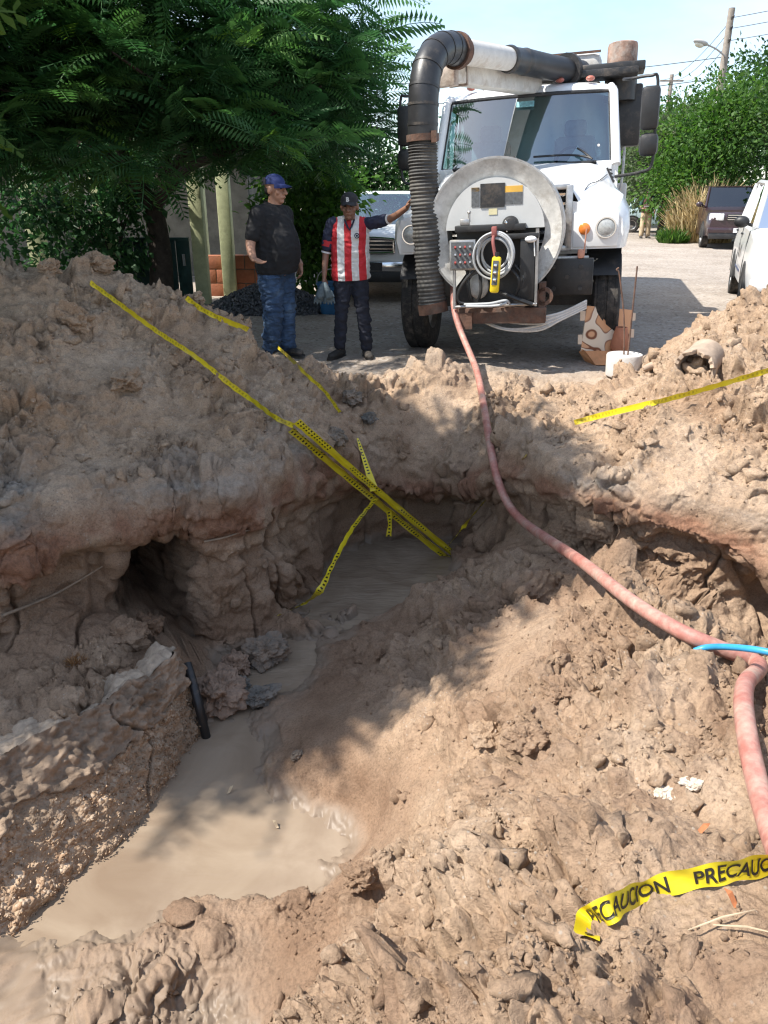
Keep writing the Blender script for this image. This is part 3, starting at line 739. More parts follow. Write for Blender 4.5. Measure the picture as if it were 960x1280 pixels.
# ---- the fallen piece of pavement on the left bank
slab = empty('pavement_slab', (-1.4, 3.1, -1.3), 0, 'tilted broken slab of road, dark crust over orange gravel, at the pool', 'road slab')
def slab_surface(v0, v1, nu, nv, amp, sel=0):
    """v 0..1: water line -> top edge, 1..1.5: over the top and down behind"""
    u, v = np.meshgrid(np.linspace(0, 1, nu), np.linspace(v0, v1, nv)); u, v = u.ravel(), v.ravel()
    def L(a, b, c): return np.stack([np.interp(u, [0, .5, 1], [a[k], b[k], c[k]]) for k in range(3)], 1)
    base = L((-1.10, 3.80, -1.42), (-1.20, 3.05, -1.42), (-1.72, 2.0, -1.42))
    edge = L((-1.22, 3.98, -.85), (-1.50, 3.42, -.81), (-2.05, 2.62, -.76))
    back = L((-1.42, 4.16, -.98), (-1.66, 3.60, -.93), (-2.2, 2.87, -.88))
    bot = L((-1.42, 4.1, -1.4), (-1.7, 3.5, -1.4), (-2.3, 2.8, -1.4))
    p = np.where((v <= 1)[:, None], base+(edge-base)*v[:, None], np.where((v <= 1.3)[:, None], edge+(back-edge)*((v-1)/.3)[:, None], back+(bot-back)*(np.clip(v-1.3, 0, 1)/.2)[:, None]))
    nrm = np.array([.62, -.45, .64]); nn = np.where((v <= 1)[:, None], nrm, np.array([0, 0, 1.]))
    bnd = .60+.16*fbm(p, .45, 3, 77)+.03*fbm(p, .08, 2, 78)
    d = .07*fbm(p, .5, 3, 5)+amp*billow(p, .10, 3, 6)+.6*amp*np.clip(1-worley(p, .055, 7)[0]*1.3, 0, 1)+.01*fbm(p, .04, 2, 8)
    d = d-.05*np.exp(-((u-.42-.06*np.sin(v*9)-.03*(v-.5))/.006)**2)*(v < .95)     # crack down the face
    if sel == 1: d = d+np.where(v > bnd, .016, -.05)
    endc = .25*sstep(.06, 0, u)
    p = p+nn*d[:, None]
    p[:, 2] += (.05*fbm(np.stack([u*2.2, u*0, u*0], 1), .35, 3, 12)-.02)*np.clip(v, 0, 1)**2
    p = p-np.array([0, 0, 1.])*(endc*np.clip(v, 0, 1)*.6)[:, None]
    i = np.arange(nu*nv).reshape(nv, nu)
    f = np.stack([i[:-1, :-1], i[:-1, 1:], i[1:, 1:], i[1:, :-1]], -1).reshape(-1, 4)
    return p-np.array(slab.location), f, u, v
def gravel_material():
    m, nt, b = new_mat('orange_gravel'); L = nt.links
    t = N(nt, 'ShaderNodeTexCoord'); vo = N(nt, 'ShaderNodeTexVoronoi', i_Scale=60.); L.new(t.outputs['Object'], vo.inputs['Vector'])
    s_ = N(nt, 'ShaderNodeSeparateColor'); L.new(vo.outputs['Color'], s_.inputs['Color'])
    r_ = ramp(nt, [(.0, (.24, .145, .085)), (.35, (.335, .22, .135)), (.7, (.39, .275, .18)), (1., (.45, .35, .26))]); L.new(s_.outputs['Red'], r_.inputs['Fac'])
    n1 = N(nt, 'ShaderNodeTexNoise', i_Scale=6., i_Detail=6.); L.new(t.outputs['Object'], n1.inputs['Vector'])
    r2 = ramp(nt, [(.42, 1.), (.62, 0.)]); L.new(n1.outputs['Fac'], r2.inputs['Fac'])
    mx_ = N(nt, 'ShaderNodeMixRGB'); mx_.inputs['Color1'].default_value = (.30, .215, .145, 1); L.new(r2.outputs['Color'], mx_.inputs['Fac']); L.new(r_.outputs['Color'], mx_.inputs['Color2'])
    L.new(mx_.outputs['Color'], b.inputs['Base Color']); b.inputs['Roughness'].default_value = .9
    ds = N(nt, 'ShaderNodeMath', operation='MULTIPLY'); ds.inputs[1].default_value = -1; L.new(vo.outputs['Distance'], ds.inputs[0])
    bp = N(nt, 'ShaderNodeBump', i_Strength=.55, i_Distance=.02); L.new(ds.outputs[0], bp.inputs['Height']); L.new(bp.outputs['Normal'], b.inputs['Normal'])
    return m
M_GRAVEL = gravel_material()
M_ASPH = mat('dark_road_crust', (.225, .16, .11), .95, .35, 7, 1., 45, dirt=.5, dirtcol=(.32, .235, .165))
M_TOPC = mat('pale_dry_crust', (.37, .29, .215), .92, .25, 12, .8, 60, dirt=.3, dirtcol=(.27, .2, .15))
p, f, u, v = slab_surface(0, .95, 170, 120, .032); raw_mesh('gravel_base', p, f, M_GRAVEL, slab, smooth=False)
p, f, u, v = slab_surface(.36, 1.0, 190, 110, .055, 1); raw_mesh('asphalt_layer', p+np.array([.0, 0, .0]), f, M_ASPH, slab, smooth=False)
p, f, u, v = slab_surface(.985, 1.5, 150, 50, .03); raw_mesh('top_crust', p+np.array([.002, 0, .012]), f, M_TOPC, slab, smooth=False)
# pebbles standing proud of the gravel face
p, f, u, v = slab_surface(.05, .62, 220, 130, .05)
ids = rng.choice(len(p), 1500); V = []; Fc = []; b = 0
for i in ids:
    tv, tf = T0s[rng.integers(len(T0s))]; V.append((tv*rng.uniform(.004, .012))@rotm(*rng.uniform(0, 6, 3)).T+p[i]); Fc.append(tf+b); b += len(tv)
peb = raw_mesh('pebbles', np.concatenate(V), np.concatenate(Fc), M_GRAVEL, slab, smooth=False); peb['kind'] = 'stuff'
for (px, py, s_) in [(193, 905, .035), (185, 944, .045), (60, 935, .04), (40, 1012, .05)]:
    pass

# ---- pipes
M_BLACKP = mat('black_pipe', (.012, .012, .013), .45, .3, 8, .2, 40, dirt=.3, dirtcol=(.25, .18, .125))
pp = [atz(234, 830, -.93), atz(241, 853, -1.0), atz(250, 888, -1.13), atz(259, 926, -1.33)]
bp_ = empty('black_pipe', pp[-1], 0, 'short muddy black pipe dipping into the pool beside the slab', 'pipe')
mb = MB(); mb.tube([q_-pp[-1] for q_ in spline(pp, 6)], .027, 14); mb.build('tube', M_BLACKP, bp_)
for t_ in (.35, .62):
    c_ = pp[1].lerp(pp[3], t_)-pp[-1]; dv = (pp[3]-pp[1]).normalized()*.018
    mb = MB(); mb.tube([c_-dv, c_+dv], .033, 14); mb.build('collar', M_BLACKP, bp_)
M_CLAYP = mat('red_plastic_pipe', (.30, .10, .065), .5, .2, 9, .1, 40, dirt=.25)
pt = atz(241, 783, -1.27)
op = empty('sewer_pipe', pt, 0, 'thin red pipe coming out of the tunnel in the pit wall', 'pipe')
mb = MB(); mb.tube([Vector((0, 0, 0)), Vector((-.12, .30, .08)), Vector((-.3, .75, .17))], .019, 12); mb.build('tube', M_CLAYP, op)
mb = MB(); mb.tube([Vector((.008, -.02, -.004)), Vector((-.014, .035, .010))], .025, 12); mb.build('socket', M_CLAYP, op)
# ---- roots hanging along the cut
M_ROOT = mat('root', (.27, .205, .145), .9, .2, 20, .4, 80)
def root(pts, r, label):
    P_ = []
    for a in pts:
        h, n_ = hit(*a); P_.append(h+(Vector((0, 0, CAM_H))-h).normalized()*.035)
    mb = MB(); mb.tube(spline(P_, 6), [r*(1-.6*i/(6*(len(P_)-1))) for i in range(6*(len(P_)-1)+1)], 7)
    o = mb.build('root', M_ROOT); tag(o, label, 'root', 'roots in the cut soil'); return o
root([(2, 770), (35, 757), (70, 742), (100, 725), (128, 708)], .011, 'pale root running along the cut wall left of the tunnel')
root([(255, 677), (280, 672), (310, 663), (335, 661)], .007, 'thin root across the cut wall right of the tunnel')

# ---- red suction hose lying across the pit
T0L = Vector((1.44, 9.05, .02)); TYAW = R(15)
def tw_(x, y, z): return T0L+Vector((x*math.cos(TYAW)+y*math.sin(TYAW), -x*math.sin(TYAW)+y*math.cos(TYAW), z))
HR = .031
def on_soil(px, py, Y=None, lift=HR):
    h, n_ = hit(px, py); o = Vector((0, 0, CAM_H)); rd = (h-o).normalized(); th = (h-o).length-lift*1.25
    if Y is not None:
        t2 = (aty(px, py, Y)-o).length; th = min(th, t2)
    return o+rd*th
def over_soil(pix, n, lift, reach=4, blur=5, caps=None):
    """path above the soil along a line of photo pixels, bridging the hollows as a stiff thing does"""
    q_ = spline([(x, y, 0) for x, y in pix], n); o = Vector((0, 0, CAM_H)); ts = []
    for p_ in q_: ts.append((hit(p_.x, p_.y)[0]-o).length)
    ts = np.array(ts)
    e = np.array([ts[max(0, i-reach):i+reach+1].min() for i in range(len(ts))])
    k = np.exp(-.5*(np.arange(-blur*2, blur*2+1)/blur)**2); k /= k.sum(); pad = np.pad(e, blur*2, mode='edge'); e = np.convolve(pad, k, 'valid')
    e = np.minimum(e, ts)-lift
    return [o+ray(p_.x, p_.y).normalized()*t_ for p_, t_ in zip(q_, e)]
path = spline([tw_(-.50, -1.02, 1.08), tw_(-.47, -1.10, .85), aty(568, 390, 7.82), aty(581, 428, 7.66)], 8)[:-1]
far_part = over_soil([(592, 452), (599, 475), (605, 510), (610, 540), (616, 575), (627, 614), (646, 645), (680, 671), (730, 704), (790, 752), (850, 789), (905, 812), (936, 823)], 8, HR*1.2, 5, 6)
near_part = over_soil([(936, 823), (950, 831), (944, 842), (932, 853), (929, 880), (934, 920), (941, 955), (952, 1000), (968, 1050), (990, 1110), (1025, 1200), (1080, 1320), (1160, 1480)], 6, HR*1.2, 3, 5)
path = path+far_part[:-1]+near_part
for _k in range(6):
    path = [path[0]]+[path[i_-1]*.25+path[i_]*.5+path[i_+1]*.25 for i_ in range(1, len(path)-1)]+[path[-1]]
def hose_material():
    m, nt, b = new_mat('red_hose'); L = nt.links
    t = N(nt, 'ShaderNodeTexCoord'); n1 = N(nt, 'ShaderNodeTexNoise', i_Scale=7., i_Detail=8., i_Roughness=.7); L.new(t.outputs['Object'], n1.inputs['Vector'])
    n2 = N(nt, 'ShaderNodeTexNoise', i_Scale=45., i_Detail=4.); L.new(t.outputs['Object'], n2.inputs['Vector'])
    r1 = ramp(nt, [(.26, (.26, .092, .068)), (.44, (.37, .15, .118)), (.56, (.41, .225, .18)), (.70, (.40, .30, .235))]); L.new(n1.outputs['Fac'], r1.inputs['Fac'])
    r2 = ramp(nt, [(.3, .8), (.7, 1.12)]); L.new(n2.outputs['Fac'], r2.inputs['Fac'])
    mx_ = N(nt, 'ShaderNodeMixRGB', blend_type='MULTIPLY'); mx_.inputs['Fac'].default_value = 1
    L.new(r1.outputs['Color'], mx_.inputs['Color1']); L.new(r2.outputs['Color'], mx_.inputs['Color2']); L.new(mx_.outputs['Color'], b.inputs['Base Color'])
    b.inputs['Roughness'].default_value = .55
    bp = N(nt, 'ShaderNodeBump', i_Strength=.25, i_Distance=.004); L.new(n2.outputs['Fac'], bp.inputs['Height']); L.new(bp.outputs['Normal'], b.inputs['Normal'])
    return m
M_HOSE = hose_material()
mb = MB(); mb.tube(path, HR, 16)
ho = mb.build('suction_hose', M_HOSE); tag(ho, 'long red rubber hose running from the truck across the pit', 'hose')
M_BHOSE = mat('blue_hose', (.035, .27, .50), .4, .15, 9, .1, 40, dirt=.15, dirtcol=(.35, .28, .21))
bpts = [on_soil(868, 814, 2.66, .04), on_soil(885, 809, 2.56, .06), on_soil(915, 809, 2.46, .05), on_soil(950, 813, 2.36, .05), on_soil(1000, 824, 2.28, .03), on_soil(1060, 840, 2.2, .02), on_soil(1200, 870, None, .015), on_soil(1420, 900, None, .015)]
mb = MB(); mb.tube(spline(bpts, 8), .0125, 12)
tag(mb.build('water_hose', M_BHOSE), 'thin bright blue water hose resting on the red hose', 'hose')

# ---- caution tape
def tape_material():
    m, nt, b = new_mat('caution_tape'); L = nt.links
    a = N(nt, 'ShaderNodeAttribute', attribute_name='tuv'); sp = N(nt, 'ShaderNodeSeparateColor'); L.new(a.outputs['Color'], sp.inputs['Color'])
    n1 = N(nt, 'ShaderNodeTexNoise', i_Scale=9., i_Detail=5.); t = N(nt, 'ShaderNodeTexCoord'); L.new(t.outputs['Object'], n1.inputs['Vector'])
    r1 = ramp(nt, [(.3, (.60, .47, .012)), (.7, (.78, .63, .03))]); L.new(n1.outputs['Fac'], r1.inputs['Fac'])
    dm = N(nt, 'ShaderNodeMixRGB'); r3 = ramp(nt, [(.55, 0.), (.75, .6)]); L.new(n1.outputs['Fac'], r3.inputs['Fac']); L.new(r3.outputs['Color'], dm.inputs['Fac'])
    L.new(r1.outputs['Color'], dm.inputs['Color1']); dm.inputs['Color2'].default_value = (.42, .33, .15, 1)
    # row of small upright printed bars: lettering too small to read at this size
    w1 = N(nt, 'ShaderNodeMath', operation='MULTIPLY'); w1.inputs[1].default_value = 1/.030; L.new(sp.outputs['Red'], w1.inputs[0])
    fr = N(nt, 'ShaderNodeMath', operation='FRACT'); L.new(w1.outputs[0], fr.inputs[0])
    g1 = N(nt, 'ShaderNodeMath', operation='GREATER_THAN'); g1.inputs[1].default_value = .56; L.new(fr.outputs[0], g1.inputs[0])
    w2 = N(nt, 'ShaderNodeMath', operation='MULTIPLY'); w2.inputs[1].default_value = 1/.62; L.new(sp.outputs['Red'], w2.inputs[0])
    f2_ = N(nt, 'ShaderNodeMath', operation='FRACT'); L.new(w2.outputs[0], f2_.inputs[0])
    g2 = N(nt, 'ShaderNodeMath', operation='LESS_THAN'); g2.inputs[1].default_value = .58; L.new(f2_.outputs[0], g2.inputs[0])
    v1 = N(nt, 'ShaderNodeMath', operation='COMPARE'); v1.inputs[1].default_value = .5; v1.inputs[2].default_value = .22; L.new(sp.outputs['Green'], v1.inputs[0])
    m1 = N(nt, 'ShaderNodeMath', operation='MULTIPLY'); L.new(g1.outputs[0], m1.inputs[0]); L.new(g2.outputs[0], m1.inputs[1])
    m2 = N(nt, 'ShaderNodeMath', operation='MULTIPLY'); L.new(m1.outputs[0], m2.inputs[0]); L.new(v1.outputs[0], m2.inputs[1])
    m3 = N(nt, 'ShaderNodeMath', operation='MULTIPLY'); L.new(m2.outputs[0], m3.inputs[0]); L.new(sp.outputs['Blue'], m3.inputs[1])
    mx_ = N(nt, 'ShaderNodeMixRGB'); L.new(m3.outputs[0], mx_.inputs['Fac']); L.new(dm.outputs['Color'], mx_.inputs['Color1']); mx_.inputs['Color2'].default_value = (.02, .018, .012, 1)
    L.new(mx_.outputs['Color'], b.inputs['Base Color']); b.inputs['Roughness'].default_value = .38
    bp = N(nt, 'ShaderNodeBump', i_Strength=.2, i_Distance=.01); L.new(n1.outputs['Fac'], bp.inputs['Height']); L.new(bp.outputs['Normal'], b.inputs['Normal'])
    return m
M_TAPE = tape_material()
M_INK = mat('tape_ink', (.02, .018, .014), .5, .1)
def tape(name, pts, width, ups, parent=None, printed=1.0, n=10, origin=None, wid=None, clear=0):
    """ribbon along pts; ups: direction of the tape's width at each point"""
    P_ = spline(pts, n); U_ = spline(ups, n)
    if clear:
        for _k in range(4):
            for p_ in P_:
                h_, n_ = _cast((p_.x, p_.y, p_.z+.3), (0, 0, -1))
                if h_ is not None and p_.z < h_.z+clear: p_.z = h_.z+clear
            P_ = [P_[0]]+[P_[i-1]*.25+P_[i]*.5+P_[i+1]*.25 for i in range(1, len(P_)-1)]+[P_[-1]]
    m_ = len(P_); V = []; A = []; s_ = 0
    O_ = origin or Vector((0, 0, 0))
    W_ = [width]*m_ if wid is None else list(np.interp(np.linspace(0, 1, m_), np.linspace(0, 1, len(wid)), wid))
    nv = 4
    for i, p_ in enumerate(P_):
        if i: s_ += (p_-P_[i-1]).length
        t_ = (P_[min(i+1, m_-1)]-P_[max(i-1, 0)]).normalized(); u_ = U_[i]-t_*U_[i].dot(t_); u_ = u_.normalized() if u_.length > 1e-6 else Vector((0, 0, 1))
        nn = t_.cross(u_)
        for k in range(nv+1):
            c_ = (k/nv-.5); V.append(p_+u_*c_*W_[i]+nn*(.004*math.sin(s_*60+k)+.06*W_[i]*(4*c_*c_))-O_); A.append((s_, k/nv, printed, 1))
    V = np.array([x[:] for x in V]); i = np.arange(m_*(nv+1)).reshape(m_, nv+1)
    f_ = np.stack([i[:-1, :-1], i[1:, :-1], i[1:, 1:], i[:-1, 1:]], -1).reshape(-1, 4)
    return raw_mesh(name, V, f_, M_TAPE, parent, attrs={'tuv': np.array(A)})
UPZ = Vector((0, 0, 1))
def soil_tape(name, pix, width, label, lift=.02, ups=None, wid=None, printed=1.0):
    pts = over_soil(pix, 6, lift, 3, 3)
    o = tape(name, pts, width, ups or [Vector((.25, -.3, 1))]*len(pts), wid=wid, printed=printed*.35, n=2)
    return tag(o, label, 'caution tape')
soil_tape('caution_tape', [(113, 353), (150, 380), (195, 413), (245, 446), (290, 482), (318, 502), (345, 522), (367, 532)], .042, 'yellow caution tape stretched down the face of the big shaded heap', .03)
soil_tape('caution_tape', [(233, 372), (250, 385), (275, 398), (310, 412)], .045, 'short yellow caution tape lying over the sunlit crest of the heap', .02)
soil_tape('caution_tape', [(345, 432), (362, 447), (385, 470), (405, 488), (425, 515)], .035, 'narrow yellow tape trailing below the man in black down to the rim', .02)
soil_tape('caution_tape', [(718, 528), (760, 517), (830, 500), (895, 482), (960, 463), (1040, 440)], .042, 'yellow caution tape stretched over the heap below the broken pipe', .06)
# taut strands crossing the pit
A_ = on_soil(366, 533, lift=.05); B_ = Vector((.60, 6.22, -1.33))
bundle = empty('tape_bundle', A_, 0, 'thick bundle of taut yellow caution tape slanting into the water', 'caution tape')
side = Vector((.55, -.35, .75)).normalized()
for k, (o0, o1, w_, tilt) in enumerate([(.060, .050, .062, (.5, -.35, .8)), (-.036, -.036, .046, (.5, -.35, .8)), (.004, .004, .05, (.75, -.6, -.1)), (.10, .07, .03, (.55, -.25, .75))]):
    a_ = A_+side*o0+Vector((0, -.02*k, 0)); b_ = B_+side*o1+Vector((0, -.02*k, 0))
    pts = [a_, a_.lerp(b_, .3)+Vector((0, 0, -.008)), a_.lerp(b_, .65)+Vector((0, 0, -.01)), b_]
    tape('strand', pts, w_, [Vector(tilt)]*4, bundle, 1.0, origin=A_)
def pit_tape(pts, ups, wid, label, printed=1.0):
    o = tape('caution_tape', pts, .05, ups, wid=wid, printed=printed); tag(o, label, 'caution tape'); return o
M_ = A_.lerp(B_, .47)
pit_tape([on_soil(447, 548, lift=.03), M_+Vector((.0, -.06, .05))], [Vector((1, 0, 0))]*2, [.015, .07], 'yellow tape strand dropping from the rim to the taut bundle')
pit_tape([M_+Vector((.01, -.07, -.02)), aty(440, 662, 5.45), aty(415, 708, 5.2), on_soil(400, 738, 5.1, .03), on_soil(375, 757, lift=.03), on_soil(348, 769, lift=.02)], [Vector((.8, -.2, .5))]*6, [.07, .06, .045, .06, .04, .02], 'yellow tape hanging from the taut bundle down to the stream')
M2_ = A_.lerp(B_, .56)
pit_tape([M2_+Vector((0, -.03, -.03)), M2_+Vector((.01, -.02, -.15)), M2_+Vector((.0, -.02, -.27))], [Vector((1, .2, 0))]*3, [.05, .03, .05], 'short loose tape end dangling under the taut bundle')
M3_ = A_.lerp(B_, .94)
pit_tape([M3_+Vector((0, -.03, .0)), aty(572, 668, 6.0), aty(585, 652, 5.98), aty(612, 619, 5.95), aty(632, 594, 5.93), on_soil(656, 571, 5.9, .02)], [Vector((.6, 0, .8))]*6, [.03, .012, .055, .012, .010, .05], 'yellow tape twisting up from the bundle foot towards the red hose')
# the near strip with lettering
low = [on_soil(*a, lift=.012) for a in [(760, 1150), (800, 1128), (850, 1114), (905, 1104), (960, 1094), (1020, 1084), (1080, 1076), (1180, 1066), (1320, 1060)]]
ctr = [p_+Vector((-.004*i, .006, .026)) for i, p_ in enumerate(low)]
endp = [on_soil(733, 1172, lift=.015), on_soil(735, 1150, lift=.035)]
pts = [endp[0], endp[1]]+ctr
ups = [Vector((-.9, .35, .1)), Vector((-.75, .6, .35)), Vector((-.35, .6, .75))]+[Vector((-.05, .25, 1))]*(len(ctr)-1)
nt_root = empty('caution_tape', pts[0], 0, 'wide yellow caution tape printed PRECAUCION lying on the near mound', 'caution tape')
tape('ribbon', pts, .058, ups, nt_root, 0.0, n=16, origin=pts[0])
PS = spline(pts, 16); US = spline(ups, 16)
cum = [0.]
for i in range(1, len(PS)): cum.append(cum[-1]+(PS[i]-PS[i-1]).length)
def tape_point(s_, v_):
    i = int(np.clip(np.searchsorted(cum, s_)-1, 0, len(PS)-2)); t_ = (s_-cum[i])/max(1e-6, cum[i+1]-cum[i])
    p_ = PS[i].lerp(PS[i+1], t_); u_ = US[i].lerp(US[i+1], t_); d_ = (PS[min(i+2, len(PS)-1)]-PS[max(i-1, 0)]).normalized()
    u_ = (u_-d_*u_.dot(d_)).normalized(); nn = d_.cross(u_)
    return p_+u_*(v_-.5)*.058+nn*(.004*math.sin(s_*60+v_*4)+.06*.058*(4*(v_-.5)**2)), nn
def text_mesh(txt, size=1.0, shear=.0, offset=0.0):
    cu = bpy.data.curves.new('t', 'FONT'); cu.body = txt; cu.size = size; cu.shear = shear; cu.offset = offset; cu.resolution_u = 3
    ob = bpy.data.objects.new('t', cu); COL.objects.link(ob); dg = bpy.context.evaluated_depsgraph_get()
    me = bpy.data.meshes.new_from_object(ob.evaluated_get(dg)); bpy.data.objects.remove(ob); bpy.data.curves.remove(cu)
    bm = bmesh.new(); bm.from_mesh(me); bmesh.ops.triangulate(bm, faces=bm.faces); bmesh.ops.subdivide_edges(bm, edges=bm.edges, cuts=1)
    V = [v_.co.copy() for v_ in bm.verts]; F_ = [[x.index for x in f_.verts] for f_ in bm.faces]; bm.free(); bpy.data.meshes.remove(me)
    return V, F_
def lettering(s0, h=.036, wscale=.95):
    V, F_ = text_mesh('PRECAUCION', 1.0, .12, .018)
    ymax = max(v_.y for v_ in V); k = h/ymax
    out = []
    for v_ in V:
        p_, nn = tape_point(s0+v_.x*k*wscale, .52+(v_.y*k-h/2)/.058)
        if (Vector((0, 0, CAM_H))-p_).dot(nn) < 0: nn = -nn
        out.append(p_+nn*.0022-pts[0])
    o = raw_mesh('lettering', np.array([x[:] for x in out]), np.array(F_), M_INK, nt_root, smooth=False); return max(v_.x for v_ in V)*k*wscale
s_ps = cum[min(range(len(PS)), key=lambda i: (PS[i]-ctr[2]).length)]
Lw = lettering(s_ps+.035)
lettering(s_ps+.035-Lw-.055)
# stripe on the folded end
mb = MB(); q4 = [tape_point(a_, b_) for a_, b_ in ((.012, .25), (.045, .25), (.045, .55), (.012, .55))]
mb.add([p_+(nn if nn.dot(Vector((0, 0, 1))) > 0 else -nn)*.0025-pts[0] for p_, nn in q4], [(0, 1, 2, 3)]); mb.build('end_stripe', M_INK, nt_root, smooth=False)

# ---- concrete block with two wires, cardboard carton, broken pipes on the far bank
M_CONC = mat('pale_concrete', (.50, .485, .46), .9, .12, 9, .5, 60, dirt=.2, dirtcol=(.36, .29, .22))
cz = atz(778, 468, .05)
blk = empty('concrete_block', (cz.x, cz.y, drop(cz.x, cz.y)[0]-.03), 0, 'pale cast concrete disc with two rusty wires sticking up', 'concrete block')
mb = MB(); mb.lathe([(0, 0), (.150, 0), (.162, .012), (.172, .20), (.165, .215), (.150, .208), (0, .205)], n=32); mb.build('cast_disc', M_CONC, blk)
M_RUST = mat('rusty_steel', (.115, .06, .04), .85, .4, 10, .4, 60, dirt=.5, dirtcol=(.10, .08, .065))
for pts_ in ([(0.0, .02, .19), (-.02, .1, .55), (-.09, .16, .93), (-.12, .17, .98), (-.10, .17, 1.0)], [(.03, .0, .19), (.04, .05, .6), (.05, .1, 1.02)]):
    mb = MB(); mb.tube(spline(pts_, 5), .008, 8); mb.build('wire', M_RUST, blk)
def carton_material():
    m, nt, b = new_mat('printed_carton'); L = nt.links
    t = N(nt, 'ShaderNodeTexCoord')
    n1 = N(nt, 'ShaderNodeTexNoise', i_Scale=2.7, i_Detail=.3, i_Distortion=1.1); L.new(t.outputs['Object'], n1.inputs['Vector'])
    r1 = ramp(nt, [(.0, (.66, .34, .17)), (.40, (.68, .37, .20)), (.41, (.20, .07, .03)), (.425, (.20, .07, .03)), (.435, (.74, .60, .44)), (.50, (.78, .66, .52)), (.505, (.22, .08, .04)), (.52, (.66, .36, .19)), (.60, (.62, .30, .14)), (.605, (.2, .07, .03)), (.615, (.76, .63, .48))])
    L.new(n1.outputs['Fac'], r1.inputs['Fac']); L.new(r1.outputs['Color'], b.inputs['Base Color']); b.inputs['Roughness'].default_value = .7
    return m
M_CART = carton_material(); M_KRAFT = mat('orange_card', (.58, .27, .12), .75, .15, 6, .1, 40, dirt=.1, dirtcol=(.6, .45, .3)); M_KRAFTW = mat('inner_card', (.70, .55, .41), .8, .1, 6)
bz = atz(757, 446, .02)
cart = empty('cardboard_carton', (bz.x-.06, bz.y-.25, drop(bz.x-.06, bz.y-.25)[0]+.0), R(14), 'open orange cardboard carton with brown line drawing, propped on the concrete disc', 'carton')
# open tray standing on its lower edge, printed lid leaning back
mb = MB()
lid = [(-.30, .0), (.24, -.02), (.30, .40), (-.24, .46)]
mb.add([(x, .02+.16*z, z+.13) for x, z in lid]+[(x, .035+.16*z, z+.13) for x, z in lid], [(0, 1, 2, 3), (7, 6, 5, 4), (0, 4, 5, 1), (1, 5, 6, 2), (2, 6, 7, 3), (3, 7, 4, 0)])
o_ = mb.build('printed_lid', M_CART, cart, smooth=False)
for (x, z, w_, h_) in [(-.31, .12, .05, .10), (-.285, .36, .06, .10), (.295, .16, .06, .09), (.31, .33, .05, .08), (-.05, .445, .16, .035)]:
    mb = MB(); mb.box((x, .027+.16*z, z+.13), (w_, .008, h_), (R(-9), 0, R(0))); mb.build('flap', M_KRAFTW, cart, smooth=False)
mb = MB()
fr = [(-.27, -.02, .14), (.25, -.02, .12), (.17, -.14, -.01), (-.20, -.14, .01)]
mb.add(fr+[(x, y+.012, z-.004) for x, y, z in fr], [(0, 1, 2, 3), (7, 6, 5, 4), (0, 4, 5, 1), (1, 5, 6, 2), (2, 6, 7, 3), (3, 7, 4, 0)])
mb.build('tray_front', M_KRAFT, cart, smooth=False)
for sgn in (-1, 1):
    mb = MB(); x0 = -.285 if sgn < 0 else .25; x1 = -.19 if sgn < 0 else .18
    q_ = [(x0, -.01, .15), (x1, -.13, .0), (x1+.02*sgn, .05, -.005), (x0+.02*sgn, .06, .12)]
    mb.add(q_+[(x-.008*sgn, y, z-.006) for x, y, z in q_], [(0, 1, 2, 3), (7, 6, 5, 4), (0, 4, 5, 1), (1, 5, 6, 2), (2, 6, 7, 3), (3, 7, 4, 0)]); mb.build('tray_side', M_KRAFT, cart, smooth=False)
mb = MB(); mb.lathe([(.0, .0), (.085, .0), (.10, .03), (.075, .17), (.06, .24), (.052, .24), (.068, .16), (.0, .1)], (.12, -.03, .135), n=20)
mb.build('printed_pot', mat('terracotta_cup', (.42, .17, .095), .7, .15, 8), cart)
M_CLAY = mat('muddy_clay_pipe', (.36, .27, .20), .9, .2, 8, .6, 40, dirt=.4, dirtcol=(.30, .22, .16))
ph, pn = hit(868, 470)
pipe = empty('broken_pipe', ph+Vector((.02, .05, .045)), 0, 'broken end of a wide clay pipe sticking out of the heap, packed with soil', 'pipe')
axis = Vector((.55, .75, .20)).normalized()
qd = axis.to_track_quat('Z', 'Y')
mb = MB(); V = []; F_ = []
nA = 40; prof = [(.73*a_, .6*b_) for a_, b_ in [(.155, .42), (.175, .42), (.175, .06), (.198, .05), (.200, -.05), (.192, -.06), (.160, -.055), (.155, .0), (.150, .42)]]
jag = [.012*math.sin(j*2.7)+.016*math.sin(j*1.3+1) for j in range(nA)]
for i, (r_, h_) in enumerate(prof):
    for j in range(nA):
        a_ = 2*math.pi*j/nA; hh = h_+(jag[j] if h_ < .01 else 0); V.append(qd @ Vector((r_*math.cos(a_), r_*math.sin(a_), hh)))
for i in range(len(prof)-1):
    for j in range(nA): F_.append((i*nA+j, i*nA+(j+1) % nA, (i+1)*nA+(j+1) % nA, (i+1)*nA+j))
mb.add(V, F_); mb.build('pipe_wall', M_CLAY, pipe)
tv, tf = ico(4, 33, .9)
k_ = 1+.2*billow(tv, .3, 3, 5)
tv = tv*k_[:, None]*np.array([.095, .095, .08]); tv = np.array([(qd @ Vector(x))[:] for x in tv])+np.array(axis)*.05+np.array([-.01, 0, -.035])
raw_mesh('soil_plug', tv, tf, M_SOIL, pipe, attrs={'soil': np.zeros((len(tv), 4)), 'wet': np.zeros(len(tv))})
sh = hit(815, 462)[0]
mb = MB(); mb.tube(spline([sh+Vector((-.09, -.05, .015)), sh+Vector((0, 0, .035)), sh+Vector((.10, .05, .06))], 5), [.012, .026, .030, .031, .033, .034, .034, .033, .032, .03, .018], 12)
tag(mb.build('pipe_shard', M_CLAY), 'pale muddy pipe shard lying between concrete disc and broken pipe', 'pipe shard')
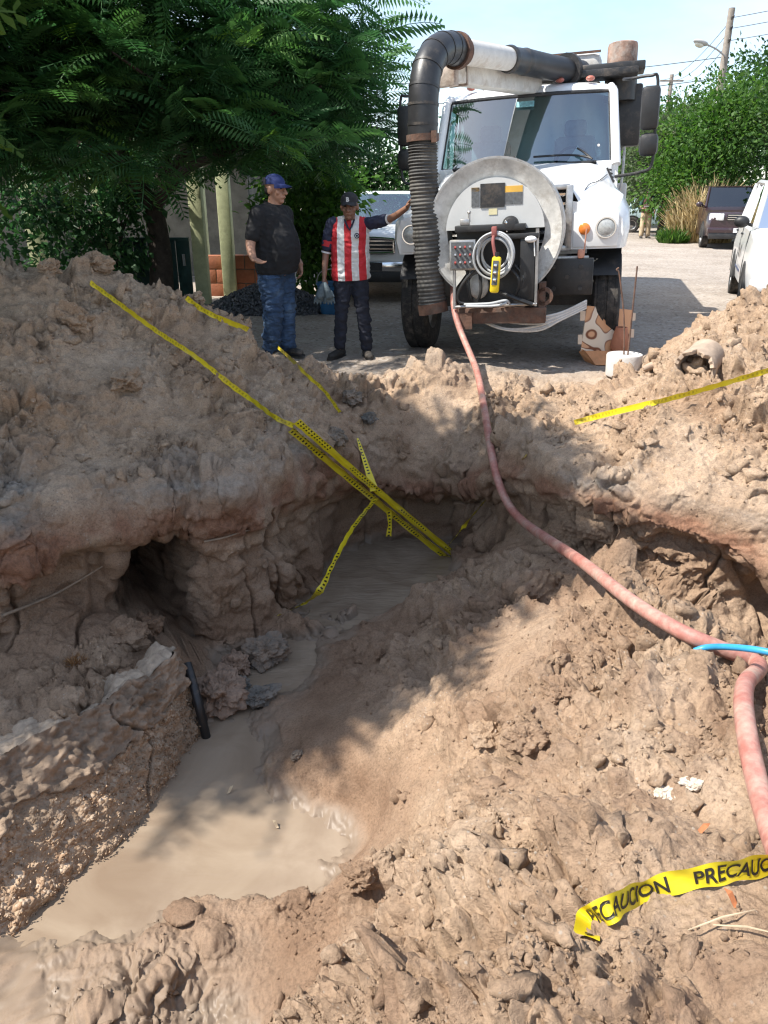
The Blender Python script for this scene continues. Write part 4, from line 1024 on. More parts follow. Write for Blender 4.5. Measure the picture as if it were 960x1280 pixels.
# litter
M_LEAFD = mat('dead_leaf', (.36, .13, .05), .8, .3, 20); M_STRAWB = mat('dry_stalk', (.42, .33, .22), .85, .2, 20)
for px, py, rz, m_, lab in [(878, 1040, .4, M_LEAFD, 'rust coloured dead leaf on the near mound above the lettered tape'), (915, 1128, 2.0, M_LEAFD, 'small orange scrap below the lettered tape'),
                            (288, 989, 1.0, M_STRAWB, 'pale leaf floating on the pool'), (345, 1032, 2.3, M_STRAWB, 'curled pale leaf floating near the bright side of the pool')]:
    h, n_ = hit(px, py)
    if py < 1035 and px < 400: h = atz(px, py, WATER_Z+.008); n_ = UPZ
    mb = MB(); V = [(math.cos(rz)*x-math.sin(rz)*y, math.sin(rz)*x+math.cos(rz)*y, .012+.012*math.sin(x*90)) for x, y in ((-.026, 0), (-.012, .008), (.008, .009), (.027, .002), (.010, -.007), (-.012, -.006))]
    mb.add(V, [(0, 1, 5), (1, 2, 4, 5), (2, 3, 4)]); o_ = mb.build('leaf', m_); o_.location = h; tag(o_, lab, 'leaf')
for px, py, L_, a_, lab in [(900, 1158, .16, .2, 'pale dry stalk on the mound below the lettered tape'), (930, 1170, .13, -.3, 'bleached twig beside the pale stalk below the lettered tape')]:
    h = hit(px, py)[0]+Vector((0, 0, .02)); d_ = Vector((math.cos(a_), math.sin(a_), .15))*L_/2
    mb = MB(); mb.tube([h-d_, h+Vector((0, 0, .008)), h+d_], [.0015, .0028, .001], 6); tag(mb.build('twig', M_STRAWB), lab, 'twig')

tick('pit')

# ================================================================== THE VACUUM TRUCK
M_WHITE = mat('white_paint', (.74, .745, .74), .32, .04, 2.5, 0, metal=0, dirt=.18, dirtcol=(.42, .37, .31), coat=.35)
M_WHITED = mat('dirty_white_paint', (.60, .585, .55), .55, .12, 4, .1, 30, dirt=.42, dirtcol=(.33, .26, .19))
M_REEL = mat('scuffed_grey_paint', (.55, .54, .51), .6, .2, 5, .2, 40, dirt=.5, dirtcol=(.27, .24, .20))
M_PANEL = mat('panel_grey', (.52, .525, .515), .5, .05, 4, 0, dirt=.12, dirtcol=(.36, .32, .27))
M_BLACK = mat('black_plastic', (.018, .018, .019), .5, .3, 6, .1, 50, dirt=.22, dirtcol=(.13, .105, .085))
M_BLACKM = mat('black_steel', (.022, .022, .023), .45, .3, 6, .1, 50, dirt=.35, dirtcol=(.16, .125, .095))
M_RUBBER = mat('tyre_rubber', (.022, .021, .020), .85, .3, 9, .4, 60, dirt=.45, dirtcol=(.13, .11, .09))
M_STEEL = mat('worn_steel', (.42, .41, .40), .4, .2, 8, .1, 40, metal=.8, dirt=.35, dirtcol=(.22, .17, .12))
M_CHROME = mat('chrome', (.75, .75, .75), .12, .03, 4, metal=1.0)
M_CABLE = mat('grey_cable', (.40, .41, .42), .5, .1, 9)
M_YEL = mat('yellow_plastic', (.80, .58, .02), .4, .08, 6, dirt=.12)
M_ORANGE = mat('amber_lens', (.72, .20, .03), .2, .1, 20, coat=.6)
M_DECALO = mat('orange_decal', (.62, .36, .06), .5, .1); M_DECALK = mat('grey_decal', (.10, .105, .11), .5, .3, 40); M_DECALY = mat('cream_decal', (.62, .56, .34), .5, .1)
M_INT = mat('cab_interior', (.07, .07, .075), .8, .2, 6); M_SEAT = mat('grey_seat', (.22, .23, .24), .85, .2, 8)
def glass_material(name, tint, mixf=.12, rough=.03):
    m, nt, b = new_mat(name); L = nt.links; out = nt.nodes['Material Output']; nt.nodes.remove(b)
    tr = N(nt, 'ShaderNodeBsdfTransparent'); tr.inputs['Color'].default_value = (*tint, 1)
    gl = N(nt, 'ShaderNodeBsdfGlossy', i_Roughness=rough); gl.inputs['Color'].default_value = (.95, .97, 1, 1)
    fr_ = N(nt, 'ShaderNodeFresnel', i_IOR=1.52); ad = N(nt, 'ShaderNodeMath', operation='ADD', use_clamp=True); ad.inputs[1].default_value = mixf
    mx_ = N(nt, 'ShaderNodeMixShader'); L.new(fr_.outputs[0], ad.inputs[0]); L.new(ad.outputs[0], mx_.inputs['Fac'])
    L.new(tr.outputs[0], mx_.inputs[1]); L.new(gl.outputs[0], mx_.inputs[2]); L.new(mx_.outputs[0], out.inputs['Surface'])
    return m
M_GLASS = glass_material('windscreen_glass', (.50, .70, .74), .20)
M_TINT = glass_material('dark_tinted_glass', (.06, .07, .075), .10)
M_LENS = glass_material('lamp_lens', (.75, .78, .8), .15, .08)

truck = empty('vacuum_truck', (1.48, 9.05, .03), -TYAW, 'white vacuum truck with front hose reel and black suction boom over its cab', 'truck')
truck.rotation_euler = (0, R(-2.6), -TYAW)
def T(name, mb, m, parent=None, **kw): return mb.build(name, m, parent or truck, **kw)
# chassis
mb = MB()
for s_ in (-1, 1): mb.box((.42*s_, 3.3, .82), (.09, 8.2, .26))
mb.box((0, -.5, .75), (1.0, .12, .25)); mb.box((0, 0, .55), (2.0, .14, .14)); mb.box((0, 2.2, .8), (.9, .12, .2)); mb.box((0, 4.2, .62), (1.9, .2, .2)); mb.box((0, 5.6, .62), (1.9, .2, .2))
T('chassis', mb, M_BLACKM)
# wheels
def wheel(parent, x, y, r, w, sgn, name='wheel', rimm=None):
    we = empty(name, (x, y, r)); we.parent = parent
    mb = MB(); hw = w/2
    prof = [(r*.56, -hw*.85), (r*.80, -hw*.98), (r*.93, -hw*.95), (r*.985, -hw*.78), (r, -hw*.6)]
    for k in (-.34, .0, .34): prof += [(r, (k-.05)*w), (r*.975, (k-.035)*w), (r*.975, (k+.035)*w), (r, (k+.05)*w)]
    prof += [(r, hw*.6), (r*.985, hw*.78), (r*.93, hw*.95), (r*.80, hw*.98), (r*.56, hw*.85)]
    mb.lathe(prof, axis='X', n=48); mb.build('tyre', M_RUBBER, we, angle=50)
    mb = MB(); q_ = sgn*hw
    mb.lathe([(r*.57, q_*.86), (r*.53, q_*.80), (r*.50, q_*.45), (r*.30, q_*.35), (r*.27, q_*.5), (r*.20, q_*.62), (0, q_*.62)], axis='X', n=32)
    mb.lathe([(r*.57, -q_*.86), (r*.5, -q_*.5), (0, -q_*.5)], axis='X', n=24)
    rim = mb.build('rim', rimm or M_STEEL, we)
    for k in range(8):
        a = k*math.pi/4; mb = MB(); mb.tube([(q_*.34, .25*r*math.cos(a)*1.5, .25*r*math.sin(a)*1.5), (q_*.48, .25*r*math.cos(a)*1.5, .25*r*math.sin(a)*1.5)], r*.035, 6); mb.build('wheel_nut', M_STEEL, rim)
    return we
for s_ in (-1, 1):
    wheel(truck, 1.04*s_, 0, .52, .30, s_)
    for yy in (4.2, 5.6):
        wheel(truck, 1.10*s_, yy, .52, .27, s_); wheel(truck, .78*s_, yy, .52, .27, s_)
# bonnet and wings: one moulding
H = [(-.62, [(1.14, 1.10), (1.17, 1.24), (1.15, 1.38), (1.08, 1.46), (.90, 1.50), (.72, 1.55), (.655, 1.66), (.56, 1.74), (.35, 1.775), (0, 1.785)]),
     (-.52, [(1.18, 1.10), (1.215, 1.26), (1.20, 1.42), (1.12, 1.52), (.92, 1.565), (.75, 1.62), (.67, 1.73), (.57, 1.80), (.35, 1.83), (0, 1.84)]),
     (-.25, [(1.21, 1.10), (1.24, 1.28), (1.225, 1.46), (1.15, 1.575), (.96, 1.635), (.80, 1.69), (.70, 1.79), (.60, 1.845), (.36, 1.87), (0, 1.88)]),
     (.15, [(1.20, 1.12), (1.235, 1.30), (1.225, 1.48), (1.16, 1.60), (1.0, 1.665), (.87, 1.725), (.76, 1.83), (.64, 1.88), (.38, 1.905), (0, 1.915)]),
     (.50, [(1.17, 1.18), (1.20, 1.33), (1.19, 1.49), (1.14, 1.62), (1.03, 1.70), (.93, 1.765), (.84, 1.865), (.70, 1.915), (.40, 1.94), (0, 1.95)]),
     (.85, [(1.11, 1.22), (1.13, 1.36), (1.125, 1.50), (1.10, 1.63), (1.04, 1.735), (.98, 1.81), (.91, 1.895), (.76, 1.945), (.42, 1.97), (0, 1.98)]),
     (1.12, [(1.07, 1.22), (1.08, 1.36), (1.08, 1.50), (1.07, 1.63), (1.045, 1.75), (1.00, 1.84), (.94, 1.915), (.80, 1.965), (.44, 1.985), (0, 1.99)])]
secs = [[(x, y, z) for x, z in S]+[(-x, y, z) for x, z in reversed(S[:-1])] for y, S in H]
mb = MB(); mb.loft(secs, closed=False, cap=False)
# front face round the grille opening
S = H[0][1]
for s_ in (-1, 1):
    out = [(s_*x, -.62, z) for x, z in S[:6]]
    mb.add(out+[(s_*.66, -.62, 1.56), (s_*.66, -.62, 1.10)], [tuple(range(8))])
    mb.add([(s_*.655, -.62, 1.66), (s_*.66, -.62, 1.56), (s_*.60, -.62, 1.56), (s_*.60, -.62, 1.68)], [(0, 1, 2, 3)])
mb.add([(.655, -.62, 1.66), (.56, -.62, 1.74), (.35, -.62, 1.775), (0, -.62, 1.785), (-.35, -.62, 1.775), (-.56, -.62, 1.74), (-.655, -.62, 1.66), (-.6, -.62, 1.68), (.6, -.62, 1.68)], [tuple(range(9))])
bonnet = T('bonnet', mb, M_WHITE, angle=30)
mb = MB()
for z0, z1, x0, x1 in [(1.68, 1.72, -.62, .62)]: mb.box((0, -.63, 1.695), (1.26, .03, .05), bev=.01)
for s_ in (-1, 1): mb.box((.63*s_, -.63, 1.40), (.07, .04, .62), bev=.012)
mb.box((0, -.63, 1.115), (1.30, .04, .06), bev=.012)
gr = T('grille_frame', mb, M_STEEL)
mb = MB(); mb.box((0, -.50, 1.40), (1.22, .02, .56)); T('radiator', mb, M_BLACK)
for k in range(6):
    mb = MB(); mb.box((0, -.60, 1.19+k*.088), (1.19, .03, .032), (R(25), 0, 0), bev=.006); T('grille_bar', mb, M_CHROME, gr)
for s_ in (-1, 1):
    # lamp panel with round headlamp and amber indicator
    mb = MB(); mb.box((.90*s_, -.628, 1.285), (.44, .02, .33), bev=.008); lp = T('lamp_panel', mb, M_WHITE)
    mb = MB(); mb.lathe([(.105, -.648), (.100, -.662), (.088, -.662), (.088, -.64)], (1.0*s_, 0, 1.30), 'Y', 28); hl = T('headlamp', mb, M_CHROME)
    mb = MB(); mb.lathe([(.088, -.650), (.070, -.662), (.04, -.670), (0, -.673)], (1.0*s_, 0, 1.30), 'Y', 28); T('lens', mb, mat('headlamp_glass', (.36, .37, .36), .12, .2, 30, .3, 60, coat=.8), hl)
    mb = MB(); mb.lathe([(.058, -.640), (.056, -.656), (.04, -.668), (0, -.672)], (.79*s_, 0, 1.295), 'Y', 20); T('indicator', mb, M_ORANGE)
    # louvre on the bonnet side
    mb = MB(); mb.box((1.015*s_, .42, 1.80), (.02, .22, .17), (0, R(-28)*s_, 0)); lv = T('side_vent', mb, M_BLACK)
    for k in range(4):
        mb = MB(); mb.box((1.03*s_+.02*s_*(1.5-k)*.6, .42, 1.745+k*.037), (.03, .21, .013), (0, R(20)*s_, 0)); T('louvre', mb, M_BLACKM, lv)
    # wheel arch liner and steps
    mb = MB(); mb.lathe([(.60, .82), (.60, 1.17)], (0, 0, .55), 'X', 20, R(28), R(152))
    for v_i in range(len(mb.v)):
        x, y, z = mb.v[v_i]; mb.v[v_i] = (x*s_, y, z)
    T('wheel_arch', mb, M_BLACK)
    mb = MB(); mb.box((1.02*s_, 1.75, .62), (.32, .9, .5), bev=.03); T('fuel_tank', mb, M_STEEL)
    mb = MB(); mb.box((1.12*s_, 1.75, .95), (.16, .85, .03)); mb.box((1.18*s_, 1.75, .45), (.12, .85, .03)); T('step', mb, M_BLACKM)
# cab
def cab_sec(y, zt, xr):
    return [(x, y, z) for x, z in xr]
mb = MB()
# floor-level body shell: back wall, lower doors, cowl
for s_ in (-1, 1):
    mb.add([(1.10*s_, 1.12, .95), (1.10*s_, 2.62, .95), (1.10*s_, 2.62, 1.98), (1.10*s_, 1.12, 1.98)]+[(1.02*s_, 1.12, .95), (1.02*s_, 2.62, .95), (1.02*s_, 2.62, 1.98), (1.02*s_, 1.12, 1.98)],
           [(0, 1, 2, 3), (7, 6, 5, 4), (0, 4, 5, 1), (1, 5, 6, 2), (2, 6, 7, 3), (3, 7, 4, 0)])
    mb.tube([(1.075*s_, 1.12, 1.93), (1.0*s_, 1.52, 2.74), (.96*s_, 1.62, 2.80)], [.055, .05, .05], 10)   # A pillar
    mb.box((1.0*s_, 2.55, 2.35), (.10, .14, .86), (0, R(-5)*s_, 0), bev=.02)
mb.box((0, 2.62, 1.9), (2.1, .06, 1.9), bev=.02)
mb.box((0, 1.14, 1.90), (2.06, .10, .16), bev=.02)
mb.box((0, 1.3, 1.0), (2.0, .4, .1))
T('cab_shell', mb, M_WHITE)
# roof: crowned, rounded brow
rs = []
for y, dz, k in [(1.50, -.10, .90), (1.52, -.045, .93), (1.60, 0.0, .955), (1.75, .035, .97), (2.1, .06, .98), (2.5, .05, .98), (2.66, .0, .97), (2.68, -.12, .96)]:
    rs.append([(x*k*1.06, y+.06*abs(x)**3, 2.86+dz-.07*abs(x)**4-.0*x) for x in np.linspace(-1, 1, 17)])
mb = MB(); mb.loft(rs, closed=False, cap=False)
for s_ in (-1, 1):
    i = 0 if s_ < 0 else -1
    e0 = [r_[i] for r_ in rs]; e1 = [(x+.01*s_, y, z-.14) for x, y, z in e0]
    b = len(mb.v); mb.add(e0+e1, [(k, k+1, k+1+len(e0), k+len(e0)) for k in range(len(e0)-1)])
T('roof', mb, M_WHITE, angle=45)
# windscreen, slightly bowed, with black gasket
def wsp(u, v): # u -1..1, v 0..1
    hw = 1.03-.075*v; y = 1.11+.40*v-.0+.10*u*u-.02; z = 1.93+.83*v-.01*abs(u)**3
    return (hw*u, y-.03, z)
mb = MB(); nu, nv = 17, 7
vs = [wsp(-1+2*i/(nu-1), j/(nv-1)) for j in range(nv) for i in range(nu)]
mb.add(vs, [(j*nu+i, j*nu+i+1, (j+1)*nu+i+1, (j+1)*nu+i) for j in range(nv-1) for i in range(nu-1)])
ws = T('windscreen', mb, M_GLASS)
edge = [wsp(-1+2*i/16, 0) for i in range(17)]+[wsp(1, j/6) for j in range(1, 7)]+[wsp(1-2*i/16, 1) for i in range(1, 17)]+[wsp(-1, 1-j/6) for j in range(1, 7)]
mb = MB(); mb.tube(edge, .022, 8); T('gasket', mb, M_BLACK, ws)
mb = MB(); mb.box((-.02, 1.38, 2.66), (.21, .008, .07), (R(-28), 0, 0)); T('sticker', mb, mat('teal_sticker', (.20, .42, .46), .4, .3, 30), ws)
for pts in ([(-.65, 1.04, 2.02), (-.5, 1.07, 2.03), (-.1, 1.08, 2.07)], [(.12, 1.05, 2.06), (.5, 1.06, 2.06), (.72, 1.04, 2.03), (.80, 1.0, 2.0)], [(.80, 1.0, 2.0), (.70, 1.08, 2.08), (.62, 1.09, 2.13)]):
    mb = MB(); mb.tube(spline(pts, 5), .012, 8); T('wiper', mb, M_BLACK, ws)
# cab inside
mb = MB(); mb.box((0, 1.42, 1.86), (2.0, .50, .22), bev=.05); T('dashboard', mb, M_INT)
for x in (-.55, .55):
    mb = MB(); mb.box((x, 2.25, 1.98), (.52, .18, .70), (R(-8), 0, 0), bev=.06); mb.box((x, 2.24, 2.42), (.28, .12, .2), bev=.05); mb.box((x, 1.98, 1.62), (.52, .55, .16), bev=.05); T('seat', mb, M_SEAT)
mb = MB(); c_ = Vector((.55, 1.72, 2.0)); mb.tube([c_+Vector((.2*math.cos(a), -.06*math.sin(a)*0-.10*math.sin(a), .17*math.sin(a))) for a in np.linspace(0, 6.283, 25)], .016, 8); mb.tube([c_, c_+Vector((0, -.25, -.15))], .03, 8); T('steering_wheel', mb, M_BLACK)
mb = MB(); mb.add([(.50, 1.27, 1.99), (.74, 1.25, 1.985), (.62, 1.30, 2.17)], [(0, 1, 2)]); mb.box((-.35, 1.28, 2.0), (.2, .1, .02)); T('papers_on_dashboard', mb, mat('paper', (.75, .74, .70), .8, .05))
mb = MB(); mb.ellipsoid((.86, 1.26, 2.06), (.035, .03, .06)); mb.ellipsoid((.86, 1.26, 2.14), (.025, .025, .03)); T('dashboard_ornament', mb, mat('ornament', (.65, .62, .58), .5, .3, 30))
for s_ in (-1, 1):
    mb = MB(); q_ = [(1.09*s_, 1.34, 2.0), (1.09*s_, 2.46, 2.0), (1.035*s_, 2.46, 2.72), (1.015*s_, 1.72, 2.72)]; mb.add(q_, [(0, 1, 2, 3)]); sw = T('side_window', mb, M_GLASS, smooth=False)
    mb = MB(); mb.tube([Vector(a) for a in q_+q_[:1]], .018, 6); T('window_frame', mb, M_BLACK, sw)
    mb = MB(); mb.box((1.10*s_, 2.30, 1.72), (.03, .18, .05), bev=.01); T('door_handle', mb, M_BLACK)
    mb = MB(); mb.tube(spline([(1.09*s_, 2.5, 1.6), (1.17*s_, 2.52, 1.75), (1.17*s_, 2.55, 2.5), (1.08*s_, 2.55, 2.65)], 4), .018, 8); T('grab_rail', mb, M_STEEL)
    # mirrors
    mi = empty('mirror', (1.40*s_, .95, 2.2)); mi.parent = truck
    mb = MB(); mb.tube(spline([(-.30*s_, .30, .62), (-.22*s_, .12, .60), (-.02*s_, .0, .60), (.06*s_, 0, .55), (.07*s_, 0, 0), (.06*s_, 0, -.30), (-.05*s_, .02, -.37), (-.33*s_, .17, -.40)], 5), .017, 8); mb.build('arm', M_BLACK, mi)
    mb = MB(); mb.box((0, 0, .28), (.20, .13, .44), bev=.045); h_ = mb.build('upper_head', M_BLACK, mi)
    mb = MB(); mb.box((.01*s_, 0, -.09), (.21, .14, .24), bev=.06); mb.build('lower_head', M_BLACK, mi)
    mb = MB(); mb.box((0, .068, .28), (.16, .006, .38)); mb.build('mirror_glass', M_CHROME, h_)
for s_ in (-1, 1):
    mb = MB(); mb.tube(spline([(x_, y_, z_+.006) for x_, y_, z_ in [(s_*.72, -.60, 1.555), (s_*.80, -.25, 1.70), (s_*.87, .15, 1.732), (s_*.93, .50, 1.772), (s_*.98, .85, 1.816)]], 4), .0045, 5); T('bonnet_seam', mb, M_BLACK, bonnet)
    mb = MB(); mb.box((1.135*s_, .93, 1.52), (.03, .05, .15), bev=.01); T('bonnet_latch', mb, M_BLACK)
mb = MB(); mb.box((0, 1.06, 1.965), (1.7, .10, .02), (R(-12), 0, 0)); T('cowl_grille', mb, M_BLACK)
# roof furniture
for x in (-.72, -.36, 0.0, .36, .72):
    mb = MB(); mb.ellipsoid((x, 1.66, 2.925-.02*abs(x)), (.055, .07, .03), nu=12, nv=6); T('marker_lamp', mb, mat('dull_red_lens', (.42, .13, .09), .35, .2, 20))
mb = MB(); mb.box((.55, 2.2, 3.00), (1.45, .5, .08), bev=.01); mb.box((.98, 2.3, 3.06), (.75, .5, .10), bev=.015); mb.box((-.6, 1.9, 2.97), (.42, .12, .05), bev=.01); T('roof_rack', mb, M_BLACKM)
mb = MB(); mb.lathe([(0, 2.72), (.20, 2.72), (.20, 3.02), (.17, 3.04), (.17, 3.08), (.21, 3.09), (.21, 3.14), (.185, 3.15)], (1.08, 2.5, 0), n=28); T('filter_base', mb, M_BLACKM)
mb = MB(); mb.lathe([(.185, 3.14), (.185, 3.33), (.175, 3.37), (.14, 3.385), (0, 3.39)], (1.08, 2.5, 0), n=28); T('intake_cap', mb, mat('rust_flaked_cap', (.24, .15, .11), .8, .45, 7, .5, 40, dirt=.55, dirtcol=(.40, .36, .32)))
mb = MB(); mb.box((1.22, 2.62, 2.55), (.28, .3, .72), bev=.03); mb.lathe([(.11, 2.15), (.11, 2.9)], (1.05, 2.75, 0), n=20); T('exhaust_box', mb, M_BLACKM)
# debris tank
mb = MB(); zc = 2.22
mb.lathe([(0, 2.88), (.35, 2.90), (.75, 2.97), (1.0, 3.08), (1.08, 3.16), (1.12, 3.16), (1.12, 3.26), (1.08, 3.26), (1.08, 7.4), (1.0, 7.5), (.6, 7.62), (0, 7.66)], (0, 0, zc), 'Y', 48); T('debris_tank', mb, M_WHITED)
mb = MB(); mb.lathe([(1.125, 3.14), (1.15, 3.14), (1.15, 3.28), (1.125, 3.28)], (0, 0, zc), 'Y', 48); T('tank_flange', mb, M_RUST)
mb = MB(); mb.box((.45, 3.0, 3.18), (.75, .55, .34), bev=.10); T('tank_hood', mb, M_WHITED)
mb = MB(); mb.box((.07, 2.74, 3.16), (.035, .04, .36)); mb.box((.45, 2.73, 3.345), (.72, .04, .025)); T('hood_edge', mb, M_RUST)
mb = MB(); mb.box((0, 5.2, 1.0), (1.3, 4.4, .25), bev=.02); T('tank_cradle', mb, M_BLACKM)
for s_ in (-1, 1):
    mb = MB(); mb.box((1.0*s_, 3.35, 1.35), (.5, .8, .8), bev=.03); T('side_locker', mb, M_WHITED)
# boom: white pipe, beam, black couplings, elbow and hanging hose
a0, a1 = Vector((-.50, -.52, 2.98)), Vector((-.12, .52, 3.02))
def boom_at(t): return a0.lerp(a1, t)
mb = MB(); mb.tube([boom_at(0), boom_at(1.0)], .115, 24); bt = T('boom_pipe', mb, M_WHITED)
mb = MB(); mb.tube([boom_at(-.06), boom_at(0.0)], .165, 24); mb.tube([boom_at(.0), boom_at(.07)], .135, 24); T('pipe_flange', mb, M_RUST, bt)
mb = MB(); mb.tube([boom_at(.95), boom_at(1.0), boom_at(1.04), boom_at(1.30), boom_at(1.34), boom_at(1.40)], [.13, .14, .125, .13, .14, .125], 24); T('coupling', mb, M_BLACKM)
mb = MB(); mb.tube(spline([boom_at(1.36), boom_at(1.8)+Vector((0, 0, -.01)), boom_at(2.3)+Vector((.02, 0, -.02)), boom_at(2.75)+Vector((.03, 0, -.02))], 5), .135, 20); mb.tube([boom_at(2.35)+Vector((.02, 0, -.02)), boom_at(2.42)+Vector((.02, 0, -.02))], .19, 20); T('boom_rubber_pipe', mb, M_BLACK)
d_ = (a1-a0).normalized(); b0 = Vector((-.66, -.32, 2.81)); b1 = b0+d_*2.1
mid = b0.lerp(b1, .5); ang = math.atan2(-(b1-b0).x, (b1-b0).y)
mb = MB(); mb.box(mid, (.20, (b1-b0).length, .18), (R(1), 0, ang), bev=.012); bm_ = T('boom_beam', mb, M_WHITED)
mb = MB(); mb.box(b0+d_*.02+Vector((0, -.02, 0)), (.22, .10, .22), (0, 0, ang), bev=.01); mb.box(b0+d_*.25, (.212, .03, .192), (0, 0, ang)); T('beam_end', mb, mat('rust_streaked_white', (.42, .36, .31), .7, .3, 6, .3, 40, dirt=.5, dirtcol=(.17, .085, .05)), bm_)
mb = MB(); mb.box(b0+d_*.08+Vector((.05, 0, .14)), (.06, .2, .22), (0, 0, ang)); mb.tube([b0+d_*.3+Vector((.05, -.1, .02)), b0+d_*.32+Vector((.06, -.1, .2))], .02, 8); T('boom_bracket', mb, M_BLACKM)
hp_ = spline([boom_at(-.04), (-.56, -.70, 2.985), (-.63, -.93, 2.93), (-.685, -1.10, 2.79), (-.71, -1.185, 2.60), (-.72, -1.21, 2.40), (-.73, -1.21, 2.18)], 7)
mb = MB(); mb.tube(hp_, .142, 26); T('boom_elbow', mb, mat('shiny_black_rubber', (.025, .025, .027), .38, .3, 5, .1, 30, dirt=.2, dirtcol=(.16, .13, .10)))
for i in (6, 11, 16, 22, 28, 33, 38):
    mb = MB(); t_ = (hp_[i+1]-hp_[i-1]).normalized(); mb.tube([hp_[i]-t_*.012, hp_[i]+t_*.012], .147, 26); T('band', mb, M_BLACKM)
lo = spline([(-.73, -1.21, 2.18), (-.73, -1.22, 1.9), (-.715, -1.225, 1.5), (-.69, -1.23, 1.05), (-.655, -1.235, .62)], 60)
mb = MB(); mb.tube(lo, [.138+.006*math.sin(i*2*math.pi/5)+.004*math.sin(i*.31) for i in range(len(lo))], 26)
T('ribbed_hose', mb, mat('ribbed_hose_rubber', (.060, .058, .055), .75, .35, 5, .2, 40, dirt=.5, dirtcol=(.15, .135, .115)), angle=60)
mb = MB(); mb.tube([Vector((-.731, -1.21, 2.21)), Vector((-.73, -1.21, 2.15))], .155, 26); mb.box((-.60, -1.30, 2.18), (.05, .05, .10)); T('hose_clamp', mb, M_RUST)
mb = MB(); mb.tube([Vector((-.665, -1.235, .66)), Vector((-.65, -1.236, .56))], .150, 26); T('hose_end_ring', mb, M_RUST)
# hose reel in front of the grille
RC = Vector((-.03, 0, 1.33))
mb = MB(); mb.lathe([(.50, -.80), (.635, -.82), (.645, -.84), (.645, -1.30), (.632, -1.315), (.615, -1.31), (.48, -1.235), (.47, -1.235)], RC, 'Y', 64, R(-54), R(234)); T('reel_drum', mb, M_REEL)
mb = MB(); mb.lathe([(.635, -1.315), (.652, -1.315), (.652, -1.29), (.635, -1.29)], RC, 'Y', 64, R(-54), R(234)); T('reel_rim', mb, M_STEEL)
mb = MB(); pts = [(RC.x+.47*math.cos(a), RC.z+.47*math.sin(a)) for a in np.linspace(R(2), R(178), 40)]; mb.prism(pts, 'Y', -1.30, -1.22); pn_ = T('control_panel', mb, M_PANEL)
mb = MB(); mb.lathe([(.10, -.62), (.10, -1.0)], RC, 'Y', 16); mb.box((0, -.72, .78), (.5, .5, .18)); mb.box((0, -.95, .62), (.9, .5, .08)); T('reel_mount', mb, M_BLACKM)
for nm, x0, x1, z0, z1, m in [('gauge_window', -.155, .055, 1.55, 1.745, M_BLACK), ('warning_decal', -.25, -.175, 1.55, 1.72, M_DECALK), ('warning_decal', .065, .145, 1.56, 1.66, M_DECALK), ('warning_decal', .15, .23, 1.56, 1.66, M_DECALK), ('warning_header', .065, .23, 1.665, 1.72, M_DECALO), ('warning_header', -.25, -.175, 1.685, 1.72, M_DECALO), ('notice', -.085, -.005, 1.475, 1.53, M_DECALY)]:
    mb = MB(); mb.box(((x0+x1)/2, -1.302, (z0+z1)/2), (x1-x0, .006, z1-z0)); T(nm, mb, m, pn_, smooth=False)
mb = MB(); mb.box((-.05, -1.303, 1.645), (.23, .012, .21)); T('window_frame', mb, M_BLACKM, pn_, smooth=False)
# machinery bay
mb = MB(); mb.box((-.02, -1.18, 1.0), (.78, .06, .72)); T('bay_back', mb, M_BLACK)
mb = MB(); mb.box((-.06, -1.36, 1.36), (.66, .16, .06), bev=.008); mb.box((.25, -1.38, 1.28), (.30, .14, .05), bev=.008); mb.box((.30, -1.34, .99), (.14, .2, .60), bev=.01); T('bay_shelf', mb, M_BLACK)
mb = MB()
for a, b in [((-.40, -1.42, .62), (-.40, -1.42, 1.0)), ((-.40, -1.42, .64), (.40, -1.42, .66)), ((.385, -1.42, .64), (.385, -1.42, 1.34))]: mb.tube([a, b], .016, 8)
T('bay_frame', mb, M_STEEL)
mb = MB(); mb.box((-.315, -1.40, 1.125), (.255, .10, .28), bev=.012); cb = T('switch_box', mb, M_STEEL)
mb = MB(); mb.box((-.315, -1.453, 1.125), (.215, .008, .24)); T('switch_plate', mb, M_DECALK, cb, smooth=False)
for i in range(4):
    for j in range(3):
        mb = MB(); x, z = -.385+i*.047, 1.05+j*.07; mb.tube([(x, -1.45, z), (x+.008, -1.49, z+.015)], .010, 8); T('switch', mb, M_STEEL if (i+j) % 2 else mat('red_switch', (.35, .06, .05), .4), cb)
for k in range(6):
    rr_, ox, oz, tz = .125+.012*k, .012*math.sin(k*2.1), .015*math.cos(k*1.7), .02*k
    mb = MB(); mb.tube([(ox+rr_*math.cos(a), -1.46-.012*k+.015*math.sin(a*2+k), 1.12+oz+1.12*rr_*math.sin(a)) for a in np.linspace(0, 6.283, 40)], .0105, 8, cap=False); T('cable_loop', mb, M_CABLE)
mb = MB(); mb.tube(spline([(0, -1.45, 1.34), (-.01, -1.55, 1.25), (.015, -1.57, 1.12)], 6), .016, 8); mb.box((-.005, -1.5, 1.33), (.05, .05, .09), bev=.01); T('hook_strap', mb, mat('red_strap', (.26, .08, .07), .7))
pe = empty('pendant_control', (.02, -1.58, .95)); pe.parent = truck
mb = MB(); mb.box((0, 0, 0), (.085, .06, .33), (0, R(4), 0), bev=.022); pb = mb.build('pendant_case', M_YEL, pe)
mb = MB(); mb.box((.0, -.032, .02), (.052, .008, .22), (0, R(4), 0)); mb.build('button_plate', M_DECALK, pe, smooth=False)
for k in range(3):
    mb = MB(); mb.box((.003-.004*k, -.04, .085-.065*k), (.032, .016, .034), (0, R(4), 0), bev=.006); mb.build('button', M_CHROME, pe)
mb = MB(); mb.tube([(.01, 0, .16), (.015, 0, .20)], .02, 10); mb.build('cable_gland', M_BLACK, pe)
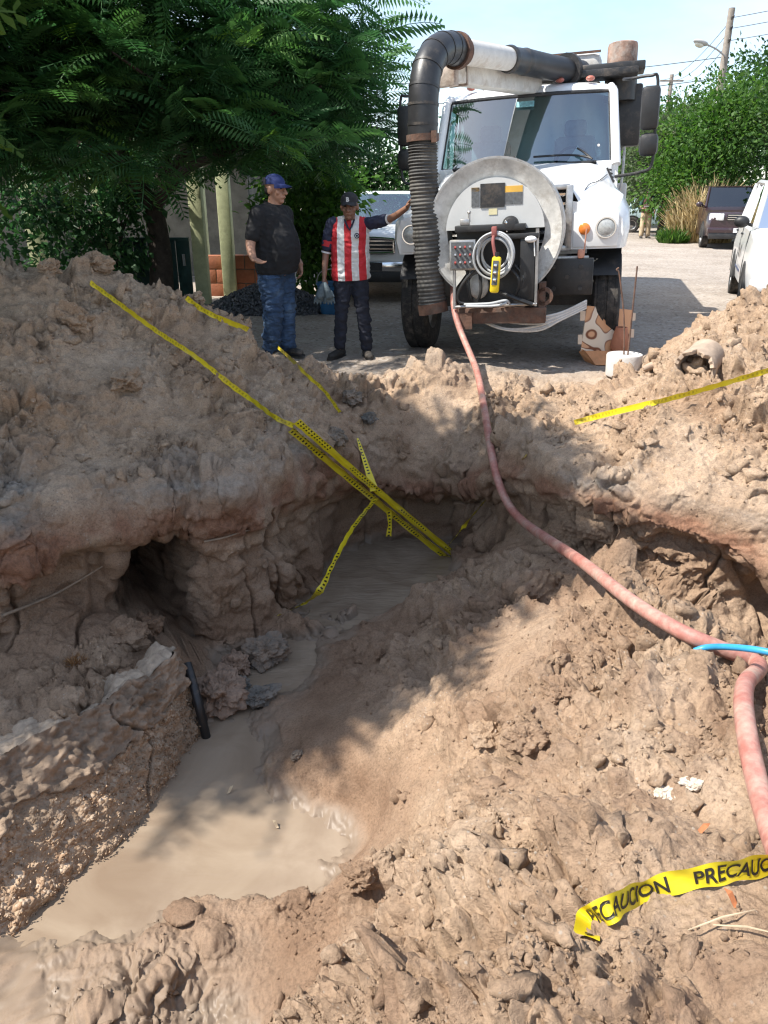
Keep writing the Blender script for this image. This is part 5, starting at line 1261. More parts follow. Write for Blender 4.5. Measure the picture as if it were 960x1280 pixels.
mb = MB(); mb.ellipsoid((.10, -1.42, 1.40), (.026, .026, .03)); mb.tube([(.10, -1.42, 1.32), (.10, -1.42, 1.40)], .010, 8); T('lever', mb, M_CHROME)
mb = MB(); mb.lathe([(0, -1.45), (.05, -1.44), (.075, -1.40), (.075, -1.33)], (.13, 0, 1.385), 'Y', 20); T('pump_housing', mb, M_BLACK)
mb = MB(); mb.box((-.30, -1.38, 1.42), (.09, .06, .06), bev=.01); mb.tube([(-.26, -1.38, 1.42), (-.26, -1.38, 1.50)], .012, 8); mb.ellipsoid((-.26, -1.38, 1.505), (.02, .02, .015)); T('valve', mb, M_STEEL)
for pts, r_ in [([(-.19, -1.42, 1.0), (-.30, -1.46, .88), (-.36, -1.45, .76), (-.33, -1.44, .68), (-.1, -1.44, .67)], .014), ([(-.28, -1.38, .98), (-.26, -1.42, .82), (-.24, -1.40, .70)], .016), ([(-.16, -1.38, .98), (-.14, -1.43, .8), (-.17, -1.40, .70)], .016),
                ([(.12, -1.4, 1.0), (.22, -1.44, .90), (.20, -1.42, .76), (.12, -1.40, .72)], .015), ([(.18, -1.4, 1.02), (.27, -1.43, .9), (.22, -1.42, .74)], .015), ([(.05, -1.44, .78), (.2, -1.48, .72), (.36, -1.46, .66)], .022), ([(-.30, -1.45, .665), (-.05, -1.48, .675), (.1, -1.47, .70), (.14, -1.45, .67)], .013),
                ([(-.28, -1.47, .65), (0, -1.50, .655), (.12, -1.49, .68)], .012)]:
    mb = MB(); mb.tube(spline(pts, 6), r_, 8); T('bay_hose', mb, M_BLACK if r_ > .0135 else M_CABLE)
mb = MB(); mb.ellipsoid((-.18, -1.30, .82), (.10, .06, .12)); T('pump_body', mb, M_REEL)
mb = MB(); mb.ellipsoid((.33, -1.46, 1.25), (.055, .03, .03)); mb.tube([(.36, -1.46, 1.24), (.37, -1.46, 1.10)], .006, 6); T('rag', mb, mat('white_rag', (.7, .7, .7), .9, .1, 30))
# push beam and bumper
mb = MB(); mb.box((.05, -1.32, .545), (.86, .12, .15), bev=.006); mb.box((-.30, -1.40, .50), (.14, .02, .16)); mb.box((.44, -1.30, .68), (.06, .12, .34)); T('push_beam', mb, M_RUST)
mb = MB(); mb.lathe([(.085, -1.36), (.085, -1.30), (.05, -1.30), (.05, -1.36), (.085, -1.36)], (.46, 0, .72), 'Y', 16); T('shackle', mb, M_RUST)
for s_ in (-1, 1):
    mb = MB(); mb.box((.67*s_, -.80, .85), (.46, .14, .35), bev=.012); bu = T('bumper', mb, M_BLACK)
    for x, z in ((.52, .95), (.78, .95), (.52, .74), (.78, .74), (.65, .85)):
        mb = MB(); mb.tube([(x*s_, -.865, z), (x*s_, -.885, z)], .022, 8); T('bolt', mb, M_BLACKM, bu)
    mb = MB(); mb.tube([(.80*s_, -.84, 1.03), (.815*s_, -.84, 1.30)], .008, 6); mb.box((.77*s_, -.85, 1.07), (.06, .05, .09), bev=.02); T('bumper_marker', mb, mat('faded_orange', (.52, .25, .17), .6))
mb = MB(); mb.box((0, -.76, 1.03), (1.7, .08, .03), bev=.006); T('bumper_top', mb, M_STEEL)
for k in range(7):
    mb = MB(); z_ = .40+.022*k; mb.tube(spline([(-.22, -1.2, .50), (.05+.02*k, -1.27, z_-.02*(k % 3)), (.40, -1.25, z_-.02), (.62, -1.15, .47+.012*k), (.85, -.9, .55+.012*k)], 5), .011, 7); T('loose_cable', mb, M_CABLE if k % 2 else M_WHITED)
tick('truck')

# ================================================================== PEOPLE
M_SKIN1 = mat('tan_skin', (.40, .215, .145), .55, .08, 12, .1, 90); M_SKIN2 = mat('dark_tan_skin', (.235, .12, .078), .5, .1, 12, .1, 90)
M_HAIR = mat('black_hair', (.012, .010, .009), .7, .3, 60, .4, 150)
M_NAVY = mat('navy_cotton', (.018, .020, .032), .9, .25, 7, .5, 30); M_BLKSHIRT = mat('black_polo_cloth', (.014, .014, .016), .9, .2, 6, .12, 18)
def jeans_material():
    m, nt, b = new_mat('blue_denim'); L = nt.links; t = N(nt, 'ShaderNodeTexCoord')
    n1 = N(nt, 'ShaderNodeTexNoise', i_Scale=5., i_Detail=6.); L.new(t.outputs['Object'], n1.inputs['Vector'])
    r1 = ramp(nt, [(.3, (.022, .045, .095)), (.55, (.045, .085, .16)), (.75, (.12, .19, .29))]); L.new(n1.outputs['Fac'], r1.inputs['Fac']); L.new(r1.outputs['Color'], b.inputs['Base Color'])
    b.inputs['Roughness'].default_value = .9
    mp_ = N(nt, 'ShaderNodeMapping'); mp_.inputs['Scale'].default_value = (8, 8, 26); L.new(t.outputs['Object'], mp_.inputs['Vector'])
    n2 = N(nt, 'ShaderNodeTexNoise', i_Scale=1., i_Detail=3., i_Distortion=1.); L.new(mp_.outputs['Vector'], n2.inputs['Vector'])
    bp = N(nt, 'ShaderNodeBump', i_Strength=.8, i_Distance=.04); L.new(n2.outputs['Fac'], bp.inputs['Height']); L.new(bp.outputs['Normal'], b.inputs['Normal']); return m
M_DENIM = jeans_material()
def jersey_material():
    m, nt, b = new_mat('striped_jersey'); L = nt.links; t = N(nt, 'ShaderNodeTexCoord')
    sx = N(nt, 'ShaderNodeSeparateXYZ'); L.new(t.outputs['Object'], sx.inputs[0])
    nz_ = N(nt, 'ShaderNodeTexNoise', i_Scale=5., i_Detail=2.); L.new(t.outputs['Object'], nz_.inputs['Vector'])
    a1_ = N(nt, 'ShaderNodeMath', operation='MULTIPLY_ADD'); a1_.inputs[1].default_value = .03; L.new(nz_.outputs['Fac'], a1_.inputs[0]); L.new(sx.outputs['X'], a1_.inputs[2])
    m1_ = N(nt, 'ShaderNodeMath', operation='MULTIPLY_ADD'); m1_.inputs[1].default_value = 1/.148; m1_.inputs[2].default_value = .27+10; L.new(a1_.outputs[0], m1_.inputs[0])
    f1_ = N(nt, 'ShaderNodeMath', operation='FRACT'); L.new(m1_.outputs[0], f1_.inputs[0])
    r1 = ramp(nt, [(.0, (.55, .025, .035)), (.495, (.55, .025, .035)), (.505, (.68, .67, .66)), (.99, (.68, .67, .66))]); L.new(f1_.outputs[0], r1.inputs['Fac']); L.new(r1.outputs['Color'], b.inputs['Base Color'])
    b.inputs['Roughness'].default_value = .75
    n2 = N(nt, 'ShaderNodeTexNoise', i_Scale=9., i_Detail=4., i_Distortion=.8); L.new(t.outputs['Object'], n2.inputs['Vector'])
    bp = N(nt, 'ShaderNodeBump', i_Strength=.7, i_Distance=.03); L.new(n2.outputs['Fac'], bp.inputs['Height']); L.new(bp.outputs['Normal'], b.inputs['Normal']); return m
M_JERSEY = jersey_material(); M_JNAVY = mat('jersey_navy', (.018, .022, .05), .8, .2, 8, .4, 25); M_JWHITE = mat('jersey_white', (.66, .66, .66), .8, .1); M_JRED = mat('jersey_red', (.5, .03, .04), .8, .1)
M_SHOE = mat('dusty_black_boot', (.03, .028, .026), .7, .3, 9, .3, 50, dirt=.4, dirtcol=(.22, .18, .14))
M_CAPB = mat('blue_cap', (.012, .026, .12), .8, .15, 9, .2, 60); M_CAPK = mat('black_cap', (.022, .021, .024), .8, .2, 9, .2, 60); M_CAPN = mat('dark_cap_side', (.03, .03, .045), .8, .2)
M_GLOVE = mat('grey_work_glove', (.10, .13, .145), .85, .25, 14, .4, 50)
def skin(name, parts, m, parent, voxel=.008, it=3, fac=.45, hem=None, wrinkle=0.):
    """one continuous surface grown round tapered limbs: parts = ('t', points, radii) tubes or ('e', centre, radii, rot) ellipsoids"""
    mb = MB()
    for p in parts:
        if p[0] == 't':
            P_ = spline(p[1], 4) if len(p[1]) > 2 else [Vector(x) for x in p[1]]; r_ = list(np.interp(np.linspace(0, 1, len(P_)), np.linspace(0, 1, len(p[2])), p[2]))
            mb.tube(P_, r_, 14)
            for q_, rr in ((P_[0], r_[0]), (P_[-1], r_[-1])): mb.ellipsoid(q_, (rr, rr, rr), nu=12, nv=8)
        else: mb.ellipsoid(p[1], p[2], p[3] if len(p) > 3 else None, 20, 14)
    me = bpy.data.meshes.new('tmp'); me.from_pydata(mb.v, [], mb.f); ob = bpy.data.objects.new('tmp', me); COL.objects.link(ob)
    md = ob.modifiers.new('r', 'REMESH'); md.mode = 'VOXEL'; md.voxel_size = voxel; md.use_smooth_shade = True
    ms = ob.modifiers.new('s', 'SMOOTH'); ms.factor = fac; ms.iterations = it
    dg = bpy.context.evaluated_depsgraph_get(); out = bpy.data.meshes.new_from_object(ob.evaluated_get(dg)); bpy.data.objects.remove(ob)
    if wrinkle:
        co = np.empty(len(out.vertices)*3, np.float32); out.vertices.foreach_get('co', co); co = co.reshape(-1, 3); nr = np.array([v_.normal[:] for v_ in out.vertices])
        wq_ = np.stack([co[:, 0]+co[:, 2]*.35, co[:, 1], co[:, 2]*1.7], 1); k_ = np.abs(perlin(wq_, .13, 5))+.6*np.abs(perlin(wq_+3, .06, 6)); co = co+nr*((k_-.25)*wrinkle)[:, None]
        out.vertices.foreach_set('co', co.astype(np.float32).ravel()); out.update()
    if hem is not None:
        bm = bmesh.new(); bm.from_mesh(out); bmesh.ops.bisect_plane(bm, geom=list(bm.verts)+list(bm.edges)+list(bm.faces), plane_co=(0, 0, hem), plane_no=(.04, .06, -1), clear_outer=True); bm.to_mesh(out); bm.free()
    out.name = name; out.materials.clear(); out.materials.append(m); out.polygons.foreach_set('use_smooth', [True]*len(out.polygons))
    o = bpy.data.objects.new(name, out); COL.objects.link(o); o.parent = parent; return o
def V3(*a): return Vector(a)
def hand(wrist, fdir, palm, thumb_side, L=.185, spread=.012, curl=.5):
    """palm with five fingers; fdir: along the fingers, palm: palm normal"""
    f = Vector(fdir).normalized(); n = Vector(palm); n = (n-f*n.dot(f)).normalized(); s_ = f.cross(n)*thumb_side; w = Vector(wrist); out = []
    k0 = w+f*.085
    out.append(('e', w+f*.05, (.024, .024, .024)))
    out += [('t', [w+f*.01, w+f*.05+s_*.012, k0+s_*.028], [.022, .021, .013]), ('t', [w+f*.01, w+f*.05-s_*.012, k0-s_*.026], [.022, .020, .012]), ('t', [w, k0], [.024, .016])]
    for i, (o_, ln) in enumerate([(.033, .072), (.011, .080), (-.011, .075), (-.032, .060)]):
        b_ = k0+s_*o_; c_ = curl*(1+.12*i); p1 = b_+(f*math.cos(c_*.5)+n*math.sin(c_*.5)+s_*(o_*spread*30))*ln*.45
        p2 = p1+(f*math.cos(c_*1.3)+n*math.sin(c_*1.3))*ln*.32; p3 = p2+(f*math.cos(c_*2.0)+n*math.sin(c_*2.0))*ln*.26
        out.append(('t', [b_-f*.01, b_, p1, p2, p3], [.0105, .010, .0095, .0088, .0075]))
    t0 = w+f*.03+s_*.024; t1 = t0+(f*.6+s_*.75+n*.25)*.042; t2 = t1+(f*.9+s_*.25+n*.3)*.032
    out.append(('t', [t0, t1, t2], [.014, .0115, .009])); return out
def head(c, yaw, pitch, s_=1.0):
    """head centred at c looking along -Y turned by yaw"""
    m = Euler((pitch, 0, yaw)).to_matrix(); c = Vector(c)
    def P(x, y, z): return c+m @ (Vector((x, y, z))*s_)
    e = (pitch, 0, yaw)
    return [('e', P(0, .01, .03), (.076*s_, .092*s_, .098*s_), e), ('e', P(0, -.025, -.045), (.060*s_, .066*s_, .068*s_), e), ('e', P(0, -.06, -.092), (.030*s_, .025*s_, .022*s_), e),
            ('t', [P(0, -.088, .022), P(0, -.105, -.012), P(0, -.112, -.026)], [.010*s_, .014*s_, .016*s_]), ('t', [P(-.016, -.092, -.03), P(.016, -.092, -.03)], [.011*s_, .011*s_]),
            ('t', [P(-.034, -.080, .034), P(0, -.089, .036), P(.034, -.080, .034)], [.013*s_, .013*s_, .013*s_]), ('t', [P(-.024, -.081, -.060), P(0, -.089, -.058), P(.024, -.081, -.060)], [.010*s_, .012*s_, .010*s_]),
            ('e', P(.078, .015, -.005), (.013*s_, .024*s_, .034*s_), e), ('e', P(-.078, .015, -.005), (.013*s_, .024*s_, .034*s_), e), ('e', P(.045, -.055, -.02), (.024*s_, .02*s_, .024*s_), e), ('e', P(-.045, -.055, -.02), (.024*s_, .02*s_, .024*s_), e)], P, m
def face_bits(P, m, parent, s_=1.0, brow=True):
    for x in (-.031, .031):
        mb = MB(); mb.ellipsoid(P(x, -.079, .012), (.013*s_, .008*s_, .007*s_), m.to_euler(), 10, 6); mb.build('eye', M_HAIR, parent)
        mb = MB(); mb.tube([P(x-.018, -.083, .030), P(x, -.090, .036), P(x+.018, -.083, .031)], .0045*s_, 6); mb.build('eyebrow', M_HAIR, parent)
    mb = MB(); mb.tube([P(-.022, -.088, -.061), P(0, -.0985, -.060), P(.022, -.088, -.061)], .003*s_, 6); mb.build('mouth', mat('lips', (.22, .08, .06), .5), parent)
def cap(P, m, parent, crown, peakm, s_=1.0, sidem=None):
    n = 28; rows = []
    for i in range(9):
        ph = (i/8)*R(88); r_ = math.cos(ph); z = math.sin(ph)
        rows.append([P(.087*r_*math.cos(a)*(1+.04*(z > .5)), .012+.104*r_*math.sin(a), .045+.088*z) for a in np.linspace(0, 2*math.pi, n, endpoint=False)])
    mb = MB(); mb.loft(rows, cap=False); mb.add(rows[-1], [tuple(range(n))]); mb.build('cap_crown', crown, parent)
    top = []; bot = []
    for t in np.linspace(-1, 1, 13):
        a = R(-90)+t*R(62); inner = (.086*math.cos(a), .012+.102*math.sin(a)); ext = .075*(1-abs(t)**2.5)
        top.append((inner, (inner[0]*1.0, inner[1]-ext)))
    V = []; F_ = []
    for (i0, i1) in top:
        V += [P(i0[0], i0[1], .052), P(i1[0], i1[1], .036-.02*abs(i1[0])/.08), P(i0[0], i0[1], .046), P(i1[0], i1[1], .030-.02*abs(i1[0])/.08)]
    for k in range(len(top)-1):
        a = 4*k; F_ += [(a, a+4, a+5, a+1), (a+3, a+7, a+6, a+2), (a+1, a+5, a+7, a+3)]
    mb = MB(); mb.add(V, F_); mb.build('cap_peak', peakm, parent)
    mb = MB(); mb.ellipsoid(P(0, .012, .133), (.007, .007, .004), nu=8, nv=4); mb.build('cap_button', peakm, parent)
def shoe(parent, ankle, yaw, L=.27, m=M_SHOE):
    c, s_ = math.cos(yaw), math.sin(yaw); ax, ay = ankle
    def Q(x, y, z): return Vector((ax+x*c-y*s_, ay+x*s_+y*c, z))      # toe along -y
    o = skin('shoe', [('t', [Q(0, .05, .05), Q(0, -.06, .045), Q(.005, -.165, .036)], [.046, .046, .036]), ('t', [Q(0, .03, .05), Q(0, .03, .15)], [.048, .046]), ('e', Q(0, -.13, .04), (.05, .06, .034), (0, 0, yaw))], m, parent, .008, 2)
    secs = []
    mb = MB(); out = [Q(.046*math.cos(a), (.05+.055*math.sin(a) if math.sin(a) > 0 else -.12+.10*math.sin(a)), 0) for a in np.linspace(0, 6.283, 24, endpoint=False)]
    mb.loft([[Vector((p.x, p.y, .0)) for p in out], [Vector((p.x, p.y, .022)) for p in out]]); mb.build('sole', M_BLACK, o)

# ---- man in the striped jersey, one arm out to the truck's hose
g1 = drop(-.36, 8.68)[0]
man = empty('person', (-.36, 8.68, g1), 0, 'man in red and white striped jersey and dark cap holding gloves, hand on truck', 'person')
hd, HP, HM = head((.0, -.07, 1.55), R(-6), R(4), 1.06)
sh_r, sh_l = V3(-.185, .0, 1.375), V3(.185, .0, 1.385)        # image left / right shoulders
el_r, wr_r = V3(-.255, -.0, 1.11), V3(-.275, -.10, .875)
el_l, wr_l = V3(.405, -.21, 1.435), V3(.575, -.43, 1.545)
body = hd+[('t', [V3(0, -.01, 1.32), V3(0, -.045, 1.47)], [.062, .055]), ('t', [V3(0, .01, .92), V3(0, .0, 1.12), V3(0, 0, 1.34)], [.125, .125, .12]), ('t', [sh_r, V3(0, .0, 1.39), sh_l], [.055, .06, .055]),
           ('t', [sh_r, el_r, wr_r], [.050, .038, .026]), ('t', [sh_l, el_l, wr_l], [.050, .038, .026]),
           ('t', [V3(-.085, .0, .90), V3(-.10, -.02, .50), V3(-.14, .02, .10)], [.085, .055, .038]), ('t', [V3(.085, .0, .90), V3(.12, -.03, .50), V3(.165, .0, .10)], [.085, .055, .038])]
body += hand(wr_r, (-.05, -.12, -1), (.9, -.2, 0), -1, curl=.75)
body += hand(wr_l, (.45, -.5, .75), (.7, -.3, -.6), -1, curl=.45)
bo = skin('body', body, M_SKIN2, man, .0066, 2, .4)
face_bits(HP, HM, man, 1.06); cap(HP, HM, man, M_CAPK, M_CAPK, 1)
V, F_ = text_mesh('B', .052, 0, .003)
mb = MB(); mb.add([HP(v_.x-.017, -.094-.006+.10*max(0, 0), .055+v_.y*1.0) for v_ in V], F_); eo = mb.build('cap_letter', M_JWHITE, man, smooth=False)
sleeve_l = [('t', [V3(.15, .0, 1.385), sh_l, sh_l.lerp(el_l, .85)], [.075, .080, .068])]
sh = skin('shirt', [('t', [V3(0, .01, .88), V3(0, .0, 1.05), V3(0, .0, 1.30)], [.158, .160, .150]), ('t', [V3(-.06, .0, .87), V3(-.065, 0, 1.28)], [.145, .135]), ('t', [V3(.06, .0, .87), V3(.065, 0, 1.28)], [.145, .135]), ('t', [V3(-.165, .01, 1.365), V3(0, .01, 1.40), V3(.165, .01, 1.372)], [.072, .075, .072])], M_JERSEY, man, .010, 3, hem=.835, wrinkle=.022)
for nm, pts, rr in [('sleeve', [V3(-.16, .0, 1.385), sh_r+V3(-.01, 0, 0), sh_r.lerp(el_r, .80)], [.062, .064, .062]), ('sleeve', [V3(.16, .0, 1.385), sh_l, sh_l.lerp(el_l, .80)], [.062, .064, .058])]:
    so = skin(nm, [('t', pts, rr)], M_JNAVY, man, .009, 3, wrinkle=.018)
    d_ = (pts[2]-pts[1]).normalized(); mb = MB(); mb.tube([pts[2]+d_*.052, pts[2]+d_*.068], rr[2]*.86, 18); mb.build('cuff', M_JWHITE, so)
    mb = MB(); mb.tube([pts[2]-d_*.06, pts[2]+d_*.0], rr[2]*1.02, 18, cap=False); 
    if pts[1].x < 0: mb.build('badge_band', M_JRED, so)
mb = MB(); mb.lathe([(.0, -.006), (.024, -.004), (.027, .0)], (0, 0, 0), 'Y', 20); cr_ = mb.build('crest', M_JNAVY, man); cr_.location = (.075, -.152, 1.275)
mb = MB(); mb.lathe([(.012, -.008), (.017, -.008)], (0, 0, 0), 'Y', 20); c2_ = mb.build('crest_ring', M_JWHITE, cr_)
mb = MB(); mb.tube([V3(-.05, -.115, 1.43), V3(-.02, -.150, 1.36), V3(0, -.158, 1.33), V3(.02, -.150, 1.36), V3(.05, -.115, 1.43)], .009, 8); mb.build('collar', M_JNAVY, man)
skin('trousers', [('t', [V3(-.07, .01, .95), V3(-.088, .0, .78), V3(-.105, -.02, .50), V3(-.135, .015, .14)], [.112, .100, .070, .062]), ('t', [V3(.07, .01, .95), V3(.088, .0, .78), V3(.125, -.03, .50), V3(.165, -.0, .12)], [.112, .100, .070, .062]), ('e', V3(0, .02, .92), (.165, .125, .10))], M_NAVY, man, .010, 2, wrinkle=.026)
shoe(man, (-.14, .015), R(-32)); shoe(man, (.165, -.005), R(12))
gl = empty('work_gloves', man.location+V3(-.275, -.15, .80), 0, 'pair of grey work gloves dangling from the striped man\'s hand', 'gloves')
for k, (dx, rz) in enumerate([(-.035, .25), (.03, -.2)]):
    parts = [('t', [V3(dx*.3, 0, .0), V3(dx, -.01*k, -.07), V3(dx*1.4, 0, -.12)], [.022, .040, .046])]
    for f in range(4): parts.append(('t', [V3(dx*1.4+(f-1.5)*.022, 0, -.11), V3(dx*1.7+(f-1.5)*.030, -.01+.01*f, -.17), V3(dx*1.8+(f-1.5)*.034, .005*f, -.215+.008*abs(f-1.5))], [.014, .0125, .010]))
    parts.append(('t', [V3(dx*1.3+.035, -.01, -.08), V3(dx*1.3+.062, -.02, -.13)], [.014, .011])); skin('glove', parts, M_GLOVE, gl, .007, 2)

# ---- heavier man in black polo, blue cap, talking
g2 = drop(-1.16, 8.62)[0]
manb = empty('person', (-1.16, 8.62, max(g2, .0)), 0, 'man in black polo shirt, blue jeans and blue cap gesturing with one hand', 'person')
YB = R(58)                               # turned to image right
def B_(x, y, z):                         # x: his left, -y: forward
    return V3(x*math.cos(YB)-y*math.sin(YB), x*math.sin(YB)+y*math.cos(YB), z)
hd, HP, HM = head(B_(0, -.045, 1.65), R(64), R(2), 1.10)
sh_r, sh_l = B_(-.215, .02, 1.43), B_(.215, .02, 1.43)
el_r = B_(-.31, .05, 1.16); wr_r = el_r+V3(.05, -.18, -.13)
el_l = B_(.29, .06, 1.14); wr_l = B_(.28, -.10, .93)
body = hd+[('t', [B_(0, .0, 1.38), B_(0, -.03, 1.56)], [.075, .068]), ('t', [B_(0, -.01, .95), B_(0, -.05, 1.15), B_(0, 0, 1.38)], [.15, .17, .14]), ('t', [sh_r, B_(0, .0, 1.43), sh_l], [.06, .07, .06]),
           ('t', [sh_r, el_r, wr_r], [.062, .050, .032]), ('t', [sh_l, el_l, wr_l], [.062, .050, .032]),
           ('t', [B_(-.10, .0, .93), B_(-.105, -.02, .5), B_(-.10, .03, .10)], [.10, .062, .042]), ('t', [B_(.10, .0, .93), B_(.105, -.02, .5), B_(.12, .0, .10)], [.10, .062, .042])]
body += hand(wr_r, (.75, -.55, -.28), (.1, -.2, 1), 1, curl=.22, spread=.02)
body += hand(wr_l, (.1, -.25, -1), (-.6, -.3, 0), 1, curl=.6)
skin('body', body, M_SKIN1, manb, .0068, 2, .4)
face_bits(HP, HM, manb, 1.10); cap(HP, HM, manb, M_CAPB, M_CAPB, 1.04)
mb = MB(); mb.add([HP(.089*math.cos(a)*1.0, .012+.107*math.sin(a), z) for z in (.04, .10) for a in np.linspace(R(20), R(160), 14)], [(i, i+1, i+15, i+14) for i in range(13)]); mb.build('cap_mesh_back', M_CAPN, manb)
mb = MB(); mb.ellipsoid(HP(0, .045, -.005), (.078, .066, .062), (0, 0, R(64))); mb.build('hair', M_HAIR, manb)
skin('shirt', [('t', [B_(0, -.02, .92), B_(0, -.07, 1.08), B_(0, -.05, 1.22), B_(0, .0, 1.38)], [.205, .212, .198, .155]), ('t', [B_(-.09, .0, .93), B_(-.09, 0, 1.36)], [.155, .14]), ('t', [B_(.09, .0, .93), B_(.09, 0, 1.36)], [.155, .14]),
               ('t', [B_(-.19, .02, 1.42), B_(0, .01, 1.46), B_(.19, .02, 1.42)], [.085, .085, .085]), ('t', [sh_r, sh_r.lerp(el_r, .72)], [.080, .076]), ('t', [sh_l, sh_l.lerp(el_l, .72)], [.080, .076])], M_BLKSHIRT, manb, .010, 3, hem=.87, wrinkle=.012)
mb = MB(); cpts = [B_(.078*math.cos(a), -.005+.085*math.sin(a), 1.515-.02*math.sin(-a)) for a in np.linspace(0, 6.283, 24)]; mb.tube(cpts, .016, 8, cap=False); mb.build('collar', M_BLKSHIRT, manb)
skin('trousers', [('t', [B_(-.075, .01, .97), B_(-.10, .0, .78), B_(-.105, -.02, .5), B_(-.10, .03, .12)], [.135, .128, .098, .088]), ('t', [B_(.075, .01, .97), B_(.10, .0, .78), B_(.105, -.02, .5), B_(.12, .0, .12)], [.135, .128, .098, .088]), ('e', B_(0, .01, .93), (.185, .18, .11))], M_DENIM, manb, .010, 2, wrinkle=.032)
bx = B_(-.10, .03, 0); shoe(manb, (bx.x, bx.y), YB-R(10)); bx = B_(.12, 0, 0); shoe(manb, (bx.x, bx.y), YB+R(5))

# ---- far figure in a vest beside the pale car
fz = float(road_z(np.array([30.]))[0])
fp = aty(805, 296, 30.0)
far = empty('person', (fp.x, 30.0, fz), 0, 'distant person in maroon vest and beige trousers beside the pale sedan', 'person')
hd, HP, HM = head((0, -.05, 1.56), R(-20), R(8), .96)
arms = [('t', [V3(-.19, 0, 1.38), V3(-.27, -.02, 1.12), V3(-.20, -.20, 1.0)], [.05, .04, .028]), ('t', [V3(.19, 0, 1.38), V3(.27, 0, 1.12), V3(.24, -.1, .92)], [.05, .04, .028])]
body = hd+arms+[('t', [V3(0, 0, .9), V3(0, 0, 1.4)], [.13, .12]), ('t', [V3(0, 0, 1.35), V3(0, -.03, 1.5)], [.06, .055]), ('t', [V3(-.18, 0, 1.39), V3(.18, 0, 1.39)], [.055, .055]), ('t', [V3(-.09, 0, .9), V3(-.12, 0, .1)], [.085, .04]), ('t', [V3(.09, 0, .9), V3(.12, 0, .1)], [.085, .04])]
body += hand(V3(-.20, -.20, 1.0), (.3, -.8, 0), (.8, 0, .3), 1)+hand(V3(.24, -.1, .92), (0, -.2, -1), (-1, 0, 0), 1)
skin('body', body, M_SKIN2, far, .010, 2)
cap(HP, HM, far, M_CAPK, M_CAPK, 1)
skin('shirt', arms and [('t', [V3(-.18, 0, 1.38), V3(-.26, -.02, 1.16)], [.065, .06]), ('t', [V3(.18, 0, 1.38), V3(.26, 0, 1.16)], [.065, .06]), ('t', [V3(-.17, 0, 1.38), V3(.17, 0, 1.38)], [.07, .07])], mat('dark_green_shirt', (.02, .06, .05), .85), far, .013)
skin('vest', [('t', [V3(0, 0, .92), V3(0, 0, 1.34)], [.165, .15]), ('t', [V3(-.08, 0, .92), V3(-.08, 0, 1.32)], [.13, .12]), ('t', [V3(.08, 0, .92), V3(.08, 0, 1.32)], [.13, .12])], mat('maroon_vest', (.09, .03, .035), .85), far, .013, hem=.88)
mb = MB(); mb.box((0, -.165, 1.10), (.34, .02, .035)); mb.box((-.10, -.155, 1.28), (.03, .02, .22)); mb.box((.10, -.155, 1.28), (.03, .02, .22)); mb.build('reflective_stripe', mat('reflective_grey', (.5, .5, .5), .5), far)
skin('trousers', [('t', [V3(-.08, 0, .93), V3(-.12, 0, .12)], [.12, .085]), ('t', [V3(.08, 0, .93), V3(.12, 0, .12)], [.12, .085])], mat('beige_trousers', (.45, .34, .22), .9, .2), far, .013)
shoe(far, (-.12, 0), R(-10)); shoe(far, (.12, 0), R(10))
man.scale = (1.02,)*3; manb.scale = (1.045,)*3
gl.location = man.location+V3(-.28, -.15, .815)
tick('people')

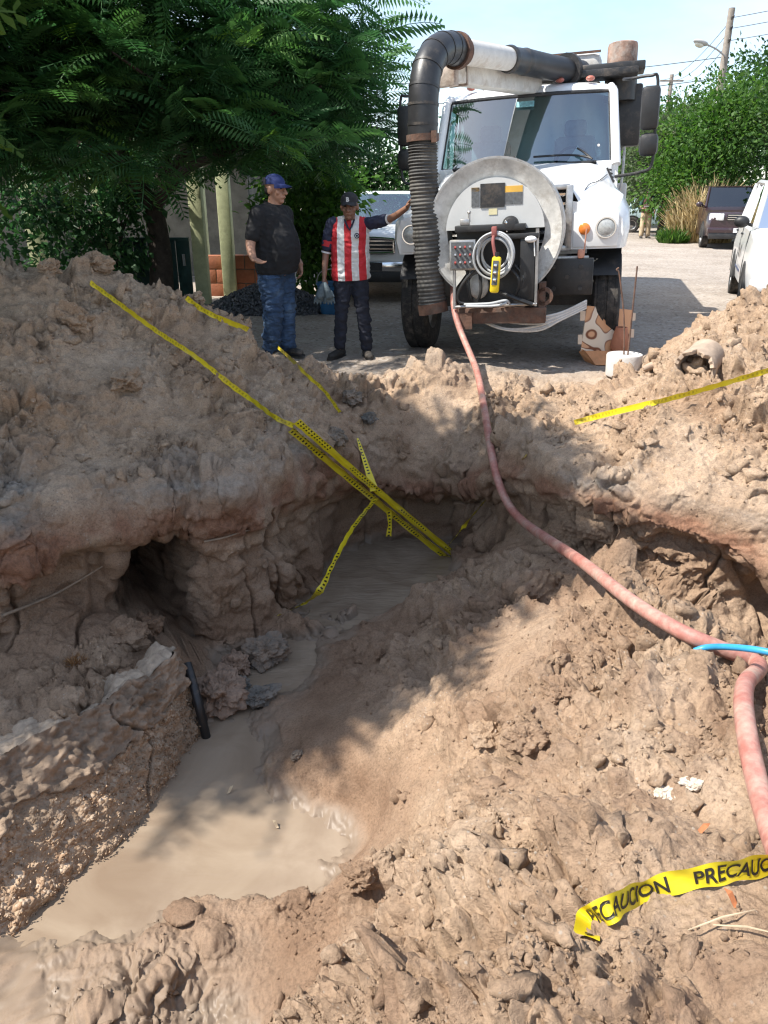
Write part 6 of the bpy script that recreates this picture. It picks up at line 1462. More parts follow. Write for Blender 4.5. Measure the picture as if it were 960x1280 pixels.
# ================================================================== PARKED CARS
M_CARW = mat('car_white', (.66, .665, .66), .3, .04, 2, dirt=.10, dirtcol=(.42, .37, .3), coat=.5)
M_CARM = mat('car_maroon', (.035, .017, .021), .3, .1, 2, dirt=.15, dirtcol=(.25, .2, .16), coat=.6)
M_CART_ = mat('car_pale_teal', (.36, .47, .48), .35, .06, 2, dirt=.12, dirtcol=(.4, .36, .3), coat=.4)
M_CARS = mat('car_silver', (.50, .51, .52), .3, .05, 2, metal=.3, dirt=.15, dirtcol=(.35, .3, .25), coat=.5)
M_CARD = mat('car_dark', (.06, .065, .075), .35, .1, 2, coat=.4)
M_HL = mat('car_headlamp', (.62, .63, .62), .15, .2, 12, coat=.8)
def car(name, label, loc, rz, L, W, Hh, paint, hood_z, belt, nose, cowl, wtop, rtop, rear, bed=None, glass=None, group=None, chrome=False, lampw=.30):
    """front at y = 0 facing -Y, length along +Y. nose: bumper height; cowl/wtop/rtop/rear: y of windscreen foot, its top, roof end, rear glass foot"""
    root = empty(name, loc, rz, label, 'car', group); g = glass or M_TINT; hw = W/2
    # lower body: rounded sections along the length
    ys = [(0.0, .90, .42, hood_z-.22), (.10, .955, .34, hood_z-.12), (.35, .99, .30, hood_z-.04), (cowl*.6, 1.0, .28, hood_z), (cowl, 1.0, .28, belt), (L*.5, 1.0, .28, belt+.01), (rear, 1.0, .28, belt+.02), (L-.25, .985, .32, belt if bed is None else belt), (L-.06, .95, .38, belt-.06), (L, .90, .46, belt-.16)]
    def sec(y, k, z0, z1):
        w = hw*k; zm = z0+(z1-z0)*.55
        half = [(w*.82, z0), (w*.96, z0+.08), (w, zm-.08), (w*.995, zm+.05), (w*.955, z1-.06), (w*.88, z1-.005), (w*.5, z1+.015)]
        return [(x, y, z) for x, z in half]+[(-x, y, z) for x, z in reversed(half)]
    mb = MB(); mb.loft([sec(*a) for a in ys]); body = mb.build('body', paint, root, angle=42)
    # cabin
    if bed is None: cab_end, re_top = rear, rtop
    else: cab_end, re_top = bed, bed-.12
    zr = Hh; iw = hw*.80
    def gsec(y, w, z): return [(-w, y, z), (-w*.6, y, z+.012), (w*.6, y, z+.012), (w, y, z)]
    mb = MB()
    low = [(cowl, hw*.91, belt-.02), (cab_end, hw*.91, belt-.02)]; up = [(wtop, iw*.97, zr-.05), (wtop+.18, iw, zr-.01), ((wtop+re_top)/2, iw*1.01, zr), (re_top-.1, iw, zr-.02), (re_top, iw*.96, zr-.06)]
    mb.loft([gsec(*u_) for u_ in up], closed=False, cap=False)
    for s_ in (-1, 1):   # pillars and roof rails
        mb.tube([(hw*.91*s_, cowl, belt), (iw*.98*s_, wtop, zr-.05)], .045, 8); mb.tube([(hw*.91*s_, cab_end, belt), (iw*.97*s_, re_top, zr-.06)], .055, 8)
        mid = cowl+(cab_end-cowl)*.52; mb.tube([(hw*.93*s_, mid, belt), (iw*1.0*s_, mid, zr-.03)], .035, 8)
        mb.tube([(iw*.98*s_, wtop, zr-.05), (iw*1.01*s_, (wtop+re_top)/2, zr-.015), (iw*.97*s_, re_top, zr-.06)], .04, 8)
        if bed is None and L > 4.4: m2 = cowl+(cab_end-cowl)*.80; mb.tube([(hw*.92*s_, m2, belt), (iw*1.0*s_, min(m2-.05, re_top-.05), zr-.03)], .045, 8)
    mb.build('cabin', paint, root, angle=45)
    def pane(nm, q, m_=g):
        mb = MB(); mb.add(q, [tuple(range(len(q)))]); return mb.build(nm, m_, root, smooth=False)
    pane('windscreen', [(-hw*.89, cowl+.02, belt), (hw*.89, cowl+.02, belt), (iw*.95, wtop+.01, zr-.04), (-iw*.95, wtop+.01, zr-.04)])
    pane('rear_window', [(-hw*.89, cab_end-.02, belt), (hw*.89, cab_end-.02, belt), (iw*.94, re_top-.01, zr-.05), (-iw*.94, re_top-.01, zr-.05)])
    for s_ in (-1, 1):
        mid = cowl+(cab_end-cowl)*.52
        pane('side_window', [(hw*.915*s_, cowl+.10, belt+.01), (hw*.92*s_, mid-.03, belt+.01), (iw*1.0*s_, mid-.03, zr-.05), (iw*.985*s_, wtop+.08, zr-.06)])
        pane('side_window', [(hw*.92*s_, mid+.03, belt+.01), (hw*.915*s_, cab_end-.10, belt+.01), (iw*.975*s_, re_top-.08, zr-.07), (iw*1.0*s_, mid+.03, zr-.05)])
        # doors: thin seams, handles, mirrors
        for y in (cowl+.12, mid, cab_end-.12):
            mb = MB(); mb.tube([(hw*1.0*s_, y, .36), (hw*1.003*s_, y, belt*.6), (hw*.96*s_, y, belt-.04)], .006, 5); mb.build('door_seam', M_BLACK, root)
        for y in (mid-.16, cab_end-.28):
            mb = MB(); mb.box((hw*.985*s_, y, belt-.14), (.035, .16, .03), bev=.008); mb.build('door_handle', M_BLACK if paint is not M_CARM else paint, root)
        mb = MB(); mb.ellipsoid((hw*1.10*s_, cowl+.18, belt+.08), (.11, .07, .085), nu=14, nv=8); mb.tube([(hw*.93*s_, cowl+.2, belt+.03), (hw*1.05*s_, cowl+.19, belt+.06)], .025, 6); mb.build('wing_mirror', M_BLACK if paint is not M_CARM else paint, root)
        # lamps
        z_ = hood_z-.20
        mb = MB(); mb.box((hw*.72*s_, .045, z_), (lampw, .10, .20), (0, 0, R(16)*s_), bev=.03); mb.build('headlamp', M_HL, root)
        mb = MB(); mb.box((hw*.80*s_, L-.05, belt-.20), (.20, .10, .26), (0, 0, R(-14)*s_), bev=.03); mb.build('tail_lamp', mat('tail_lamp_red', (.32, .02, .02), .25, .1, 10, coat=.6), root)
        mb = MB(); mb.lathe([(0, -.01), (.05, -.012), (.055, .02)], (hw*.70*s_, -.01, .46), 'Y', 14); mb.build('fog_lamp', M_HL, root)
    mb = MB(); mb.box((0, .0, hood_z-.21), (W*.42, .06, .20), bev=.02); gr_ = mb.build('grille', M_BLACK, root)
    for k in range(3):
        mb = MB(); mb.box((0, -.035, hood_z-.27+k*.06), (W*.40, .02, .018)); mb.build('grille_bar', M_CHROME, gr_)
    if chrome:
        mb = MB(); [mb.tube(spline(p_, 3), .022, 6) for p_ in ([(-W*.2, -.03, hood_z-.12), (0, -.04, hood_z-.10), (W*.2, -.03, hood_z-.12)], [(-W*.2, -.03, hood_z-.33), (0, -.04, hood_z-.34), (W*.2, -.03, hood_z-.33)])]
        for s_ in (-1, 1): mb.tube([(s_*W*.2, -.03, hood_z-.12), (s_*W*.2, -.03, hood_z-.33)], .022, 6)
        mb.build('grille_surround', M_CHROME, root)
    mb = MB(); mb.box((0, -.02, nose), (W*.96, .16, .17), bev=.04); mb.build('front_bumper', M_CHROME if chrome else paint, root)
    mb = MB(); mb.box((0, -.015, nose-.16), (W*.90, .14, .18), bev=.03); mb.build('lower_bumper', M_BLACK, root)
    mb = MB(); mb.box((0, -.105 if chrome else -.10, nose+.0), (.36, .012, .13)); mb.build('number_plate', M_WHITE if not chrome else M_BLACK, root, smooth=False)
    mb = MB(); mb.box((0, L+.0, .52), (W*.94, .14, .20), bev=.04); mb.build('rear_bumper', paint, root)
    if bed:
        mb = MB(); mb.box((0, (bed+L)/2, belt+.01), (W*.80, L-bed-.2, .02)); mb.build('bed_floor', M_BLACK, root)
    r_ = .36 if Hh > 1.6 else .31
    for s_ in (-1, 1):
        for y in (L*.185, L*.80):
            mb = MB(); mb.lathe([(r_*1.19, hw*.80), (r_*1.19, hw*1.006), (r_*1.08, hw*1.008)], (0, y, r_), 'X', 24, R(0), R(180))
            mb.lathe([(0, hw*1.003), (r_*1.15, hw*1.003)], (0, y, r_), 'X', 24, R(-20), R(200))
            mb.v = [(x*s_, yy, z) for x, yy, z in mb.v]; mb.build('wheel_arch', M_BLACK, root)
            wheel(root, hw*.90*s_, y, r_, .225, s_)
    return root
def ground_spot(px, py, Y):
    p_ = aty(px, py, Y); return p_.x
rz_ = lambda Y: float(road_z(np.array([float(Y)]))[0])
# silver pickup behind the two men (front visible between the man and the hose)
car('pickup_truck', 'silver pickup with chrome front bumper parked behind the two men', (-.20, 13.2, rz_(13.2)), R(-4), 5.2, 1.82, 1.72, M_CARW, 1.12, 1.16, .58, 1.45, 2.05, 3.1, 3.3, bed=3.3, glass=M_GLASS, chrome=True, lampw=.36)
# white patrol SUV cut by the photo's edge
pol = car('patrol_car', 'white patrol SUV with tinted windows and dark door emblem on the right kerb', (5.80, 10.42, rz_(12)), R(-20.5), 4.9, 1.95, 1.88, M_CARW, 1.16, 1.22, .55, 1.35, 2.05, 4.45, 4.8, glass=M_TINT)
pe_ = empty('door_emblem', (-.985, 2.45, .86)); pe_.parent = pol
for k, (t_, sz, dz) in enumerate([('86', .30, 0)]):
    V, F_ = text_mesh(t_, sz, 0, .015); mb = MB(); mb.add([(-.006, -v_.x+.17, v_.y-.1) for v_ in V], F_); mb.build('unit_number', M_INK, pe_, smooth=False)
mb = MB(); mb.box((0, 0, -.28), (.006, 1.2, .035)); mb.build('door_stripe', mat('police_blue', (.03, .05, .12), .5), pe_, smooth=False)
# maroon SUV facing us
p_ = aty(921, 305, 24.5); car('parked_suv', 'dark maroon SUV facing us beside the dry straw', (p_.x, 24.5, rz_(24.5)), R(-14), 4.7, 1.88, 1.80, M_CARM, 1.12, 1.18, .55, 1.35, 2.0, 4.3, 4.65, glass=M_TINT, lampw=.42)
# pale teal sedan across the lane, dark car behind it
p_ = aty(806, 293, 33.5); sed = car('parked_sedan', 'pale teal sedan parked across the lane behind the distant person', (p_.x+3.0, 33.5, rz_(33.5)), R(78), 4.4, 1.70, 1.45, M_CART_, .92, .95, .48, 1.15, 1.95, 3.15, 3.75, glass=M_GLASS)
p_ = aty(868, 262, 40); car('parked_car', 'dark car roof showing above the straw behind the teal sedan', (p_.x+2.6, 40, rz_(40)+.25), R(80), 4.4, 1.72, 1.50, M_CARD, .95, 1.0, .5, 1.2, 1.95, 3.3, 3.9, glass=M_TINT)
tick('cars')

# ================================================================== TREES AND PLANTS
def leaf_material(name, stops, trans=.35, rough=.55):
    m, nt, b = new_mat(name); L = nt.links; out = nt.nodes['Material Output']
    a = N(nt, 'ShaderNodeAttribute', attribute_name='tone'); r_ = ramp(nt, stops); L.new(a.outputs['Fac'], r_.inputs['Fac'])
    L.new(r_.outputs['Color'], b.inputs['Base Color']); b.inputs['Roughness'].default_value = rough; b.inputs['Specular IOR Level'].default_value = .3
    tl = N(nt, 'ShaderNodeBsdfTranslucent'); hs = N(nt, 'ShaderNodeHueSaturation', i_Value=1.5, i_Saturation=1.1); L.new(r_.outputs['Color'], hs.inputs['Color']); L.new(hs.outputs['Color'], tl.inputs['Color'])
    mx_ = N(nt, 'ShaderNodeMixShader'); mx_.inputs['Fac'].default_value = trans; L.new(b.outputs[0], mx_.inputs[1]); L.new(tl.outputs[0], mx_.inputs[2]); L.new(mx_.outputs[0], out.inputs['Surface'])
    return m
M_FROND = leaf_material('feathery_leaf', [(.0, (.022, .062, .026)), (.5, (.046, .125, .042)), (.85, (.085, .19, .05)), (1., (.15, .28, .05))])
M_YGREEN = leaf_material('yellow_green_leaf', [(.0, (.025, .06, .012)), (.5, (.06, .12, .022)), (1., (.13, .20, .035))])
M_BRIGHT = leaf_material('bright_leaf', [(.0, (.025, .07, .014)), (.5, (.06, .135, .025)), (1., (.12, .21, .04))], .4)
M_MIDG = leaf_material('mid_green_leaf', [(.0, (.018, .048, .014)), (.5, (.04, .095, .024)), (1., (.085, .155, .036))])
M_DUSTY = leaf_material('grey_green_leaf', [(.0, (.035, .055, .028)), (.5, (.075, .105, .05)), (1., (.14, .17, .09))])
M_STRAW = leaf_material('dry_straw', [(.0, (.30, .22, .10)), (.5, (.52, .40, .20)), (1., (.66, .54, .32))], .1, .8)
M_BARK = mat('bark', (.048, .037, .029), .95, .3, 9, .8, 30, dirt=.3, dirtcol=(.15, .12, .095))
gr_ = np.random.default_rng(3)
def frond_template(L=.46, pairs=15, pl=.115):
    """bipinnate leaf: a drooping stalk with paired comb-like leaflets; unit local frame: +x along the stalk, z up"""
    V = []; F_ = []
    def stalk(t): return np.array([L*t, 0, .06*math.sin(t*2.2)-.16*t*t*L/.46])
    for k in range(pairs):
        t = .10+.90*k/(pairs-1); p = stalk(t); ln = pl*math.sin(.35+2.5*t)**.8
        for s_ in (-1, 1):
            d = np.array([.42, s_, -.22]); d = d/np.linalg.norm(d); w = np.array([1, 0, .1])*L*.030; tip = p+d*ln; mid = p+d*ln*.5
            b = len(V); V += [p-w*.5, mid-w, tip, mid+w]; F_.append((b, b+1, b+2, b+3))
    for k in range(4):
        a, b_ = stalk(k/4), stalk((k+1)/4); w = np.array([0, .004, 0]); b = len(V); V += [a-w, a+w, b_+w, b_-w]; F_.append((b, b+1, b+2, b+3))
    return np.array(V), np.array(F_)
FT = [frond_template(.50, 12, .15), frond_template(.40, 11, .125), frond_template(.60, 13, .16)]
def frames(dirs, roll):
    d = dirs/np.linalg.norm(dirs, axis=1, keepdims=True); up = np.array([0, 0, 1.]); s_ = np.cross(up, d); n_ = np.linalg.norm(s_, axis=1, keepdims=True)
    s_ = np.where(n_ > 1e-3, s_/np.maximum(n_, 1e-6), np.array([1., 0, 0])); u = np.cross(d, s_)
    c, sn = np.cos(roll)[:, None], np.sin(roll)[:, None]
    return np.stack([d, s_*c+u*sn, u*c-s_*sn], 1)         # rows: local axes
def scatter_leaves(name, pts, dirs, scale, tone, tmpl, m, parent, rollamp=.5):
    n = len(pts); V = []; Fc = []; A = []; b = 0; fr_ = frames(dirs, gr_.normal(0, rollamp, n)); ti = gr_.integers(0, len(tmpl), n)
    for k, (tv, tf) in enumerate(tmpl):
        i = np.where(ti == k)[0]
        if not len(i): continue
        vv = np.einsum('vk,nkj->nvj', tv, fr_[i])*scale[i][:, None, None]+pts[i][:, None, :]
        ff = tf[None]+(np.arange(len(i))*len(tv))[:, None, None]+b; V.append(vv.reshape(-1, 3)); Fc.append(ff.reshape(-1, tf.shape[1])); A.append(np.repeat(tone[i], len(tv))); b += len(i)*len(tv)
    return raw_mesh(name, np.concatenate(V), np.concatenate(Fc), m, parent, smooth=False, attrs={'tone': np.clip(np.concatenate(A), 0, 1)})
def limbs(root, base, tips, r0, name='trunk', fork=1.2, m=M_BARK):
    """tapered trunk forking towards the crown's clusters"""
    mb = MB(); base = Vector(base); top = base+Vector((.05, .05, fork)); mb.tube(spline([base+Vector((0, 0, -.1)), base.lerp(top, .5)+Vector((.05, .03, 0)), top], 4), list(np.linspace(r0*1.25, r0*.85, 9)), 12)
    mains = []
    for k in range(5):
        t_ = tips[int(gr_.integers(len(tips)))]; e = top.lerp(t_, .62)+Vector((0, 0, .25)); P_ = spline([top, top.lerp(e, .5)+Vector((0, 0, .15)), e], 5); mb.tube(P_, list(np.linspace(r0*.6, r0*.25, len(P_))), 8); mains.append(P_)
    for t_ in tips:
        P_ = min(mains, key=lambda q_: min((p-t_).length for p in q_)); s_ = min(P_, key=lambda p: (p-t_).length); md = s_.lerp(t_, .5)+Vector((gr_.normal(0, .1), gr_.normal(0, .1), .1)); mb.tube(spline([s_, md, t_], 3), list(np.linspace(r0*.22, r0*.06, 7)), 5)
    return mb.build(name, m, root)
def feathery_tree(label, base, lobes, nclus, per, scale, m, r0, fork, seed, tonebias=0., name='feathery_tree', cat='tree', trunks=True):
    """lobes: (centre, radii) ellipsoids the crown fills"""
    global gr_
    gr_ = np.random.default_rng(seed); root = empty(name, base, 0, label, cat)
    w = np.array([r[0]*r[1]*r[2] for c, r in lobes]); w = w/w.sum(); li = gr_.choice(len(lobes), nclus, p=w)
    d = gr_.normal(size=(nclus, 3)); d /= np.linalg.norm(d, axis=1, keepdims=True); rad = gr_.random(nclus)**.42
    C = np.array([lobes[i][0] for i in li])+d*np.array([lobes[i][1] for i in li])*rad[:, None]
    n = nclus*per; ci = np.repeat(np.arange(nclus), per); az = np.tile(np.arange(per)*2*math.pi/per, nclus)+np.repeat(gr_.random(nclus)*6.28, per)+gr_.normal(0, .25, n)
    el = gr_.normal(.18, .32, n); out = d[ci]*.55; dirs = np.stack([np.cos(az)*np.cos(el), np.sin(az)*np.cos(el), np.sin(el)], 1)+out*np.array([1, 1, .35])
    dirs /= np.linalg.norm(dirs, axis=1, keepdims=True); pts = C[ci]+dirs*.04; tone = np.repeat(np.clip(gr_.normal(.42+tonebias, .17, nclus), 0, 1), per)+gr_.normal(0, .08, n)
    b = np.array(base); scatter_leaves('crown', pts-b, dirs, scale*gr_.uniform(.75, 1.25, n), tone, FT, m, root)
    if trunks:
        tips = [Vector(C[i]-b) for i in gr_.choice(nclus, min(nclus, 70), replace=False)]; limbs(root, (0, 0, 0), tips, r0, fork=fork)
    return root
# the big feathery tree over the two men, and its neighbour over the heap
feathery_tree('large dark feathery-leaved tree hanging over the gate and the two men', (-3.6, 12.7, 0), [((-2.6, 10.6, 3.3), (2.3, 1.6, 1.15)), ((-4.8, 10.0, 3.3), (2.2, 1.7, 1.3)), ((-1.2, 11.2, 3.0), (1.35, 1.2, .95)), ((-3.6, 9.2, 2.6), (2.2, 1.0, .75)), ((-2.0, 12.0, 2.7), (2.2, 1.0, .9)), ((-.55, 10.6, 3.35), (.75, .8, .6)), ((-2.7, 9.3, 2.15), (2.0, .6, .35)), ((-1.2, 9.9, 2.25), (1.0, .6, .35)), ((-.55, 10.7, 2.35), (.6, .5, .45))], 700, 8, 1.08, M_FROND, .17, 1.5, 21, .10)
feathery_tree('second feathery tree crowding the first, above the big soil heap', (-6.6, 9.0, 0), [((-5.9, 8.3, 3.1), (1.9, 1.5, 1.5)), ((-6.8, 7.2, 3.7), (1.7, 1.6, 1.4)), ((-4.8, 8.8, 2.6), (1.4, 1.0, .9)), ((-3.3, 7.9, 3.75), (1.5, 1.0, .5)), ((-2.1, 8.3, 3.7), (1.0, .9, .45))], 400, 8, 1.0, M_FROND, .15, 1.6, 22, .05)
feathery_tree('yellow-green leafy tree at the heap\'s far left end, shading the pit', (-5.4, 4.6, .55), [((-4.3, 5.9, 2.7), (.95, .9, .9)), ((-4.4, 4.4, 4.4), (2.0, 1.5, .9)), ((-3.2, 4.3, 4.4), (.9, .85, .6)), ((-5.4, 3.5, 4.6), (1.5, .8, .8)), ((-3.9, 3.7, 4.5), (1.1, .6, .6)), ((-4.8, 5.4, 4.3), (1.4, .7, .8))], 620, 8, 1.45, M_YGREEN, .13, 2.0, 23, .1)
# leafy shrubs: small leaves in clumps
LT = []
for k in range(3):
    l_, w_ = .10+.02*k, .028+.006*k; LT.append((np.array([(0, 0, 0), (l_*.5, -w_, .012), (l_, 0, -.01), (l_*.5, w_, .012)]), np.array([(0, 1, 2, 3)])))
def leafy(name, label, base, lobes, n, scale, m, clump=.22, seed=1, stems=6, cat='shrub', group=None, r0=.03, fork=.5, tmpl=LT, droop=-.2, tone0=.45):
    global gr_
    gr_ = np.random.default_rng(seed); root = empty(name, base, 0, label, cat, group); b = np.array(base)
    w = np.array([r[0]*r[1]*r[2] for c, r in lobes])**.8; w = w/w.sum(); nc = max(12, n//26); li = gr_.choice(len(lobes), nc, p=w)
    d = gr_.normal(size=(nc, 3)); d /= np.linalg.norm(d, axis=1, keepdims=True); C = np.array([lobes[i][0] for i in li])+d*np.array([lobes[i][1] for i in li])*(gr_.random(nc)**.4)[:, None]
    ci = gr_.integers(0, nc, n); q = gr_.normal(size=(n, 3))*clump*.5; pts = C[ci]+q; dirs = q+d[ci]*.12+gr_.normal(size=(n, 3))*.08+np.array([0, 0, droop*.3])
    tone = gr_.normal(tone0, .16, nc)[ci]+gr_.normal(0, .10, n); keep = pts[:, 2] > b[2]+.02
    scatter_leaves('crown', (pts-b)[keep], dirs[keep], (scale*gr_.uniform(.6, 1.35, n))[keep], tone[keep], tmpl, m, root, 1.0)
    if stems:
        tips = [Vector(C[i]-b) for i in gr_.choice(nc, min(nc, stems*5), replace=False)]; limbs(root, (0, 0, 0), tips, r0, 'trunk', fork)
    return root
leafy('shrub', 'bright green arching shrub between the two men', (-1.35, 13.4, 0), [((-1.35, 13.2, 1.25), (.7, .5, .75)), ((-1.15, 13.1, .75), (.5, .4, .55)), ((-1.5, 13.4, 1.9), (.55, .4, .45)), ((-.85, 13.6, 1.75), (.5, .4, .4))], 5200, .95, M_BRIGHT, .25, 31)
leafy('shrub', 'dark bushy shrub in front of the green gate', (-4.3, 12.6, 0), [((-4.2, 12.6, 1.3), (.8, .5, .8)), ((-4.7, 12.4, .9), (.8, .5, .7)), ((-3.9, 12.9, 1.9), (.6, .5, .5))], 3000, 1.0, M_FROND, .3, 32, stems=9, r0=.03, tone0=.3)
leafy('shrub', 'dark shrub behind the heap under the left tree', (-6.0, 11.6, 0), [((-6.0, 11.5, 1.2), (1.0, .6, .9)), ((-7.2, 11.2, 1.2), (.9, .6, .9)), ((-5.0, 12.2, 1.7), (.8, .6, .8))], 3800, 1.0, M_FROND, .3, 33, stems=9, r0=.03, tone0=.3)
leafy('roadside_tree', 'dark tree closing the view behind the silver pickup', (-.6, 20, .1), [((-.5, 20, 1.5), (1.5, .9, 1.4)), ((.4, 20.5, 1.3), (1.0, .8, 1.3)), ((-1.6, 20, 2.0), (1.4, .9, 1.5))], 9000, 1.3, M_MIDG, .5, 34, 8, 'tree', None, .10, 1.0, tone0=.25)
# trees along the right-hand side of the lane
RT = [('tall_tree', 'tallest green tree at the far right, behind the patrol car', (14.6, 27, .1), [((14.6, 27, 4.6), (2.3, 2.3, 2.1)), ((13.2, 28, 3.2), (1.4, 1.6, 1.5)), ((15.6, 25.5, 3.0), (2.0, 1.8, 2.2))], 14000, M_MIDG, 1.25, 41, .45),
      ('roadside_tree', 'bright green tree behind the maroon SUV', (11.2, 29.5, .1), [((11.2, 29.5, 3.2), (1.9, 1.7, 1.8)), ((10.4, 29, 2.0), (1.4, 1.3, 1.2)), ((12.3, 30, 4.3), (1.5, 1.4, 1.2))], 13000, M_BRIGHT, 1.25, 42, .5),
      ('roadside_tree', 'grey-green flowering tree behind the dry straw', (10.6, 31.5, .1), [((10.4, 31.4, 2.6), (1.5, 1.3, 1.4)), ((11.2, 31.5, 3.7), (1.2, 1.2, .9))], 8000, M_DUSTY, 1.3, 43, .5),
      ('roadside_tree', 'round bright tree above the teal sedan', (12.2, 38.5, .2), [((12.0, 38, 3.0), (1.7, 1.5, 1.8)), ((13.0, 38.3, 3.6), (1.6, 1.5, 1.6))], 9500, M_BRIGHT, 1.5, 44, .55),
      ('roadside_tree', 'darker tree at the end of the lane beside the truck', (13.4, 45, .2), [((13.2, 45, 2.6), (1.7, 1.5, 2.2)), ((14.8, 45, 3.8), (2.0, 1.8, 2.2))], 8000, M_MIDG, 1.8, 45, .4),
      ('roadside_tree', 'high dark green tree behind the street lamp', (17.5, 38, .2), [((17.2, 38, 5.6), (2.8, 2.4, 2.2)), ((15.6, 37, 4.2), (2.0, 2.0, 2.0)), ((18.8, 36, 6.6), (2.4, 2.2, 2.0))], 14000, M_MIDG, 1.6, 46, .4),
      ('roadside_tree', 'low leafy tree closing the lane beyond the dark car', (16.5, 52, .3), [((15.5, 52, 2.5), (3.4, 2, 2.2)), ((20, 50, 4), (3, 2, 2.8))], 7000, M_BRIGHT, 2.2, 47, .45)]
for nm, lab, base, lobes, n, m_, sc_, sd, tn in RT:
    leafy(nm, lab, base, lobes, n, sc_, m_, .6, sd, 8, 'tree', 'trees along the lane', .11, 1.3, tone0=tn)
# dry straw heap
def blades(name, label, cx, cy, z0, rx, ry, n, lo, hi, m, lean=.35, seed=9, cat='grass', kind=None, width=.012):
    g = np.random.default_rng(seed); a = g.random(n)*6.283; r = np.sqrt(g.random(n)); X = rx*r*np.cos(a); Y = ry*r*np.sin(a); h = g.uniform(lo, hi, n)*(1-.55*r**2)
    L_ = np.stack([X/rx*lean+g.normal(0, .2, n), Y/ry*lean+g.normal(0, .2, n), np.ones(n)], 1); L_ /= np.linalg.norm(L_, axis=1, keepdims=True)
    b = np.stack([X, Y, np.zeros(n)], 1); mid = b+L_*h[:, None]*.55; tip = b+L_*h[:, None]*.95+np.stack([g.normal(0, .25, n), g.normal(0, .25, n), -.25*g.random(n)], 1)*h[:, None]*.5
    w = np.stack([g.normal(size=n), g.normal(size=n), np.zeros(n)], 1); w /= np.linalg.norm(w, axis=1, keepdims=True); w *= width*g.uniform(.7, 1.5, n)[:, None]
    V = np.stack([b-w, b+w, mid-w, mid+w, tip-w*.2, tip+w*.2], 1).reshape(-1, 3); i = np.arange(n)*6; F_ = np.concatenate([np.stack([i, i+1, i+3, i+2], 1), np.stack([i+2, i+3, i+5, i+4], 1)])
    o = raw_mesh(name, V, F_, m, None, False, {'tone': np.clip(np.repeat(g.normal(.5, .25, n), 6), 0, 1)}); o.location = (cx, cy, z0); tag(o, label, cat, kind=kind); return o
sp_ = aty(878, 290, 28.0)
blades('straw_stack', 'tall clump of dry golden straw between maroon SUV and teal sedan', sp_.x, 28.0, rz_(28.0), .95, .8, 3600, 1.0, 2.5, M_STRAW, .32, 9, 'dry straw', width=.022)
sp2 = aty(849, 293, 27.0); blades('weed_clump', 'low green weeds at the foot of the dry straw', sp2.x, 27.5, rz_(27.5), .45, .4, 500, .25, .75, M_BRIGHT, .7, 10, 'weeds', width=.02)
h_ = hit(95, 828)[0]; blades('root_tuft', 'small tuft of rusty dry roots on the soil behind the slab', h_.x, h_.y, h_.z-.01, .06, .05, 260, .03, .08, leaf_material('rusty_roots', [(0, (.16, .07, .03)), (.5, (.30, .15, .06)), (1, (.42, .26, .12))], .1, .9), 1.2, 12, 'dry roots', width=.002)
tick('green')

# ================================================================== LEFT-HAND FRONTAGE, POLES, WIRES
M_PGREEN = mat('pale_green_post', (.46, .48, .28), .8, .15, 5, .3, 40, dirt=.25, dirtcol=(.22, .2, .14))
M_TEAL = mat('dark_teal_gate', (.014, .055, .050), .6, .2, 5, .1, 30, dirt=.2, dirtcol=(.06, .06, .05))
M_REDW = mat('orange_red_wall', (.33, .115, .06), .85, .2, 5, .5, 30, dirt=.3, dirtcol=(.2, .12, .08))
M_WALLD = mat('old_plaster', (.16, .15, .125), .9, .2, 3, .4, 20, dirt=.3, dirtcol=(.08, .075, .06))
M_ROOFD = mat('weathered_roof', (.10, .085, .075), .9, .25, 5, .4, 30)
def post(px, pyb, Y, h, w, label, lean=0):
    p_ = aty(px, pyb, Y); r_ = empty('gate_post', (p_.x, Y, 0), 0, label, 'post', 'pale green posts of the frontage')
    mb = MB(); mb.box((0, 0, h/2), (w, w, h), (0, lean, 0), bev=.012); mb.build('shaft', M_PGREEN, r_)
    mb = MB(); mb.box((0, 0, h+.03), (w*1.18, w*1.18, .06), bev=.01); mb.build('cap', M_PGREEN, r_); return r_
post(256, 380, 13.1, 2.25, .21, 'pale green post at the right end of the teal gate')
post(289, 372, 13.9, 2.3, .21, 'pale green post between the orange wall and the teal gate')
post(143, 372, 13.1, 2.0, .24, 'pale green post in the shade behind the heap crest')
post(58, 372, 13.1, 2.1, .24, 'shaded green post furthest along the frontage behind the heap')
ga = aty(205, 372, 13.15); x0, x1 = aty(152, 372, 13.15).x+.06, aty(252, 372, 13.15).x-.12
gate = empty('sheet_gate', ((x0+x1)/2, 13.15, 0), 0, 'dark teal sheet metal gate behind the soil heap', 'gate')
W_ = x1-x0
n_ = 5
for k in range(n_):
    mb = MB(); mb.box((-W_/2+W_*(k+.5)/n_, 0, .52), (W_/n_-.012, .03, .96), bev=.006); mb.build('panel', M_TEAL, gate)
for z_ in (1.02, .06): mb = MB(); mb.box((0, -.03, z_), (W_, .05, .05)); mb.build('rail', M_TEAL, gate)
mb = MB(); mb.box((W_/2-.1, -.05, .7), (.04, .04, .18)); mb.build('latch', M_STEEL, gate)
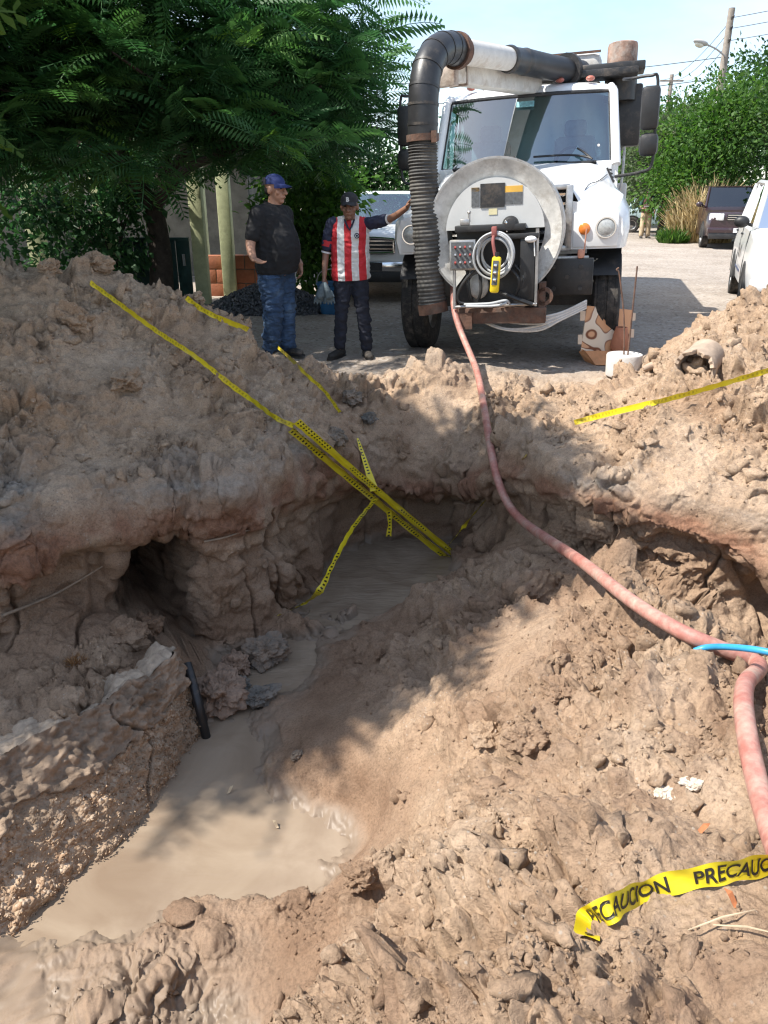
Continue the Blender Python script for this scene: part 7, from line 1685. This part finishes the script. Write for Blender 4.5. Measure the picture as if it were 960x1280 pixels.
# low orange-red wall of rendered blocks
wl0, wl1 = aty(262, 372, 14.05).x, aty(333, 372, 14.05).x
wall_ = empty('low_wall', ((wl0+wl1)/2, 14.05, 0), 0, 'low orange-red wall of blocks beside the gravel heap', 'wall')
nb = 3; Lw = (wl1-wl0)
for r_ in range(3):
    for k in range(nb+(r_ % 2)):
        w0 = Lw/nb; a_ = -Lw/2+(k-(.5 if r_ % 2 else 0))*w0; b_ = a_+w0; a_ = max(a_, -Lw/2); b_ = min(b_, Lw/2)
        mb = MB(); mb.box(((a_+b_)/2, 0, .13+r_*.235), (b_-a_-.014, .16, .222), bev=.008); mb.build('block', M_REDW, wall_)
mb = MB(); mb.box((0, 0, .36), (Lw, .13, .70)); mb.build('mortar', M_WALLD, wall_)
# house in the shade behind
house = empty('house', (-7.2, 17.2, 0), 0, 'dark shaded house with flat roof behind the left trees', 'house')
mb = MB()
for (a_, b_, z0, z1) in [(-6, -3.6, 0, 3.0), (-2.4, .3, 0, 3.0), (1.5, 4.4, 0, 3.0), (-3.6, -2.4, 2.1, 3.0), (.3, 1.5, 0, 1.0), (.3, 1.5, 2.1, 3.0)]: mb.box(((a_+b_)/2, 0, (z0+z1)/2), (b_-a_, .2, z1-z0))
mb.box((4.3, 3, 1.5), (.2, 6, 3.0)); mb.box((-5.9, 3, 1.5), (.2, 6, 3.0)); mb.box((-.8, 6, 1.5), (10.4, .2, 3.0)); mb.build('wall', M_WALLD, house)
mb = MB(); mb.box((-.8, 2.4, 3.12), (11.4, 8.4, .22), bev=.02); mb.build('roof', M_ROOFD, house)
mb = MB(); mb.box((-3.0, .02, 1.05), (1.16, .06, 2.1), bev=.01); dr_ = mb.build('door', M_TEAL, house); mb = MB(); mb.box((-2.55, -.04, 1.0), (.1, .05, .04)); mb.build('handle', M_STEEL, dr_)
wd = empty('window', (.9, 0, 1.55)); wd.parent = house
mb = MB(); mb.box((0, .02, 0), (1.16, .02, 1.06)); mb.build('pane', M_TINT, wd)
for x in (-.57, 0, .57): mb = MB(); mb.box((x, -.01, 0), (.05, .06, 1.08)); mb.build('frame', M_PGREEN, wd)
for k in range(3):
    mb = MB(); mb.box((-4.6+k*4.2, -2.0, 1.5), (.22, .22, 3.0), bev=.01); mb.build('porch_post', M_PGREEN, house)
# gravel heap
gz = aty(338, 388, 12.4)
g = np.random.default_rng(4); n = 2600; a = g.random(n)*6.283; r = np.sqrt(g.random(n)); X = 1.05*r*np.cos(a); Y = .75*r*np.sin(a); Z = .42*(1-r**1.35)
V = []; F_ = []; b = 0
for i in range(n):
    tv, tf = T0s[i % len(T0s)]; V.append((tv*g.uniform(.022, .048))@rotm(*g.uniform(0, 6, 3)).T+np.array([X[i], Y[i], max(0, Z[i])+.01])); F_.append(tf+b); b += len(tv)
M_GRAVG = mat('blue_grey_gravel', (.105, .108, .115), .85, .4, 30, .2, 60, dirt=.25, dirtcol=(.22, .2, .18))
gh = raw_mesh('gravel_heap', np.concatenate(V), np.concatenate(F_), M_GRAVG, smooth=False); gh.location = (gz.x, 12.4, 0); tag(gh, 'heap of blue-grey gravel behind the man in black', 'gravel', kind='stuff')
mb = MB(); mb.lathe([(1.06, -.02), (.8, .10), (.5, .23), (.2, .35), (0, .40)], (0, 0, 0), 'Z', 24); mb.v = [(x, y*.72, z) for x, y, z in mb.v]; co = mb.build('heap_core', M_GRAVG, gh)
# blue tub beside the shrub
tb = aty(428, 352, 13.0); tub = empty('blue_tub', (tb.x-.08, 12.0, 0), 0, 'blue plastic tub by the shrub behind the striped man', 'tub')
mb = MB(); mb.lathe([(0, .01), (.20, .01), (.25, .42), (.27, .43), (.27, .46), (.24, .45), (.19, .05), (0, .04)], n=24); mb.build('tub_wall', mat('blue_plastic', (.02, .10, .22), .4, .15), tub)
mb = MB(); mb.tube(spline([(-.26, 0, .42), (-.2, -.05, .60), (0, -.06, .66), (.2, -.05, .60), (.26, 0, .42)], 4), .008, 6); mb.build('handle', M_STEEL, tub)
# poles, lamp, wires
M_POLE = mat('weathered_pole', (.26, .225, .19), .9, .2, 6, .5, 30)
def pole(px, py_top, Y, r, label, base_z=None):
    t_ = aty(px, py_top, Y); r_ = empty('utility_pole', (t_.x, Y, rz_(Y)), 0, label, 'utility pole'); h = t_.z-rz_(Y)
    mb = MB(); mb.tube([(0, 0, -.2), (0, 0, h*.5), (0, 0, h)], [r*1.2, r*1.05, r*.8], 14); mb.build('shaft', M_POLE, r_); return r_, h
p1, h1 = pole(915, 10, 34, .15, 'tall wooden utility pole carrying the street lamp')
for dz in (.35, .7, 1.1):
    mb = MB(); mb.box((0, -.17, h1-dz), (.05, .16, .07)); mb.lathe([(0, .0), (.045, .0), (.055, .05), (.03, .09), (0, .10)], (0, -.24, h1-dz), n=10); mb.build('insulator', M_BLACKM, p1)
mb = MB(); mb.lathe([(.20, 0), (.20, .05), (.16, .1)], (0, 0, h1*.60), n=14); mb.build('band', M_STEEL, p1)
lz = aty(915, 72, 34).z-rz_(34)
mb = MB(); mb.tube(spline([(0, -.1, lz), (-.45, -.3, lz+.22), (-.95, -.5, lz+.36)], 6), .03, 8); mb.build('lamp_arm', M_STEEL, p1)
mb = MB(); mb.ellipsoid((-1.22, -.62, lz+.40), (.36, .16, .10), (0, R(8), R(25))); lh = mb.build('lamp_head', mat('lamp_housing', (.45, .44, .42), .5, .1), p1)
mb = MB(); mb.ellipsoid((-1.28, -.65, lz+.33), (.22, .11, .10), (0, R(8), R(25))); mb.build('lamp_glass', mat('lamp_glass', (.7, .66, .55), .3, .1), lh)
p2, h2 = pole(840, 93, 60, .16, 'distant utility pole beyond the trees')
mb = MB(); mb.box((0, -.1, h2-.4), (1.6, .1, .1)); mb.build('crossarm', M_POLE, p2)
p3, h3 = pole(818, 205, 42, .05, 'thin grey post at the end of the lane')
M_WIRE = mat('cable_black', (.05, .05, .055), .6)
wr = []
def wire(a_, b_, sag, label, r_=.012):
    a_, b_ = Vector(a_), Vector(b_); pts = [a_.lerp(b_, t)-Vector((0, 0, sag*4*t*(1-t))) for t in np.linspace(0, 1, 25)]; mb = MB(); mb.tube(pts, r_, 5); tag(mb.build('overhead_wire', M_WIRE), label, 'wire', 'overhead wires')
P1 = Vector((p1.location.x, 34, p1.location.z)); P2 = Vector((p2.location.x, 60, p2.location.z))
for k, (dz, e) in enumerate([(.35, -.7), (.7, 0), (1.1, .7)]):
    wire(P1+Vector((0, -.24, h1-dz)), P2+Vector((e, -.1, h2-.35)), .5, ['topmost','second','lowest'][k]+' overhead wire running from the lamp pole to the distant pole')
    wire(P1+Vector((0, -.24, h1-dz)), (P1.x+9.5, 18+k, 9.2-dz*.6), .4, ['topmost','second','lowest'][k]+' overhead wire leaving the lamp pole over the tallest tree')
wire(P1+Vector((0, 0, h1-1.6)), (-14, 46, 8.0), .9, 'service wire crossing the lane above the truck', .014)
wire(P1+Vector((0, 0, h1-2.3)), (-14, 40, 6.4), .9, 'lower service wire crossing behind the truck tank', .014)
tick('street')
